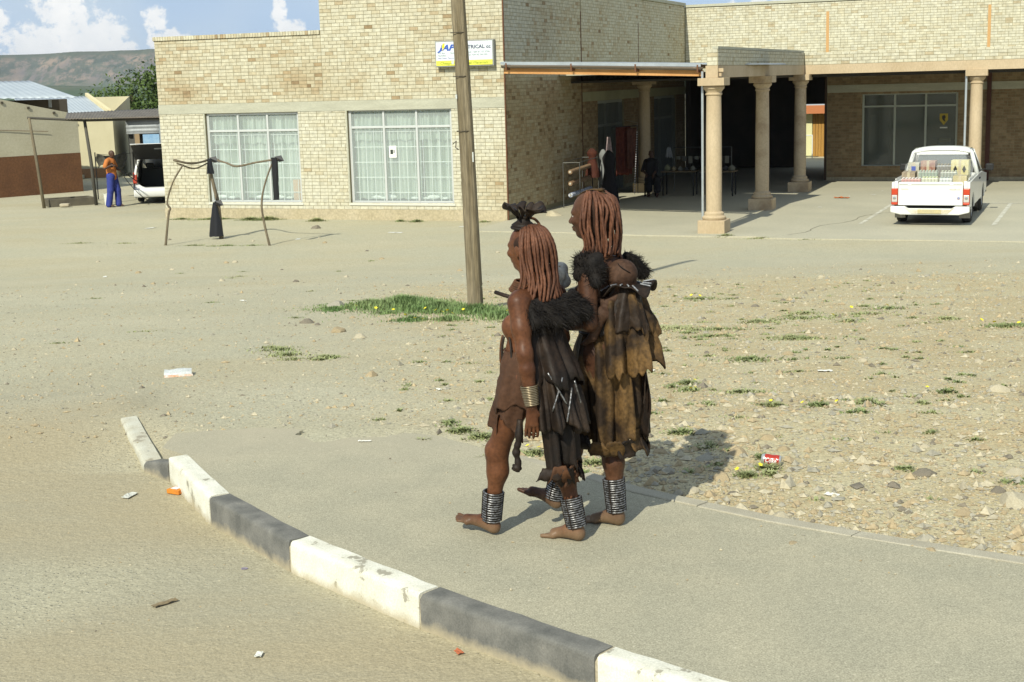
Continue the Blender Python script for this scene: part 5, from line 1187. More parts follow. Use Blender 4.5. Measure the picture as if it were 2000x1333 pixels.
    # crates hidden low in the bed lift the visible layer to the rim
    for k, (x, y) in enumerate(((.42, .42), (.42, -.02), (.42, -.48), (1.15, .42), (1.15, -.05), (1.15, -.5), (1.85, .42), (1.85, -.05), (1.85, -.5))):
        lab = ['cardboard case under the red bottles at the tail', 'cardboard case under the clear bottles at the tail', 'cardboard case under the tan carton at the tail', 'cardboard case mid bed on the left', 'cardboard case mid bed in the centre', 'cardboard case mid bed on the right', 'cardboard case by the cab on the left', 'cardboard case by the cab in the centre', 'cardboard case by the cab on the right'][k]
        carton(lab, x, y, fz, .66, .44, .34 if x < .6 else .40, (.40, .33, .21), (.33, .27, .17))
    pack('red_drinks_pack', 'shrink wrapped pack of red labelled bottles at the left of the tailgate', .30, .46, fz+.345, 4, 6, (.46, .10, .06), (.75, .75, .72), .75)
    pack('clear_drinks_pack', 'pack of pale yellow bottles in the middle of the tailgate', .30, .04, fz+.345, 4, 5, (.56, .55, .36), (.62, .66, .40), .85)
    pack('clear_drinks_pack', 'pack of clear water bottles right of the middle, behind the tailgate', .34, -.31, fz+.345, 4, 4, (.55, .58, .55), (.40, .45, .42), .8)
    carton('tan carton at the right end of the tailgate', .38, -.62, fz+.345, .5, .30, .22, (.50, .44, .27), (.42, .37, .22))
    pack('green_drinks_pack', 'pack of green bottles on the middle of the load', 1.0, .16, fz+.405, 4, 6, (.24, .33, .22), (.55, .60, .50), 1.05)
    pack('green_drinks_pack', 'pack of grey green bottles right of the middle of the load', 1.05, -.30, fz+.405, 4, 5, (.34, .38, .30), (.60, .62, .50), 1.0)
    carton('low brown carton on the left of the load', 1.1, .60, fz+.405, .6, .3, .20, (.38, .31, .22), (.30, .24, .17))
    carton('yellow carton with dark diamonds against the cab', 1.9, -.48, fz+.405, .4, .40, .42, (.58, .52, .24), (.64, .60, .36), (-.1, .1))
    pack('dark_drinks_pack', 'dark brown bottle pack against the rear window', 1.95, -.12, fz+.405, 4, 5, (.11, .09, .06), (.30, .26, .16), 1.45)
    carton('red brown patterned carton against the rear window', 1.98, .26, fz+.405, .34, .34, .40, (.28, .13, .10), (.42, .28, .20))
    carton('pale grey carton with a blue print left of the rear window', 1.92, .60, fz+.405, .34, .26, .36, (.52, .50, .40), (.46, .44, .34))
    bp = MB().box((-.175, -.05, .14), (-.172, .05, .28)).build('blue_print', mat('print_blue', (.10, .14, .42), fineamt=0), [o for o in bpy.data.objects if o.get('label') == 'pale grey carton with a blue print left of the rear window'][0])
    # clear plastic sheet draped over the load
    sh = empty('plastic_sheet', at(0, 0, 0), rz, 'crumpled clear plastic sheet draped over the drinks on the pickup', 'plastic sheet')
    rows = []
    for i in range(30):
        x = .62+i*.058; rows.append([(x, y, (1.30+.26*sst(1.5, 1.8, x))+.03*fbm(x, y, 3.2, 5)+.025*abs(fbm(x, y, 8, 9))-.28*sst(.55, .78, abs(y))) for y in np.linspace(-.78, .78, 34)])
    MB().grid(rows).build('sheet', mat('clear_film', (.80, .82, .80), rough=.12, fineamt=0, alpha=.16, spec=.7), sh, smooth=False)
build_truck()
# ---------------------------------------------------------------- market goods in the shade of the arcade
def build_market():
    def L(u, v, z=.006): return UV(u, v, z)
    def cloth_drape(parent, name, w0, w1, h, z1, m, folds=5, amp=.03, seed=0, n=26, k=12, depth=.06):
        rows = []
        for i in range(k+1):
            t = i/k; w = w0+(w1-w0)*t; rows.append([((j/n*2-1)*w/2+.01*fbm(i, j, .3, seed), depth*.0+amp*math.sin(j/n*folds*6.28+seed)*(.3+t)+.02*fbm(i, j, .25, seed+3), z1-h*t+.02*math.sin(j*.7+seed)*(t == 1)) for j in range(n+1)])
        return MB().grid(rows).build(name, m, parent, smooth=True, solid=.008)
    # garment on a stand
    def dressform(label, u, v, h, m, w=.42, mtop=None, rz=-BA+R(-10), zb=0.0):
        d = empty('dress_on_stand', L(u, v), rz, label, 'dress'); rows = []
        for i in range(15):
            t = i/14; z = h-(h-zb)*t; r = [.05, .12, .17, .16, .14, .125, .13, .15, .17, .185, .20, .21, .22, .23, .235][i]*w/.42
            rows.append([(r*math.cos(a)*(1+.08*math.sin(a*7)*t), r*.72*math.sin(a)*(1+.08*math.sin(a*7+1)*t), z) for a in np.linspace(0, 2*math.pi, 28, endpoint=False)])
        MB().grid(rows, True).build('dress', m, d, smooth=True); MB().tube([(0, 0, 0), (0, 0, h)], .015, 6).build('stand', mat('stand_black', (.03, .03, .03)), d); MB().box((-.14, -.14, 0), (.14, .14, .015)).build('foot', mat('stand_black', (.03, .03, .03)), d)
        if mtop: cloth_drape(d, 'scarf', .10, .26, .62, h+.38, mtop, 3, .02, 2); MB().tube([(0, 0, h), (0, 0, h+.42)], .012, 6).build('hook', mat('stand_black', (.03, .03, .03)), d)
        return d
    dressform('long black dress on a stand with a pale scarf hung above', 1.2, 4.95, 1.50, mat('cloth_black', (.012, .011, .013)), .5, mat('scarf_pale', (.36, .29, .28), (.22, .16, .17), scale=14))
    dressform('rust red dress on a stand beside the fabric rolls', .62, 5.2, 1.55, mat('cloth_rust', (.075, .022, .012), (.05, .016, .01), scale=8), .40, zb=.72)
    dressform('pale grey dress half behind the rust red dress', .84, 5.55, 1.50, mat('cloth_grey', (.20, .205, .20)), .30, zb=.5)
    h = empty('hanging_blanket', L(.75, 7.9), -BA+R(60), 'dark red blankets hanging from the security gate', 'blanket')
    cloth_drape(h, 'blanket', .62, .66, 1.45, 2.05, mat('cloth_darkred', (.08, .018, .013), (.13, .035, .02), scale=9), 4, .03, 4); cloth_drape(h, 'blanket', .40, .42, 1.2, 2.0, mat('cloth_brown', (.15, .06, .04), (.09, .04, .03), scale=9), 3, .04, 9).location = (.3, -.07, 0)
    MB().tube([(-.45, 0, 2.06), (.6, 0, 2.06)], .014, 6).build('rail', mat('stand_black', (.03, .03, .03)), h)
    for x in (-.45, .6): MB().tube([(x, 0, 0), (x, 0, 2.06)], .014, 6).build('post', mat('stand_black', (.03, .03, .03)), h)
    bs = empty('bead_string', L(1.35, 7.0), -BA, 'string of white beads hanging from the awning edge to the floor', 'beads')
    for i in range(26): MB().lathe([(.002, -.018), (.016, -.010), (.019, 0), (.016, .010), (.002, .018)], 8, (.004*i, 0, .12+i*.072)).build('bead', mat('bead_white', (.6, .6, .62), fineamt=0), bs, smooth=True)
    MB().tube([(0, 0, .08), (.11, 0, 2.2)], .003, 4).build('string', mat('cable_grey', (.5, .5, .45)), bs)
    MB().tube([(.11, 0, 2.2), (-.4, .6, 2.25)], .004, 4).build('string', mat('cable_grey', (.5, .5, .45)), bs)
    # rack of fabric rolls
    r = empty('fabric_rack', L(.35, 3.4), -BA, 'wire rack with three rolls of patterned fabric against the shaded wall', 'rack')
    ms = mat('rack_steel', (.11, .11, .10), metal=.4, rough=.5)
    for (x, y) in ((.0, .0), (.45, .1), (.0, 1.7), (.45, 1.8)): MB().tube([(x, y, 0), (x, y, 1.30 if y > 1 else 1.25)], .014, 6).build('post', ms, r)
    MB().tube([(0, 0, 1.25), (0, 1.7, 1.30), (.45, 1.8, 1.30), (.45, .1, 1.25), (0, 0, 1.25)], .012, 6).build('top_rail', ms, r)
    for (z, c, c2) in ((1.0, (.30, .20, .12), (.22, .15, .09)), (.68, (.28, .18, .10), (.20, .13, .08)), (.36, (.20, .24, .36), (.60, .62, .66))):
        rr = MB().tube([(.22, -.05, z), (.22, 1.75, z+.06)], .062, 14).build('fabric_roll', mat('roll_%d' % int(z*100), c, c2, scale=22, contrast=(.45, .55)), r, smooth='auto')
        MB().tube([(.22, -.065, z), (.22, .0, z+.002)], .028, 10).build('core', mat('core_card', (.55, .52, .42)), rr)
    # trestle tables with goods
    for k, (u, v) in enumerate(((2.55, 7.75), (3.75, 7.65))):
        t = empty('market_table', L(u, v), -BA+R(2), ['trestle table of market goods nearer the seated person', 'trestle table of market goods behind the first column'][k], 'table')
        MB().box((-.52, -.3, .70), (.52, .3, .73)).build('tabletop', mat('table_wood', (.16, .12, .07)), t, bevel=.004)
        for x in (-.46, .46):
            for y in (-.25, .25): MB().box((x-.018, y-.018, 0), (x+.018, y+.018, .698)).build('leg', mat('leg_dark', (.02, .02, .02)), t)
        for q in range(5):
            x = -.38+q*.19; s_ = random.uniform(.07, .12); g = empty('goods_bag', L(u+x, v+.02*q, .737), random.random(), ['olive bag', 'tan bag', 'grey bag', 'dark bag', 'pale bag'][q]+[' on the table nearer the seated person', ' on the table behind the first column'][k], 'bag', 'bags on the market tables')
            rows = [[(s_*rr_*math.cos(a), s_*.8*rr_*math.sin(a), zz*s_*1.4) for a in np.linspace(0, 2*math.pi, 12, endpoint=False)] for rr_, zz in ((.6, 0), (1, .25), (.95, .7), (.5, 1), (.15, 1.1), (.25, 1.25))]
            MB().grid(rows, True).build('bag', mat('bag_%d' % q, [(.16, .16, .09), (.26, .21, .12), (.13, .13, .11), (.04, .04, .04), (.16, .155, .12)][q]), g, smooth=True)
    st = empty('goods_stall', L(2.9, 9.2), -BA, 'wire goods stand with small items behind the market tables', 'rack')
    for x in (-.9, .9): MB().tube([(x, 0, 0), (x, 0, 1.35)], .015, 6).build('post', ms, st)
    for z in (1.35, 1.05): MB().tube([(-.9, 0, z), (.9, 0, z)], .012, 6).build('rail', ms, st)
    for q in range(9): MB().box((-.82+q*.19, -.02, .98-.06*(q % 3)), (-.70+q*.19, .02, 1.08)).build('packet', mat('packet_%d' % (q % 3), [(.16, .16, .13), (.10, .095, .08), (.2, .19, .15)][q % 3]), st)
    pp = empty('paper_bag', L(2.05, 8.4, .95), -BA+R(20), 'white crumpled paper bag hanging above the seated person', 'bag')
    cloth_drape(pp, 'paper', .10, .22, .3, .45, mat('paper_grey', (.26, .27, .28)), 3, .02, 6); MB().tube([(0, 0, .45), (-.1, .4, 1.2)], .004, 4).build('string', ms, pp)
    # seated trader in black
    sp = empty('person', L(1.75, 7.45), -BA+R(-20), 'trader in dark clothes seated in the shade beside the tables', 'person')
    P = []; c = lambda a, b, r0, r1, k=.03: P.append(('c', a, b, r0, r1, k))
    c((0, 0, .52), (.0, -.03, .98), .15, .15, .06); c((-.16, 0, 1.02), (.16, 0, 1.02), .07, .07, .05); c((0, 0, 1.05), (.01, -.02, 1.16), .055, .05); head_prims(P, (.02, -.03, 1.25), (.6, -.8, 0))
    for s in (-1, 1):
        c((.09*s, 0, .52), (.16*s+.25, -.28, .52), .085, .065); c((.16*s+.25, -.28, .52), (.15*s+.27, -.30, .10), .06, .042); foot(P, (.15*s+.26, -.27, .0), (.15*s+.37, -.48, .0))
        c((.20*s, 0, 1.02), (.25*s, -.10, .76), .05, .04); c((.25*s, -.10, .76), (.12*s+.15, -.28, .66), .038, .028); hand(P, (.12*s+.15, -.28, .66), (.3, -.6, -.3), (0, 0, -1), curl=.8)
    sdf_obj('body', P, .016, M_SKIN, sp)
    S = []; c2 = lambda a, b, r0, r1, k=.04: S.append(('c', a, b, r0, r1, k))
    c2((0, 0, .52), (0, -.03, .98), .18, .17, .06); c2((-.17, 0, 1.02), (.17, 0, 1.02), .085, .085, .05)
    for s in (-1, 1): c2((.09*s, 0, .52), (.16*s+.25, -.28, .50), .12, .11); c2((.16*s+.25, -.28, .50), (.15*s+.27, -.3, .22), .11, .11); c2((.2*s, 0, 1.02), (.25*s, -.1, .76), .065, .06)
    sdf_obj('dress', S, .018, mat('cloth_charcoal', (.018, .017, .018)), sp)
    ch = empty('stool', L(1.75, 7.45), -BA, 'low stool under the seated trader', 'stool')
    MB().box((-.19, -.17, .34), (.19, .17, .38)).build('seat', mat('leg_dark', (.02, .02, .02)), ch)
    for x in (-.16, .16):
        for y in (-.14, .14): MB().box((x-.02, y-.02, 0), (x+.02, y+.02, .338)).build('leg', mat('leg_dark', (.02, .02, .02)), ch)
build_market()
# ---------------------------------------------------------------- pole
def build_pole():
    p = empty('utility_pole', (-.45, 17.93, ground_z(-.45, 17.93)), 0, 'weathered grey wooden utility pole standing in the grass patch', 'pole')
    rows = []; n = 22
    for i in range(41):
        z = -.2+i*.205; r = .100-.0032*z; cx = -.030*z+.02*math.sin(z*.5); row = []
        for j in range(n):
            a = 2*math.pi*j/n; rr = r*(1+.03*mnoise.noise(Vector((math.cos(a)*2, math.sin(a)*2, z*.25)))+.02*mnoise.noise(Vector((math.cos(a)*6, math.sin(a)*6, z*.3))))
            if j == 17: rr *= .86
            if j in (16, 18): rr *= .97
            if j == 14 and i % 40 < 26: rr *= .93
            row.append((cx+rr*math.cos(a), rr*math.sin(a), z))
        rows.append(row)
    m = mat('weathered_pole', (.245, .205, .135), (.155, .125, .075), scale=5, stretch=(3, 3, .22), fine=26, fineamt=.22, rough=.9, bump=.6, bscale=14, bdist=.01)
    MB().grid(rows, True).build('shaft', m, p, smooth='auto', auto=30)
    mk = mat('pole_iron', (.08, .07, .055), metal=.4, rough=.6); mg = mat('pole_tag', (.55, .58, .56))
    for z in (3.48, 2.95, 2.28): 
        MB().tube([(-.03*z+.098*math.cos(a), .098*math.sin(a), z) for a in np.linspace(0, 2*math.pi, 20)], .005, 5).build('wire_band', mk, p)
    MB().tube([(-.22, -.02, 2.12), (-.175, -.04, 2.16), (-.185, -.05, 2.08), (-.15, -.03, 2.05)], .007, 5).build('hook', mk, p); MB().box((.02, -.112, 1.90), (.035, -.098, 2.02)).build('tag', mg, p); MB().box((-.20, -.06, 3.10), (-.17, -.04, 3.15)).build('tag', mg, p); MB().box((-.165, -.07, 2.68), (-.145, -.05, 2.73)).build('tag', mg, p)
build_pole()
# ---------------------------------------------------------------- grass, weeds, flowers
def blades(spots, seed, h=(.05, .12), w=.006, lean=.6):
    """spots: (x, y, rx, ry, n, hscale)"""
    r = np.random.default_rng(seed); V = []; F = []; k = 0
    for (x0, y0, rx, ry, n, hs) in spots:
        for i in range(n):
            a = r.uniform(0, 2*math.pi); q = abs(r.normal(0, .5)); q = min(q, 1.3); x = x0+rx*q*math.cos(a); y = y0+ry*q*math.sin(a); z = ground_z(x, y)-.005
            H = r.uniform(*h)*hs*max(.35, 1-.6*q); d = r.uniform(0, 2*math.pi); ln = r.uniform(.1, lean)*H; dx, dy = math.cos(d), math.sin(d); ww = w*r.uniform(.7, 1.4)
            px, py = -dy*ww, dx*ww
            V += [(x-px, y-py, z), (x+px, y+py, z), (x+dx*ln*.4+px*.8, y+dy*ln*.4+py*.8, z+H*.6), (x+dx*ln*.4-px*.8, y+dy*ln*.4-py*.8, z+H*.6), (x+dx*ln+px*.1, y+dy*ln+py*.1, z+H), (x+dx*ln-px*.1, y+dy*ln-py*.1, z+H)]
            F += [(k, k+1, k+2, k+3), (k+3, k+2, k+4, k+5)]; k += 6
    return np.array(V), np.array(F)
M_GRASS = leaf_mat('grass_green', (.11, .19, .06), (.22, .29, .12)); M_WEED = leaf_mat('weed_green', (.19, .235, .095), (.33, .34, .17))
WEEDS = [(1.78, 15.15), (2.54, 18.73), (2.76, 15.71), (2.8, 14.04), (3.73, 15.44), (4.5, 16.76), (5.1, 14.52), (1.4, 11.13), (1.36, 10.78), (2.18, 9.9), (3.22, 10.32), (1.86, 9.96), (1.35, 8.03), (1.5, 8.19), (-0.36, 9.31), (-0.22, 9.13), (0.13, 8.67), (0.48, 8.41), (-2.38, 14.26), (-1.81, 13.5), (-2.23, 13.8), (2.54, 10.0), (2.14, 12.43), (4.8, 15.42), (3.43, 16.43), (1.1, 9.12)]
def build_green():
    sp = [(-1.45, 18.9, .7, .9, 3400, 1.1), (-.95, 18.3, .6, .7, 2200, .85), (-1.9, 19.0, .55, .5, 1300, .8), (-.45, 17.8, .6, .55, 1500, .8), (-.1, 17.0, .45, .45, 1100, .7), (-1.2, 17.0, .35, .25, 500, .5), (-.75, 16.9, .28, .25, 400, .5), (-2.35, 18.7, .3, .35, 450, .4), (-2.45, 19.4, .35, .15, 250, .3), (-1.6, 18.0, .25, .2, 250, .35), (.1, 17.6, .3, .4, 500, .7), (-1.2, 18.3, 1.5, 1.3, 900, .45), (-.2, 17.2, .9, .8, 400, .4), (-2.5, 18.9, .7, .5, 260, .3)]
    V, F = blades(sp, 4, (.08, .17), .006, .8); tag(np_mesh('grass', V, F, M_GRASS), 'dense green grass patch around the foot of the pole', 'grass', kind='stuff')
    r = np.random.default_rng(9); ws = []
    for i, (x, y) in enumerate(WEEDS):
        k = .55+.45*r.random(); big = y > 12
        ws.append((x, y, (.42 if big else .16)*k, (.34 if big else .12)*k, 260 if big else 210, .55))
        ws.append((x+r.normal(0, .3), y+r.normal(0, .25), (.25 if big else .1)*k, .16*k, 110, .45))
    for (x, y, rx, ry, n) in ((1.5, 15.3, .9, .35, 900), (2.2, 15.0, .7, .25, 420), (1.3, 16.9, .6, .4, 420), (2.0, 14.3, .5, .2, 200), (3.3, 15.9, .7, .3, 420), (2.9, 13.9, .7, .16, 350), (5.2, 14.6, .45, .3, 500), (1.75, 10.6, .3, .12, 240), (4.1, 16.2, .6, .3, 240)): ws.append((x, y, rx, ry, n, .5))
    for i in range(260):
        y = r.uniform(7.2, 21); x = r.uniform(-.4+(9-y)*.25 if y < 9 else -1.2+.02*y, min(2.2+.32*y*.55, 7.5))
        if kerb_sd(x, y) < 2.4 and y < 9.2: continue
        ws.append((x, y, r.uniform(.03, .16), r.uniform(.03, .10), int(r.uniform(8, 60)), .4))
    for i in range(14): ws.append((r.uniform(-7, -2), r.uniform(12, 33), r.uniform(.1, .4), r.uniform(.05, .2), 60, .35))
    # weeds along the foot of the brick wall and at the first column
    for (u, v, ru, n, hs) in ((-8.6, -.35, .9, 700, 1.0), (-7.4, -.4, .45, 500, 1.5), (-6.9, -.35, .5, 600, 1.7), (-5.3, -.5, .28, 420, 1.5), (-9.6, -.4, .5, 300, .9), (-2.9, -.35, .22, 200, .9), (-2.4, -.4, .25, 320, 1.1), (-.55, -.3, .25, 200, .8), (6.3, -2.85, .3, 420, 1.2), (7.2, -3.1, .7, 380, .6), (8.3, -3.15, .6, 120, .5)):
        p = UV(u, v); ws.append((p[0], p[1], ru, .16, n, hs))
    for (x, y, n) in ((-6.5, 32.6, 160), (-7.3, 32.8, 160), (-5.9, 32.5, 120), (-9.1, 33.6, 90), (-10.3, 34, 120)): ws.append((x, y, .45, .12, n, .6))
    V, F = blades(ws, 12, (.035, .085), .007, 2.2); tag(np_mesh('weeds', V, F, M_WEED), 'sparse low green weeds over the waste ground', 'weeds', kind='stuff')
    # yellow wildflowers
    mb = MB()
    for k in range(5):
        a = k*2*math.pi/5; c, s = math.cos(a), math.sin(a); q = lambda x, y, z: (x*c-y*s, x*s+y*c, z)
        mb.add([q(0, 0, 0), q(.012, -.009, .004), q(.022, 0, .006), q(.012, .009, .004)], [(0, 1, 2, 3)])
    me = mb.mesh('petals'); me.materials.append(mat('petal_yellow', (.72, .60, .02), (.78, .70, .08), scale=30, fineamt=0))
    st = MB().tube([(0, 0, -.09), (0, 0, 0)], .002, 4).mesh('stem'); st.materials.append(M_WEED)
    pts = [(-2.15, 18.95), (-2.05, 18.6), (-1.95, 18.9), (-1.85, 18.55), (-1.75, 18.2), (-1.3, 17.2), (-1.15, 16.75), (-1.05, 16.65), (-.95, 17.7), (-.85, 17.45), (-.8, 17.6), (-.72, 17.2), (-.6, 17.6), (-.35, 18.1), (-.05, 17.2), (-1.5, 17.9), (-1.1, 18.0), (.15, 17.3),
           (5.0, 14.5), (5.15, 14.6), (5.2, 14.35), (4.95, 14.75), (5.3, 14.55), (2.7, 18.8), (2.5, 18.6), (2.4, 18.7), (2.3, 18.5), (3.6, 15.7), (4.0, 16.5), (4.6, 16.8), (4.45, 16.6), (1.45, 11.1), (1.3, 10.85), (1.4, 10.7), (1.36, 10.65), (2.1, 9.95), (2.2, 9.9), (2.3, 9.88), (2.05, 9.85), (1.75, 10.0), (1.85, 9.98), (3.1, 10.4), (3.25, 10.3), (3.35, 10.35), (1.3, 8.07), (1.45, 8.15), (.08, 8.75), (.15, 8.7), (.55, 8.5), (1.15, 9.15), (1.0, 12.5), (2.2, 13.0)]
    for (x, y) in pts:
        s = 1.15 if y > 13 else .75; f = empty('yellow_flower', (x, y, ground_z(x, y)+.05*s), random.random()*6, 'small yellow wildflower '+('in the grass patch at the pole' if x < .3 and y > 16 else ('in the weeds at the far right' if x > 4.8 else ('in the weeds near the pavement edging' if y < 9.4 else ('in the weeds beyond the red can' if y < 11.5 else 'in the far weeds right of the women')))), 'flower', 'yellow wildflowers')
        f.scale = (s, s, s); f.rotation_euler = (random.uniform(.2, .7), random.uniform(-.3, .3), random.random()*6)
        for nm, m_ in (('petals', me), ('stem', st)): o = bpy.data.objects.new(nm, m_); COL.objects.link(o); o.parent = f
build_green()
# ---------------------------------------------------------------- stones
def rock_mesh(seed, n=2, rough=.32):
    bm = bmesh.new(); bmesh.ops.create_icosphere(bm, subdivisions=n, radius=1)
    for v in bm.verts:
        p = v.co.copy(); v.co *= 1+rough*mnoise.noise(p*1.1+Vector((seed*3.1, 0, 0)))+rough*.5*mnoise.noise(p*2.7+Vector((0, seed, 0)))
        for q in (Vector((.3, .5, .8)), Vector((-.7, .1, .6)), Vector((.6, -.6, .5)), Vector((-.2, -.8, .4))):
            q = q.normalized(); d = v.co.dot(q)-.72
            if d > 0: v.co -= q*d*.9
    me = bpy.data.meshes.new('rock'); bm.to_mesh(me); bm.free(); return me
def build_stones():
    mats = [mat('stone_tan', (.43, .345, .21), (.34, .27, .165), scale=9, bump=.5, bscale=20), mat('stone_grey', (.37, .345, .27), (.29, .27, .21), scale=9, bump=.5, bscale=20), mat('stone_pale', (.49, .44, .315), (.42, .37, .26), scale=9, bump=.5, bscale=20), mat('stone_dark', (.17, .15, .115), (.23, .20, .15), scale=9, bump=.5, bscale=20)]
    ms = [rock_mesh(i) for i in range(8)]
    variants = {}
    def rock(x, y, s, mi, lab, grp=None, flat=.6, z=None, k=None):
        k = random.randrange(8) if k is None else k
        if (k, mi) not in variants:
            c = ms[k].copy(); c.materials.append(mats[mi]); variants[(k, mi)] = c
        o = bpy.data.objects.new('rock', variants[(k, mi)]); COL.objects.link(o)
        o.location = (x, y, (ground_z(x, y) if z is None else z)+s*flat*.05); o.scale = (s, s*random.uniform(.6, .9), s*flat); o.rotation_euler = (random.uniform(-.2, .2), random.uniform(-.2, .2), random.random()*6)
        tag(o, lab, 'rock', grp)
    rock(-2.36, 19.04, .17, 1, 'grey rock at the left end of the grass patch'); p = UV(.78, 1.25); rock(p[0], p[1], .24, 2, 'pale block of stone lying at the foot of the shaded side wall', z=OZ)
    rock(-4.88, 36.05, .15, 3, 'dark rock on the sand below the right shop window')
    rock(1.38, 8.56, .075, 0, 'tan rock with weeds just left of the red can'); rock(1.20, 7.99, .075, 0, 'tan rock in the shadow by the pavement edging'); rock(1.16, 8.46, .08, 1, 'flat grey slab in the far shadow', flat=.25); rock(2.37, 7.98, .085, 3, 'dark slate rock right of the red can', flat=.45)
    rock(1.0, 7.75, .055, 2, 'pale rock beside the edging in the shadow'); rock(2.67, 7.34, .12, 2, 'large pale rock at the right edge of the picture')
    G = 'rocks scattered on the ground'
    def LBL(x, y, mi): return ['tan', 'grey', 'pale', 'dark'][mi]+' stone lying '+('on the sand before the shop' if y > 23 else ('in the rubble close to the pavement edging' if y < 9.6 and x > 0 else ('on the waste ground right of the women' if x > .5 else 'on the gravel between the kerb end and the pole')))
    for (x, y, s, mi) in ((1.63, 8.92, .055, 0), (1.68, 8.62, .05, 0), (1.4, 7.23, .06, 2), (2.06, 8.11, .05, 2), (2.67, 7.59, .05, 3), (3.6, 10.3, .09, 2), (.91, 8.63, .05, 0), (-1.97, 15.87, .11, 0), (-2.47, 17.0, .10, 3), (-2.31, 16.71, .05, 3), (1.37, 6.77, .05, 0), (2.01, 6.6, .05, 0), (-1.65, 15.2, .08, 2), (-1.23, 12.12, .08, 0), (2.16, 8.01, .05, 2), (1.96, 8.31, .05, 2), (2.35, 7.19, .06, 0), (2.89, 7.93, .06, 2)):
        rock(x, y, s, mi, LBL(x, y, mi), G)
    r = np.random.default_rng(5)
    for i in range(46):
        y = r.uniform(7, 22); x = r.uniform(-2.0 if y > 11 else .2+(8.6-y)*1.0, .34*y)
        if y < 9.4 and kerb_sd(x, y) < 2.6: continue
        mi = int(r.choice([0, 1, 2, 2, 3])); rock(x, y, r.uniform(.018, .042)*(1+.03*y), mi, LBL(x, y, mi), G)
    for i in range(30): x, y, mi = r.uniform(-9, 3), r.uniform(24, 35), int(r.choice([0, 2, 2, 3])); rock(x, y, r.uniform(.03, .075), mi, LBL(x, y, mi), G)
    # loose gravel: too many to count
    base = np.array([(1, 0, 0), (-1, 0, 0), (0, 1, 0), (0, -1, 0), (0, 0, 1), (0, 0, -1)], float); tri = np.array([(0, 2, 4), (2, 1, 4), (1, 3, 4), (3, 0, 4), (2, 0, 5), (1, 2, 5), (3, 1, 5), (0, 3, 5)])
    n0 = 420000; y = 6.2+19*r.random(n0)**1.7; x = r.uniform(-.42, .40, n0)*y+r.uniform(0, .5, n0)
    ky = np.array([k[1] for k in KERB])[::-1]; kx = np.array([k[0] for k in KERB])[::-1]; left = x-np.interp(y, ky, kx)       # > 0: right of the kerb line
    ex = np.interp(y, [3.4, 5.3, 6.33, 7.06, 7.7, 8.38, 8.78, 9.15, 9.5], [7.0, 4.0, 2.4, 1.35, .66, .13, -.2, -.52, -.9])+.12
    onpave = (y < 9.55) & (left > -.05) & (x < ex); road = (y < 9.6) & (left <= -.05)
    st = gsample(GST, x, y); gap = np.array([fbm(a_, b_, .6, 77, 2) for a_, b_ in zip(x[::8], y[::8])]).repeat(8)[:n0]
    dens = np.where(road, .006, .085+.27*st*(.7+.7*gap)); dens[onpave] = .0022
    keep = r.random(n0) < dens; x, y, st, road, onpave = x[keep], y[keep], st[keep], road[keep], onpave[keep]; m = len(x)
    size = np.minimum(r.lognormal(-5.1, np.where(y < 10.5, .72, .58), m), .042)*np.where(st > .3, 1, .8)*(1+.02*y); size = np.where(road | onpave, np.minimum(size*.7, .008), size)
    z = np.where(onpave, .002, gsample(GZ_, x, y))
    sh = np.stack([np.ones(m), r.uniform(.55, 1, m), r.uniform(.35, .8, m)], 1); P = base[None]*sh[:, None]*size[:, None, None]*(1+.32*r.normal(size=(m, 6, 1))); a = r.uniform(0, 6.28, m)[:, None]; c_, s_ = np.cos(a), np.sin(a)
    P = np.stack([P[..., 0]*c_-P[..., 1]*s_, P[..., 0]*s_+P[..., 1]*c_, P[..., 2]], 2)+np.stack([x, y, z+size*.12], 1)[:, None]
    kk = r.choice(4, m, p=[.38, .27, .27, .08]); Vs = {k: list(P[kk == k]) for k in range(4)}
    for k in range(4):
        V = np.concatenate(Vs[k]); m = len(Vs[k]); F = (np.arange(m)[:, None, None]*6+tri[None]).reshape(-1, 3)
        tag(np_mesh('gravel', V, F, mats[k]), ['loose tan gravel over the waste ground', 'loose grey gravel over the waste ground', 'loose pale gravel over the waste ground', 'loose dark gravel over the waste ground'][k], 'gravel', kind='stuff')
build_stones()
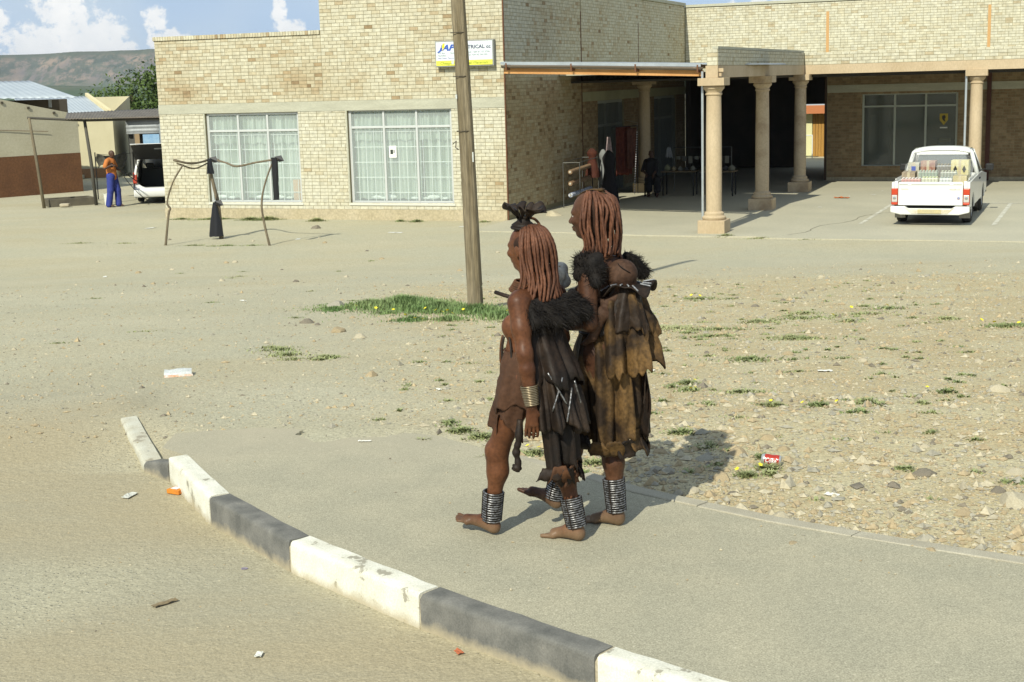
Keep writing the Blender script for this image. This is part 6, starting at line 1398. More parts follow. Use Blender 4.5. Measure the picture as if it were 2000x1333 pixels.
# ---------------------------------------------------------------- litter
def build_litter():
    can = empty('drink_can', (1.54, 8.27, ground_z(1.54, 8.27)+.034), 0, 'red drink can with white lettering lying in the rubble', 'can'); can.rotation_euler = (0, R(4), R(-18))
    mr = mat('can_red', (.36, .03, .018), rough=.4, fineamt=.12, coat=.3); ms = mat('can_silver', (.6, .6, .58), rough=.3, metal=.7, fineamt=.05)
    MB().lathe([(.033, -.040), (.0335, -.02), (.031, .005), (.0335, .025), (.033, .046)], 22, (0, 0, 0), 'x', caps=False).build('side', mr, can, smooth='auto')
    MB().lathe([(.004, -.054), (.024, -.055), (.027, -.060), (.033, -.048), (.0332, -.0402)], 22, (0, 0, 0), 'x').build('lid', ms, can, smooth='auto'); MB().lathe([(.0332, .0462), (.027, .056), (.020, .052), (.003, .052)], 22, (0, 0, 0), 'x').build('bottom', ms, can, smooth='auto')
    mw = mat('can_white', (.75, .74, .70), fineamt=0)
    tx = text_mesh('Coke', .040, 'lettering', mw, can, (0, 0, 0), (0, 0, 0), shear=.25, width=.066, bold=.0008, extrude=.0)
    for v in tx.data.vertices:
        x, y = v.co.x-.034, v.co.y-.010; a = -1.05+y/.034; v.co = Vector((x, .0346*math.sin(a)*1.0, .0346*math.cos(a))) if False else Vector((x, -.0346*math.cos(a+1.1), .0346*math.sin(a+1.1)))
    ob = empty('orange_packet', (-2.10, 8.50, ground_z(-2.1, 8.5)+.004), R(-25), 'crushed orange cardboard packet against the foot of the kerb', 'packet')
    MB().prism([(-.05, -.035), (.045, -.04), (.055, .03), (-.04, .04)], 0, .028, 'z').build('box', mat('packet_orange', (.62, .24, .03), (.55, .19, .03), scale=30), ob, bevel=.003); MB().prism([(-.03, -.02), (.02, -.022), (.024, .02), (-.026, .022)], .029, .031, 'z').build('label', mat('packet_white', (.66, .68, .70), fineamt=0), ob)
    MB().add([(.05, -.03, .01), (.10, -.04, .03), (.09, .02, .02), (.052, .02, .012)], [(0, 1, 2, 3)]).build('flap', mat('packet_orange', (.62, .24, .03)), ob, solid=.002)
    pp = empty('paper_carton', (-3.0, 12.50, ground_z(-3, 12.5)+.006), R(12), 'flattened white and orange carton on the gravel left of the women', 'carton')
    MB().grid([[(x, y, .035+.02*fbm(x*4, y*4, 2, 3)-.02*(y < -.09)) for x in np.linspace(-.12, .12, 7)] for y in np.linspace(-.1, .1, 6)]).build('sheet', mat('carton_white', (.62, .64, .62), (.5, .52, .5), scale=12), pp, solid=.004)
    MB().grid([[(x, -.105-.01*k, .02-.02*k) for x in np.linspace(-.12, .13, 7)] for k in range(2)]).build('orange_edge', mat('carton_orange', (.55, .22, .06), (.6, .55, .5), scale=25), pp, solid=.004)
    def scrap(name, label, x, y, w, h, col, z=None, cat='litter', seed=0, lift=.02):
        o = MB().grid([[(-w/2+w*i/7, -h/2+h*j/4, .006+lift*abs(fbm(i*.5, j*.6, 1, seed))) for i in range(8)] for j in range(5)]).build(name, mat('scrap_%s' % str(col), col, fineamt=.08), None, solid=.002, loc=(x, y, (ground_z(x, y) if z is None else z)+.002)); o.rotation_euler.z = seed*1.3; tag(o, label, cat); return o
    scrap('plastic_scrap', 'clear white plastic scrap on the road left of the orange packet', -2.38, 8.45, .11, .05, (.52, .52, .46), seed=1); scrap('dry_leaf', 'brown dried leaf litter on the sandy road', -1.72, 6.57, .13, .035, (.22, .17, .10), seed=3); scrap('sweet_wrapper', 'red and silver sweet wrapper at the foot of the black kerb block', -.27, 5.87, .045, .03, (.42, .13, .06), seed=4, lift=.03)
    scrap('plastic_scrap', 'white scrap near the bottom left of the sandy road', -1.15, 5.9, .05, .03, (.6, .6, .54), seed=6); scrap('paper_scrap', 'white paper strip on the pavement beside the ragged asphalt edge', -.98, 9.02, .085, .012, (.7, .7, .66), z=0.0, seed=0)
    p = UV(7.46, 6.86); scrap('orange_rag', 'orange rag lying on the paved court beside the columns', p[0], p[1], .42, .16, (.45, .12, .03), z=OZ+.006, seed=2, lift=.10)
    k = 0
    for (u, v, w) in ((8.2, 8.0, .12), (7.6, 7.4, .08), (7.3, 4.0, .10), (8.3, 9.3, .07), (14.0, 7.5, .15), (12.6, 8.8, .08)):
        q = UV(u, v); scrap('paper_scrap', 'small white paper scrap on the paved court', q[0], q[1], w, w*.6, (.66, .66, .6), z=OZ+.006, seed=k); bpy.data.objects[-1] if False else None; COL.objects[-1]['group'] = 'paper scraps on the court'; k += 1
    for (x, y, w) in ((-5.0, 33.6, .22), (-2.75, 34.4, .35), (-9.4, 37.3, .30), (-3.9, 20.5, .12), (-1.1, 35.4, .3), (-7.8, 27.2, .15)):
        scrap('paper_scrap', 'small white paper scrap on the sand before the shop', x, y, w, w*.45, (.66, .66, .6), seed=k); COL.objects[-1]['group'] = 'paper scraps on the sand'; k += 1
    for (x, y, w) in ((2.6, 11.6, .12), (1.2, 11.9, .05), (1.75, 7.6, .08), (3.0, 8.9, .04), (-.6, 11.2, .06)):
        scrap('plastic_scrap', 'white plastic scrap among the stones of the waste ground', x, y, w, w*.5, (.68, .68, .62), seed=k); COL.objects[-1]['group'] = 'plastic scraps on the waste ground'; k += 1
    rg = tag(MB().tube([(math.cos(a)*.016, math.sin(a)*.010, 0) for a in np.linspace(0, 6.28, 17)], .0022, 5).build('plastic_ring', mat('ring_violet', (.25, .22, .32), fineamt=0), None, loc=(-1.42, 7.05, ground_z(-1.42, 7.05)+.004)), 'small violet plastic ring on the sandy road', 'ring')
build_litter()
# ---------------------------------------------------------------- branch frame with black bags
def build_frame():
    f = empty('branch_frame', (-6.6, 33.2, -1.27), 0, 'rough frame of crooked branches standing before the left shop window', 'frame')
    m = mat('branch_bark', (.20, .165, .11), (.13, .105, .07), scale=7, stretch=(2, 2, .5), bump=.5, bscale=25)
    def pts(P): return [(x+6.6, y-33.2, z+1.27) for x, y, z in P]
    def branch(nm, P, r0, r1):
        c = catmull(pts(P), 5); n = len(c); return MB().tube(c, [(r0+(r1-r0)*i/(n-1))*(1+.16*mnoise.noise(Vector((i*.7, r0*50, 0)))) for i in range(n)], 9).build(nm, m, f, smooth=True)
    branch('post', [(-8.02, 33.05, -1.35), (-7.89, 33.05, -.56), (-7.84, 33.05, -.42), (-7.90, 33.05, -.26), (-7.73, 33.05, .2), (-7.47, 33.05, .59)], .03, .018)
    branch('post', [(-6.93, 34.2, -1.35), (-6.96, 34.2, -.45), (-7.02, 34.2, -.08), (-7.08, 34.2, .29), (-7.09, 34.2, .58)], .055, .032)
    branch('post', [(-5.47, 32.43, -1.35), (-5.57, 32.43, -.8), (-5.61, 32.43, -.39), (-5.56, 32.43, -.04), (-5.42, 32.43, .36), (-5.28, 32.43, .66)], .03, .018)
    branch('rail', [(-7.66, 32.95, .70), (-7.34, 33.2, .60), (-7.19, 33.8, .60), (-7.06, 34.2, .63), (-6.65, 33.8, .57), (-6.29, 33.3, .5), (-5.75, 32.8, .6), (-5.16, 32.36, .69)], .028, .022)
    branch('rail', [(-7.6, 33.0, .62), (-7.3, 33.4, .47), (-7.1, 34.1, .56), (-6.9, 34.3, .62)], .02, .015)
    mk = mat('black_plastic', (.014, .014, .016), rough=.32, fineamt=.1, spec=.5)
    def bag(label, top, w0, w1, h, seed):
        b = empty('plastic_bag', top, 0, label, 'bag'); rows = []
        for i in range(11):
            t = i/10; w = w0+(w1-w0)*t**.8
            rows.append([((w+.02*fbm(i, j, .4, seed))*math.cos(a)*(1+.15*math.sin(3*a+seed)), .4*w*math.sin(a)*(1+.3*math.sin(5*a+i*.3)), -h*t+.03*fbm(i, j, .5, seed+4)) for j, a in enumerate(np.linspace(0, 2*math.pi, 16, endpoint=False))])
        MB().grid(rows, True).build('film', mk, b, smooth=True)
        MB().add([(0, 0, .02), (.16, .02, .05), (.22, -.02, -.08), (.10, 0, -.10)], [(0, 1, 2, 3)]).build('knot_end', mk, b, solid=.01)
        return b
    bag('black plastic bag tied in a bunch over the middle post of the branch frame', (-7.07, 34.05, .66), .04, .09, .36, 1); bag('long black plastic strip hanging from the right end of the branch frame', (-5.25, 32.36, .72), .075, .06, .95, 3); bag('black plastic sheet hanging against the foot of the middle post', (-7.02, 34.08, -.38), .03, .17, .82, 6)
build_frame()
# ---------------------------------------------------------------- the two women (local frame: x forward, y left, z up)
M_OCHRE = mat('ochre_skin', (.140, .056, .025), (.078, .030, .014), scale=4.5, rough=.46, fineamt=.16, spec=.28, fine=55, bump=.25, bscale=45, bdist=.006)
M_OCHRE2 = mat('ochre_skin_dark', (.095, .043, .022), (.056, .025, .014), scale=4.5, rough=.48, fineamt=.16, spec=.25, fine=55, bump=.25, bscale=45, bdist=.006)
M_BABY = mat('child_skin', (.080, .043, .026), (.052, .028, .018), scale=7, rough=.7, fineamt=.2, spec=.2, bump=.3, bscale=40, bdist=.006)
M_BRAID = mat('ochre_braid', (.150, .062, .033), (.080, .032, .017), scale=14, stretch=(1, 1, .5), rough=.6, fine=150, fineamt=.25, bump=.4, bscale=120, bdist=.004)
M_SCALP = mat('dark_scalp', (.022, .012, .008), (.045, .02, .012), scale=18, rough=.8)
M_FLUFF = mat('black_hair', (.0065, .005, .0045), (.012, .009, .007), scale=14, rough=.75, fineamt=.2)
M_LEATHER_D = mat('leather_dark', (.009, .0065, .005), (.026, .015, .009), scale=9, rough=.62, bump=.6, bscale=30, bdist=.006, fineamt=.2)
M_LEATHER_M = mat('leather_umber', (.030, .019, .012), (.012, .008, .006), scale=9, rough=.6, bump=.5, bscale=34, bdist=.006, fineamt=.18)
M_LEATHER_O = mat('leather_ochre', (.135, .076, .026), (.022, .013, .007), scale=6, rough=.75, bump=.6, bscale=26, bdist=.006, fineamt=.26, contrast=(.36, .58))
M_LEATHER_R = mat('leather_red', (.13, .056, .024), (.06, .028, .014), scale=12, rough=.75, bump=.5, bscale=30, bdist=.006)
M_CLOTH_B = mat('brown_apron', (.082, .039, .021), (.055, .026, .014), scale=5, rough=.8, bump=.35, bscale=16, bdist=.008, fineamt=.12)
M_METAL = mat('worn_iron_bead', (.36, .36, .37), (.10, .098, .095), scale=60, rough=.38, metal=.7, fineamt=.25, contrast=(.45, .55))
M_BRASS = mat('brass_ring', (.34, .28, .19), (.24, .19, .12), scale=20, rough=.35, metal=.75, fineamt=.1)
for _m in (M_OCHRE, M_OCHRE2):
    _N = _m.node_tree.nodes; _L = _m.node_tree.links; _b = _N['Principled BSDF']; _src = _b.inputs['Base Color'].links[0].from_socket
    _tc = _N.new('ShaderNodeTexCoord'); _sp = _N.new('ShaderNodeSeparateXYZ'); _L.new(_tc.outputs['Object'], _sp.inputs[0]); _nz = _N.new('ShaderNodeTexNoise'); _nz.inputs['Scale'].default_value = 18; _L.new(_tc.outputs['Object'], _nz.inputs['Vector'])
    _a = _N.new('ShaderNodeMath'); _a.operation = 'MULTIPLY_ADD'; _L.new(_nz.outputs[0], _a.inputs[0]); _a.inputs[1].default_value = .06; _L.new(_sp.outputs[2], _a.inputs[2])
    _r = _N.new('ShaderNodeMapRange'); _L.new(_a.outputs[0], _r.inputs[0]); _r.inputs[1].default_value = .06; _r.inputs[2].default_value = .13; _r.inputs[3].default_value = .75; _r.inputs[4].default_value = 0
    _x = _N.new('ShaderNodeMix'); _x.data_type = 'RGBA'; _L.new(_r.outputs[0], _x.inputs[0]); _L.new(_src, _x.inputs[6]); _x.inputs[7].default_value = (.20, .135, .08, 1); _L.new(_x.outputs[2], _b.inputs['Base Color'])
def wrap(name, parent, m, ph0, ph1, prof, folds=8, a0=.004, a1=.02, hem=.03, seed=0, n=80, rows=26, thick=.006, topn=.0, ragged=0.0):
    """hide hanging round the body; prof: (z, centre x, radius x, radius y) from the top down; angle 0 = front, 90 = left"""
    zs = [p[0] for p in prof][::-1]; R_ = []
    def itp(z, k): return float(np.interp(z, zs, [p[k] for p in prof][::-1]))
    zt, zb = prof[0][0], prof[-1][0]
    for i in range(rows+1):
        t = i/rows; row = []
        for j in range(n+1):
            ph = R(ph0+(ph1-ph0)*j/n); hn = hem*(fbm(ph*1.6, seed, 1.3, seed)*1.6+ragged*fbm(ph*6, seed, 1.0, seed+3)); z = zt+(zb-zt+hn)*t+topn*fbm(ph*2, seed, 1, seed+8)*(1-t)
            z0 = max(min(z, zt), zb); amp = a0+(a1-a0)*t
            w = amp*(math.sin(ph*folds+seed+1.4*fbm(ph, t*2, 1.0, seed+1))+.45*math.sin(ph*folds*2.3+seed*2+t*2)); w += .010*fbm(ph*2, t*3, 1.2, seed+5)
            rx, ry, c = itp(z0, 2)+w, itp(z0, 3)+w, itp(z0, 1); row.append((c+rx*math.cos(ph), ry*math.sin(ph), z))
        R_.append(row)
    return MB().grid(R_).build(name, m, parent, smooth=True, solid=thick)
def rings(name, parent, a, b, r0, r1, n, rad, m, beads=True, gap=1.0, seg=20):
    """stack of separate rings from a to b"""
    a, b = Vector(a), Vector(b); ax = (b-a).normalized(); q = Vector((0, 0, 1)).rotation_difference(ax); mb = MB()
    for i in range(n):
        t = i/(n-1); c = a.lerp(b, t); r = r0+(r1-r0)*t+random.uniform(-.0006, .0006); tl = Quaternion((1, 0, 0), random.uniform(-.012, .012))
        pts = [c+q @ (tl @ Vector((math.cos(x)*r, math.sin(x)*r, 0))) for x in np.linspace(0, 2*math.pi, seg+1)]
        rr = [rad*(1+((.10*math.sin(k*2.6+i)) if beads else 0)) for k in range(seg+1)]; mb.tube(pts, rr, 6, caps=False)
    return mb.build(name, m, parent, smooth=True)
def anklet(parent, a, b, r0, r1, n=17):
    a, b = Vector(a), Vector(b); ax = (b-a).normalized(); q = Vector((0, 0, 1)).rotation_difference(ax)
    o = MB().tube([a.lerp(b, t) for t in (0, .5, 1)], [r0-.003, (r0+r1)/2-.003, r1-.003], 18, caps=False).build('anklet', M_LEATHER_D, parent, smooth=True, solid=.003)
    rings('bead_ring', o, a+ax*.004, b-ax*.004, r0+.001, r1+.001, max(n-4, 9), .0040, M_METAL)
    for ang in (.6, 1.5, 3.6, 4.6):
        MB().tube([a.lerp(b, t)+q @ (Vector((math.cos(ang), math.sin(ang), 0))*((r0+(r1-r0)*t)+.004)) for t in (0, .5, 1)], .0035, 5).build('lace', M_LEATHER_D, o)
    return o
def fluff(parent, tufts, n, seed, L=(.04, .08), sag=.6, name='hair_puff'):
    """tufts: (top point, bottom point, r top, r bottom)"""
    r = np.random.default_rng(seed); prims = []
    for (a, b, r0, r1) in tufts:
        prims.append(('c', a, b, r0*.85, r1*.8, .018))
    core = sdf_obj(name, prims, .009, M_FLUFF, parent, relax=1); V = []; F = []; k = 0
    for i in range(n):
        a, b, r0, r1 = tufts[r.integers(len(tufts))]; a, b = Vector(a), Vector(b); t = r.random()**.7; ax = (b-a).normalized() if (b-a).length > 1e-5 else Vector((0, 0, -1)); d = Vector(r.normal(size=3)); d.normalize()
        rr = (r0+(r1-r0)*t); p0 = a.lerp(b, t)+d*rr*.72; l = r.uniform(*L); d2 = (d*.55+ax*sag+Vector(r.normal(0, .30, 3))).normalized(); p1 = p0+(d*.5+d2*.5)*l*.5; p2 = p1+d2*l*.5+Vector(r.normal(0, .006, 3))
        s = d.cross(Vector(r.normal(size=3))).normalized()*r.uniform(.0010, .0024)
        V += [p0-s, p0+s, p1+s*.8, p1-s*.8, p2+s*.15, p2-s*.15]; F += [(k, k+1, k+2, k+3), (k+3, k+2, k+4, k+5)]; k += 6
    o = np_mesh('hair_strands', np.array([tuple(v) for v in V]), np.array(F), M_FLUFF, core); tag(o, kind='stuff'); return core
def braid(parent, pts, r, seed, taper=.8):
    c = catmull(pts, 7); n = len(c)
    return MB().tube(c, [r*(1+.10*math.sin(i*2.2+seed)+.07*mnoise.noise(Vector((i*.5, seed, 0))))*(1-(1-taper)*i/n) for i in range(n)], 7).build('braid', M_BRAID, parent, smooth=True)
def eyes(parent, p, s=1.0):
    for q in (-1, 1): MB().lathe([(.001, -.010), (.007, -.007), (.0098, 0), (.007, .007), (.001, .010)], 10, p(.073, .031*q, .001)).build('eye', mat('eye_white', (.55, .5, .45), rough=.2, fineamt=0), parent, smooth=True)
def build_near():
    w = empty('person', (.093, 6.958, 0), R(152), 'nearer woman with a leather crest on ochre braids, brass bracelets and dark pleated hide skirt', 'person')
    P = []; c = lambda a, b, r0, r1, k=.03: P.append(('c', a, b, r0, r1, k)); e = lambda a, r, k=.05: P.append(('e', a, r, None, k))
    e((-.025, 0, .86), (.115, .145, .12)); e((.015, 0, 1.0), (.088, .118, .14)); e((-.02, 0, 1.15), (.092, .138, .13)); e((.045, 0, .955), (.075, .105, .10)); c((-.02, .125, 1.248), (-.07, -.13, 1.24), .052, .052, .05)
    e((-.02, 0, 1.235), (.07, .12, .055)); c((-.015, 0, 1.25), (.004, 0, 1.40), .052, .045, .04)
    e((.062, .078, 1.10), (.052, .050, .062), .03); e((.052, -.075, 1.10), (.052, .050, .062), .03)
    pf = head_prims(P, (.012, 0, 1.485), (1, -.22, -.06))
    # legs: left forward with the heel down, right behind
    for hip, kn, an, s in (((.0, .078, .84), (.180, .052, .452), (.232, .042, .105), 1), ((-.04, -.078, .84), (-.105, -.052, .44), (-.212, -.042, .10), -1)):
        h, k, a = map(Vector, (hip, kn, an)); c(tuple(h), tuple(k), .092, .050, .05); c(tuple(k+Vector((.012, 0, .006))), tuple(k+Vector((.010, 0, -.02))), .036, .034, .03); c(tuple(k), tuple(k.lerp(a, .30)+Vector((-.014, 0, 0))), .049, .047, .05); c(tuple(k.lerp(a, .30)+Vector((-.014, 0, 0))), tuple(a), .047, .029, .05); c(tuple(a), tuple(a+Vector((-.005, 0, -.05))), .034, .034, .02)
    foot(P, (.195, .040, .002), (.455, .045, .062), up=(-.2, 0, 1), side=-1); foot(P, (-.252, -.042, 0), (-.020, -.046, 0), side=1)
    # left arm hangs, right arm bent forward under the bundle
    sh, el, wr = Vector((-.022, .165, 1.238)), Vector((-.075, .214, 1.0)), Vector((-.108, .214, .745)); c(tuple(sh), tuple(sh.lerp(el, .5)), .054, .045, .03); c(tuple(sh.lerp(el, .5)), tuple(el), .045, .036, .03); c(tuple(el), tuple(el.lerp(wr, .3)), .037, .038, .03); c(tuple(el.lerp(wr, .3)), tuple(wr), .038, .025, .02)
    hand(P, wr+Vector((0, 0, -.012)), (.04, -.02, -1), (.5, -.8, 0), .98, .42, 1)
    sh, el, wr = Vector((-.07, -.165, 1.232)), Vector((-.06, -.235, 1.0)), Vector((.05, -.17, .90)); c(tuple(sh), tuple(el), .05, .037, .03); c(tuple(el), tuple(wr), .037, .025, .02); hand(P, wr, (.7, .3, -.5), (0, .5, -.6), .95, .8, -1)
    body = sdf_obj('body', P, .0055, M_OCHRE, w, relax=2); eyes(body, pf)
    # hair: scalp cap and braids flowing to the dark puffs on the shoulders
    hair = sdf_obj('hair', [('e', (-.018, 0, 1.508), (.104, .084, .088), None, .02), ('e', (-.05, 0, 1.45), (.066, .072, .08), None, .03)], .007, M_SCALP, w)
    n = 25
    for i in range(n):
        t = i/(n-1); ph = R(84+t*222); cf, sf = math.cos(ph), math.sin(ph); j = lambda s=.006: random.uniform(-s, s)
        ex = .03-.06*min(t*2.2, 1)-.13*math.sin(min(t*1.25, 1)*math.pi)**.8; ey = .135*math.cos(t*math.pi*.95)
        braid(hair, [(.005+cf*.035+j(), sf*.03+j(), 1.596+j(.004)), (-.006+cf*.088, sf*.072, 1.568+j()), (-.010+cf*(.112+.009*(i % 2))+j(.004), sf*(.093+.008*(i % 2))+j(.004), 1.50), (-.016+cf*(.112+.010*(i % 2))+j(), sf*(.095+.009*(i % 2))+j(), 1.42), (-.035+cf*.098+(ex-cf*.098)*.35+j(), sf*.10+(ey-sf*.1)*.3+j(), 1.335), (ex+j(.012), ey+j(.012), 1.235+j(.012))], .0084, i)
    for i in range(13):
        t = i/12; ph = R(92+t*185); cf, sf = math.cos(ph), math.sin(ph); j = lambda s=.006: random.uniform(-s, s)
        braid(hair, [(-.004+cf*.02, sf*.018, 1.598), (-.010+cf*.072, sf*.060, 1.584), (-.012+cf*.112, sf*.094, 1.525), (-.02+cf*.121+j(), sf*.104, 1.44+j(.01)), (-.045+cf*.100+j(), sf*.110, 1.345), (-.075+cf*.085+j(.015), sf*.12, 1.25+j(.012))], .0080, i+40)
    tf = []; rr = random.Random(3); pth = catmull([(-.005, .135, 1.235), (-.06, .12, 1.235), (-.12, .06, 1.232), (-.155, -.02, 1.235), (-.175, -.10, 1.24), (-.15, -.175, 1.245)], 4)
    for i, p in enumerate(pth):
        dn = Vector((-.045-.02*(i/len(pth))+rr.uniform(-.012, .012), (.02 if i < 6 else -.015)+rr.uniform(-.015, .015), -.085+rr.uniform(-.03, .02))); tf.append((tuple(p), tuple(p+dn), .026, rr.uniform(.036, .052)))
    fluff(w, tf, 6500, 3, (.03, .07), 1.0)
    # leather crest
    cr = empty('leather_crest'); cr.parent = w; cr.location = (.022, .002, 1.598); cr.rotation_euler = (0, R(-4), 0); cr.scale = (1.12, 1.12, 1.15)
    MB().lathe([(.050, -.012), (.054, .0), (.044, .008), (.030, .018), (.026, .032), (.032, .040)], 18).build('crest_band', M_LEATHER_D, cr, smooth=True)
    for k in range(11):
        a = k*2*math.pi/11+.2; rows = []; wd = random.uniform(.020, .028); hh = random.uniform(.070, .098); out = random.uniform(.055, .082)
        for i in range(7):
            t = i/6; rr = .022+out*t**1.3; z = .025+hh*(t-.25*t**3); curl = .010*math.sin(t*5+k)
            rows.append([((rr+curl*u_*2)*math.cos(a+u_*wd/.045*(.6+.6*t)), (rr+curl*u_*2)*math.sin(a+u_*wd/.045*(.6+.6*t)), z+.012*math.sin(u_*3+k)*t-abs(u_)*.018*t) for u_ in np.linspace(-.5, .5, 6)])
        MB().grid(rows).build('crest_leaf', M_LEATHER_M if k % 3 else M_LEATHER_D, cr, smooth=True, solid=.005)
    MB().tube(catmull([(.0, -.01, .03), (-.045, -.01, .03), (-.075, -.008, .005), (-.085, -.005, -.035)], 5), .006, 6).build('crest_tie', M_LEATHER_R, cr, smooth=True)
    MB().tube([(.06*math.cos(a)-.008, .052*math.sin(a), -.012) for a in np.linspace(0, 6.28, 22)], .007, 6).build('crest_tie', M_LEATHER_D, cr, smooth=True)
    # neck cords, collar stick, chest straps
    nk = rings('necklace', w, (.012, 0, 1.272), (.006, 0, 1.315), .088, .066, 6, .0065, M_LEATHER_R, beads=True)
    MB().tube([(.175, .03, 1.262), (.12, .045, 1.252), (.06, .06, 1.244)], .0105, 8).build('collar_stick', M_LEATHER_D, w, smooth=True)
    MB().tube(catmull([(.13, .05, 1.05), (.142, .05, 1.0), (.146, .052, .93), (.142, .05, .90)], 4), [.006]*13, 6).build('chest_strap', M_LEATHER_R, w, smooth=True); MB().tube(catmull([(.108, .08, 1.05), (.118, .085, .99), (.112, .09, .93), (.118, .09, .905)], 4), [.007]*13, 6).build('chest_strap', M_LEATHER_M, w, smooth=True); MB().tube(catmull([(.06, .11, 1.06), (.04, .135, 1.0), (.03, .15, .94)], 4), .006, 6).build('chest_strap', M_LEATHER_D, w, smooth=True)
    # brown apron over the hips: over-fold and longer under layer
    wrap('apron', w, M_CLOTH_B, -120, 128, [(.985, .018, .110, .132), (.93, .015, .130, .162), (.86, .012, .143, .182), (.78, .025, .150, .186), (.705, .035, .158, .186)], 5, .003, .016, .05, 2, ragged=.1)
    wrap('apron_under', w, M_CLOTH_B, -110, 122, [(.80, .02, .128, .165), (.72, .045, .140, .168), (.66, .06, .145, .162), (.60, .065, .148, .158)], 6, .004, .016, .10, 5, ragged=.12)
    MB().tube([(.018+.112*math.cos(a), .134*math.sin(a), .972+.008*math.sin(a*3)) for a in np.linspace(-2.2, 2.4, 30)], .006, 6).build('belt', M_CLOTH_B, w, smooth=True)
    # dark pleated back hides
    wrap('back_hide', w, M_LEATHER_M, 108, 264, [(1.0, -.03, .105, .135), (.94, -.035, .135, .160), (.84, -.045, .165, .178), (.72, -.05, .195, .188), (.605, -.055, .215, .190)], 15, .004, .024, .07, 3, n=150, ragged=.5)
    wrap('back_hide_top', w, M_LEATHER_D, 92, 268, [(1.19, -.03, .098, .150), (1.08, -.03, .112, .146), (.98, -.035, .150, .165), (.90, -.045, .18, .178), (.85, -.05, .19, .182)], 7, .004, .022, .07, 9, n=90, ragged=.6)
    wrap('skirt', w, M_LEATHER_D, 114, 285, [(.88, -.03, .125, .165), (.70, -.045, .150, .165), (.55, -.06, .155, .155), (.40, -.075, .150, .140)], 9, .004, .022, .07, 6, n=120, ragged=.5)
    for k in range(9):
        ph = R(122+k*17+random.uniform(-6, 6)); x, y = -.075+.158*math.cos(ph), .148*math.sin(ph); z = .43+random.uniform(-.03, .02); rows = []
        for i in range(6):
            t = i/5; rows.append([(x+math.cos(ph)*(.006+.016*math.sin(t*2.2+k))+(-math.sin(ph))*u_*(.03+.035*t), y+math.sin(ph)*(.006+.016*math.sin(t*2.2+k))+math.cos(ph)*u_*(.03+.035*t), z-(.06+.05*((k*37)%7)/7)*t+.03*fbm(u_*3, t*2, 1, k)+.012*math.sin(u_*9+k)*t) for u_ in np.linspace(-1, 1, 7)])
        MB().grid(rows).build('hem_flap', M_LEATHER_R if k in (1, 3, 4) else M_LEATHER_D, w, smooth=True, solid=.006)
    # twisted hide tail beside the hand and metal-beaded thongs on the back
    c_ = catmull([(-.02, .175, .66), (-.015, .185, .56), (.0, .186, .50), (-.008, .185, .44), (.006, .186, .405)], 6); MB().tube(c_, [.017+.011*mnoise.noise(Vector((i*.37, 2.2, 0)))+(.010 if i > 20 else 0) for i in range(len(c_))], 8).build('hide_tail', M_LEATHER_M, w, smooth=True)
    for k, (a0, a1) in enumerate(((128, 150), (150, 128), (175, 190), (168, 150))):
        MB().tube([(-.045+.20*math.cos(R(a0+(a1-a0)*t))-.02*t, .195*math.sin(R(a0+(a1-a0)*t)), .90-.03*k-.16*t) for t in np.linspace(0, 1, 8)], .0045, 6).build('beaded_thong', M_METAL, w, smooth=True)
    # brass bracelets, beaded anklets
    rings('bracelet', w, (-.1075, .214, .752), (-.0955, .214, .842), .0335, .0415, 12, .0036, M_BRASS, beads=False, seg=24)
    anklet(w, (.232, .042, .078), (.212, .046, .235), .047, .050); anklet(w, (-.213, -.042, .072), (-.180, -.045, .222), .046, .050, 18)
build_near()
def build_bundle():
    b = empty('cloth_bundle', (.093, 6.958, 0), R(152), 'crumpled pale cloth bundle carried on the right shoulder of the nearer woman', 'bundle')
    P = []
    for k in range(16): a = k*.9; P.append(('e', (-.03+.052*math.cos(a)*(k/16), -.235+.055*math.sin(a), 1.315+.030*math.sin(a*1.7)), (.040, .036, .038), None, .012))
    sdf_obj('cloth', P, .008, mat('pale_cloth', (.66, .64, .57), (.50, .47, .40), scale=14, bump=.6, bscale=40, bdist=.01), b)
    for k in range(5): MB().tube(catmull([(-.06+k*.02, -.19, 1.35), (-.05+k*.02, -.24, 1.365), (-.02+k*.015, -.285, 1.33)], 4), .006, 5).build('fold', mat('tan_cloth', (.42, .34, .22)), b, smooth=True)
build_bundle()
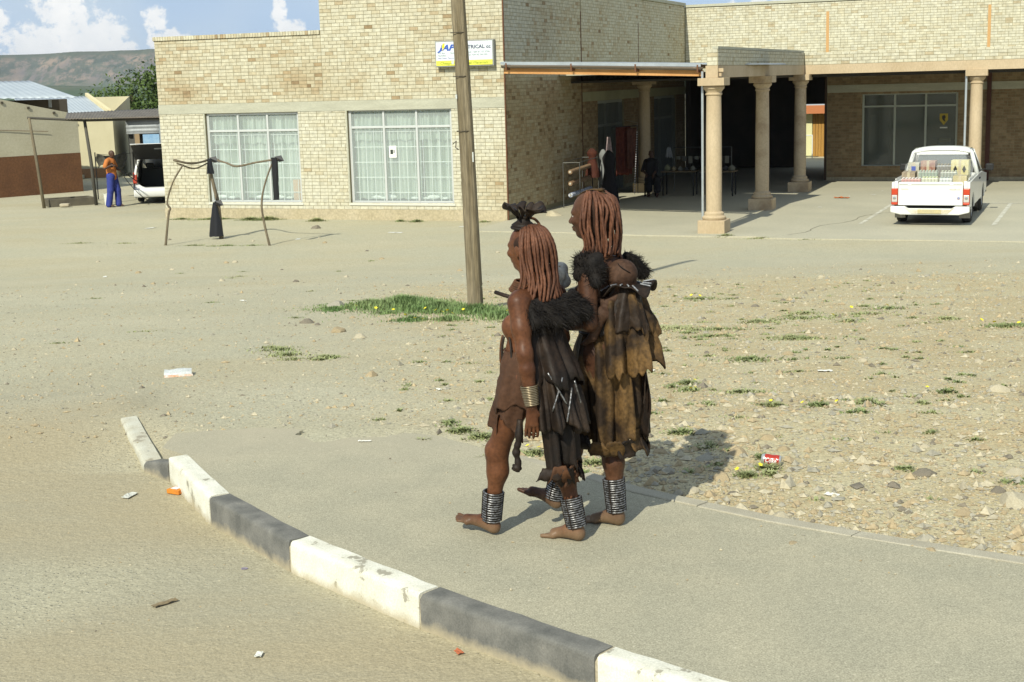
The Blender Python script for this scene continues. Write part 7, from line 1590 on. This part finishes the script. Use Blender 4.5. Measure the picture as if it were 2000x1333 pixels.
def build_far():
    w = empty('person', (.40, 7.24, 0), R(152), 'taller woman beyond with loose ochre braids, black hair puffs and a hide carrier', 'person')
    P = []; c = lambda a, b, r0, r1, k=.03: P.append(('c', a, b, r0, r1, k)); e = lambda a, r, k=.05: P.append(('e', a, r, None, k))
    e((-.085, 0, .93), (.115, .145, .13)); e((-.06, 0, 1.08), (.09, .118, .14)); e((-.075, 0, 1.245), (.092, .135, .13)); c((-.075, .13, 1.345), (-.115, -.13, 1.345), .052, .052, .05); e((-.08, 0, 1.335), (.07, .12, .055)); c((-.07, 0, 1.35), (-.03, 0, 1.53), .052, .045, .04)
    e((.0, .075, 1.21), (.055, .050, .058), .03); e((-.01, -.075, 1.21), (.055, .050, .058), .03)
    pf = head_prims(P, (-.020, 0, 1.612), (1, .10, -.05), s=1.06)
    for hip, kn, an in (((-.085, .08, .91), (-.115, .052, .465), (-.158, .042, .105)), ((-.07, -.08, .91), (.10, -.05, .48), (.250, -.042, .115))):
        h, k, a = map(Vector, (hip, kn, an)); c(tuple(h), tuple(k), .094, .058, .04); c(tuple(k), tuple(k.lerp(a, .35)+Vector((-.018, 0, 0))), .050, .053, .03); c(tuple(k.lerp(a, .35)+Vector((-.018, 0, 0))), tuple(a), .053, .034, .03); c(tuple(a), tuple(a+Vector((-.008, 0, -.05))), .034, .034, .02)
    foot(P, (-.198, .040, 0), (.032, .046, 0), side=-1); foot(P, (.215, -.042, .012), (.455, -.045, .105), up=(-.3, 0, 1), side=1)
    for s, sh, el, wr in ((1, (-.075, .170, 1.335), (-.105, .222, 1.095), (.11, .14, 1.06)), (-1, (-.115, -.17, 1.335), (-.11, -.225, 1.10), (.10, -.14, 1.04))):
        sh, el, wr = map(Vector, (sh, el, wr)); c(tuple(sh), tuple(el), .053, .039, .03); c(tuple(el), tuple(wr), .040, .026, .02); hand(P, wr, (1, -.25*s, .05), (0, -.4*s, -.6), 1.0, .8, s)
    body = sdf_obj('body', P, .0055, M_OCHRE2, w, relax=2); eyes(body, pf)
    hair = sdf_obj('hair', [('e', (-.052, 0, 1.640), (.104, .086, .092), None, .02), ('e', (-.085, 0, 1.575), (.066, .074, .09), None, .03)], .007, M_SCALP, w)
    n = 19
    for i in range(n):
        t = i/(n-1); ph = R(74+t*222); cf, sf = math.cos(ph), math.sin(ph); j = lambda s=.012: random.uniform(-s, s)
        zend = 1.415 if t < .62 else 1.30+.05*random.random(); ex = -.035-.05*t-.10*math.sin(t*math.pi); ey = .125*math.cos(t*math.pi*.95)
        if t > .62: ex -= .03
        braid(hair, [(-.035+cf*.03+j(), sf*.025+j(), 1.733), (-.040+cf*.086, sf*.068, 1.712+j()), (-.046+cf*.118+j(), sf*.098+j(), 1.645), (-.052+cf*.120+j(), sf*.104+j(), 1.56), (-.062+cf*.108+j(.012), sf*.10+j(.012), 1.48), (ex+j(.015), ey+j(.015), zend+j(.01))], .0082, i+90)
    for i in range(9):
        t = i/8; ph = R(75+t*150); cf, sf = math.cos(ph), math.sin(ph); j = lambda s=.010: random.uniform(-s, s)
        braid(hair, [(-.04+cf*.06, sf*.045, 1.722), (-.048+cf*.105, sf*.085, 1.685+j()), (-.052+cf*.122+j(), sf*.104+j(), 1.60), (-.058+cf*.118+j(), sf*.106+j(), 1.52), (-.07+cf*.09+j(.015), sf*.10+j(.01), 1.43+j(.02))], .0086, i+130)
    MB().grid([[(-.03+.5*0+.118*math.cos(a)*.98-.012, u_, 1.632+.112*math.sin(a)) for u_ in (-.016, 0, .016)] for a in np.linspace(R(38), R(150), 14)]).build('hide_band', M_LEATHER_O, hair, smooth=True, solid=.006)
    MB().lathe([(.002, .01), (.016, .008), (.020, 0), (.016, -.006)], 12, (-.085, .006, 1.742)).build('hide_knot', M_LEATHER_O, hair, smooth=True)
    rr = random.Random(5); tf = [((-.085+rr.uniform(-.045, .04), .16+rr.uniform(-.03, .03), 1.375+rr.uniform(-.055, .05)), (-.085+rr.uniform(-.055, .05), .165+rr.uniform(-.035, .035), 1.36+rr.uniform(-.065, .05)), .034, .040) for _ in range(16)]
    fluff(w, tf, 7000, 21, (.016, .042), .2)
    fluff(w, [((-.165, -.11, 1.40), (-.20, -.15, 1.36), .022, .03), ((-.19, -.14, 1.375), (-.235, -.185, 1.30), .03, .034), ((-.20, -.15, 1.34), (-.225, -.17, 1.29), .03, .03)], 1800, 22, (.02, .045), .7)
    # skirts
    wrap('skirt', w, M_LEATHER_O, 0, 360, [(1.02, -.075, .105, .135), (.93, -.085, .145, .168), (.78, -.090, .168, .168), (.62, -.095, .172, .160), (.455, -.095, .165, .148)], 8, .004, .036, .09, 12, n=170, ragged=.5)
    wrap('back_hide', w, M_LEATHER_O, 96, 262, [(1.20, -.11, .165, .128), (1.08, -.11, .195, .150), (.97, -.11, .222, .168), (.86, -.115, .238, .176)], 9, .014, .040, .10, 15, n=150, ragged=1.0)
    wrap('back_hide_top', w, M_LEATHER_O, 120, 246, [(1.235, -.12, .165, .125), (1.13, -.12, .195, .15), (1.02, -.12, .232, .165)], 7, .010, .034, .12, 33, n=110, ragged=1.2)
    wrap('side_hide', w, M_LEATHER_D, 185, 300, [(1.1, -.09, .15, .165), (.9, -.095, .195, .195), (.70, -.10, .205, .20), (.50, -.10, .20, .19)], 7, .006, .03, .09, 18, n=80, ragged=.6)
    for k in range(8):
        ph = R(75+k*24); x, y = -.095+.185*math.cos(ph), .172*math.sin(ph); z = .50+random.uniform(-.03, .02); rows = []
        for i in range(7):
            t = i/6; rows.append([(x+math.cos(ph)*(.008+.022*math.sin(t*2.6+k))-math.sin(ph)*u_*(.026+.03*math.sin(t*2.4)), y+math.sin(ph)*(.008+.022*math.sin(t*2.6+k))+math.cos(ph)*u_*(.026+.03*math.sin(t*2.4)), z-(.07+.06*((k*29)%7)/7)*t+.03*fbm(u_*3, t*2, 1, k+40)) for u_ in np.linspace(-1, 1, 7)])
        MB().grid(rows).build('hem_flap', M_LEATHER_O if k % 3 else M_LEATHER_M, w, smooth=True, solid=.007)
    MB().tube([(-.03+.11*math.cos(a)-.045, .14*math.sin(a), 1.02) for a in np.linspace(0, 6.28, 30)], .008, 6).build('belt', M_LEATHER_D, w, smooth=True)
    MB().tube(catmull([(-.33, .03, .86), (-.325, .04, .78), (-.32, .035, .70), (-.315, .04, .66)], 4), .004, 5).build('thong', M_LEATHER_M, w, smooth=True)
    rings('necklace', w, (-.05, 0, 1.40), (-.055, 0, 1.43), .085, .072, 4, .006, M_LEATHER_R)
    anklet(w, (-.158, .042, .075), (-.146, .046, .255), .046, .052, 19); anklet(w, (.246, -.042, .078), (.205, -.045, .235), .047, .051, 17)
    # infant tied on the back in the hide carrier
    b = empty('person', (.40, 7.24, 0), R(152), 'infant carried on the back of the taller woman, wrapped in a beaded hide', 'person')
    B = []; q = lambda a, b_, r0, r1, k=.02: B.append(('c', a, b_, r0, r1, k))
    B.append(('e', (-.205, .035, 1.325), (.080, .070, .073), None, .02)); B.append(('e', (-.180, .040, 1.298), (.058, .055, .055), None, .03)); q((-.21, .02, 1.28), (-.21, .0, 1.22), .036, .04); q((-.21, 0, 1.22), (-.20, 0, 1.10), .075, .082, .04)
    for q2 in (1, -1): B.append(('e', (-.195, .035+.068*q2, 1.302), (.015, .008, .018), None, .006))
    for s in (1, -1):
        q((-.195, .07*s, 1.11), (-.140, .155*s, 1.135), .042, .034); q((-.140, .155*s, 1.135), (-.100, .175*s, 1.015), .033, .024); q((-.100, .175*s, 1.015), (-.060, .178*s, .985), .020, .015, .012)
        for k in range(5): q((-.062, (.168+.005*k)*s, .984), (-.045+.002*k, (.166+.0055*k)*s, .978), .006, .005, .004)
        q((-.205, .07*s, 1.225), (-.16, .12*s, 1.185), .028, .022); q((-.16, .12*s, 1.185), (-.115, .13*s, 1.20), .021, .016)
        for k in range(5): q((-.115, (.122+.004*k)*s, 1.20), (-.092+.002*abs(k-2), (.120+.0045*k)*s, 1.198), .0065, .005, .003)
    sdf_obj('body', B, .006, M_BABY, b, relax=2)
    MB().tube([(-.205+.081*math.cos(a)*.55-.03, .035+.071*math.sin(a)*.9, 1.325+.066*abs(math.cos(a*.5+.2))) for a in np.linspace(.4, 2.4, 12)], .0026, 5).build('hair_line', M_FLUFF, b, smooth=True)
    rows = []
    for i in range(8):
        t = i/7; rows.append([(-.205+(.070+.085*t)*(1+.10*math.sin(a*5+1)*t)*math.cos(a), (.068+.085*t)*(1+.10*math.sin(a*5+1)*t)*math.sin(a), 1.268-.015*t+.028*math.sin(a*4+.5)*t+.012*math.sin(a*9)*t) for a in np.linspace(0, 2*math.pi, 60, endpoint=False)])
    col = MB().grid(rows, True).build('hide_collar', M_LEATHER_D, b, smooth=True, solid=.006)
    for k in range(22):
        a = k*2*math.pi/22+.1
        if k % 5 == 4: continue
        f = lambda t: ((-.205+(.072+.085*t)*(1+.10*math.sin(a*5+1)*t)*math.cos(a)), (.070+.085*t)*(1+.10*math.sin(a*5+1)*t)*math.sin(a), 1.276-.015*t+.028*math.sin(a*4+.5)*t+.012*math.sin(a*9)*t)
        MB().tube([f(t) for t in (.25, .5, .75, .95)], .0038, 5).build('bead_row', mat('bead_shell', (.36, .37, .39), (.18, .19, .20), scale=90, rough=.4), col)
    wrap('hide_wrap', b, M_LEATHER_M, 70, 290, [(1.262, -.20, .085, .085), (1.20, -.195, .10, .11), (1.12, -.185, .115, .135), (1.04, -.175, .135, .15)], 7, .004, .012, .03, 25, n=70)
build_far()
# ---------------------------------------------------------------- the air: thin haze over the far land
def build_haze():
    o = MB().box((-3700, -1300, -45), (3100, 4700, 125)).build('haze', None); o.data.materials.clear()
    m = bpy.data.materials.new('haze_air'); m.use_nodes = True; N = m.node_tree.nodes; L = m.node_tree.links; N.remove(N['Principled BSDF'])
    v = N.new('ShaderNodeVolumePrincipled'); v.inputs['Color'].default_value = (.80, .88, 1.0, 1); v.inputs['Density'].default_value = .00011; v.inputs['Anisotropy'].default_value = .2
    L.new(v.outputs[0], N['Material Output'].inputs['Volume']); o.data.materials.append(m); tag(o, 'thin pale haze in the air before the mountain', 'haze', kind='stuff')
build_haze()
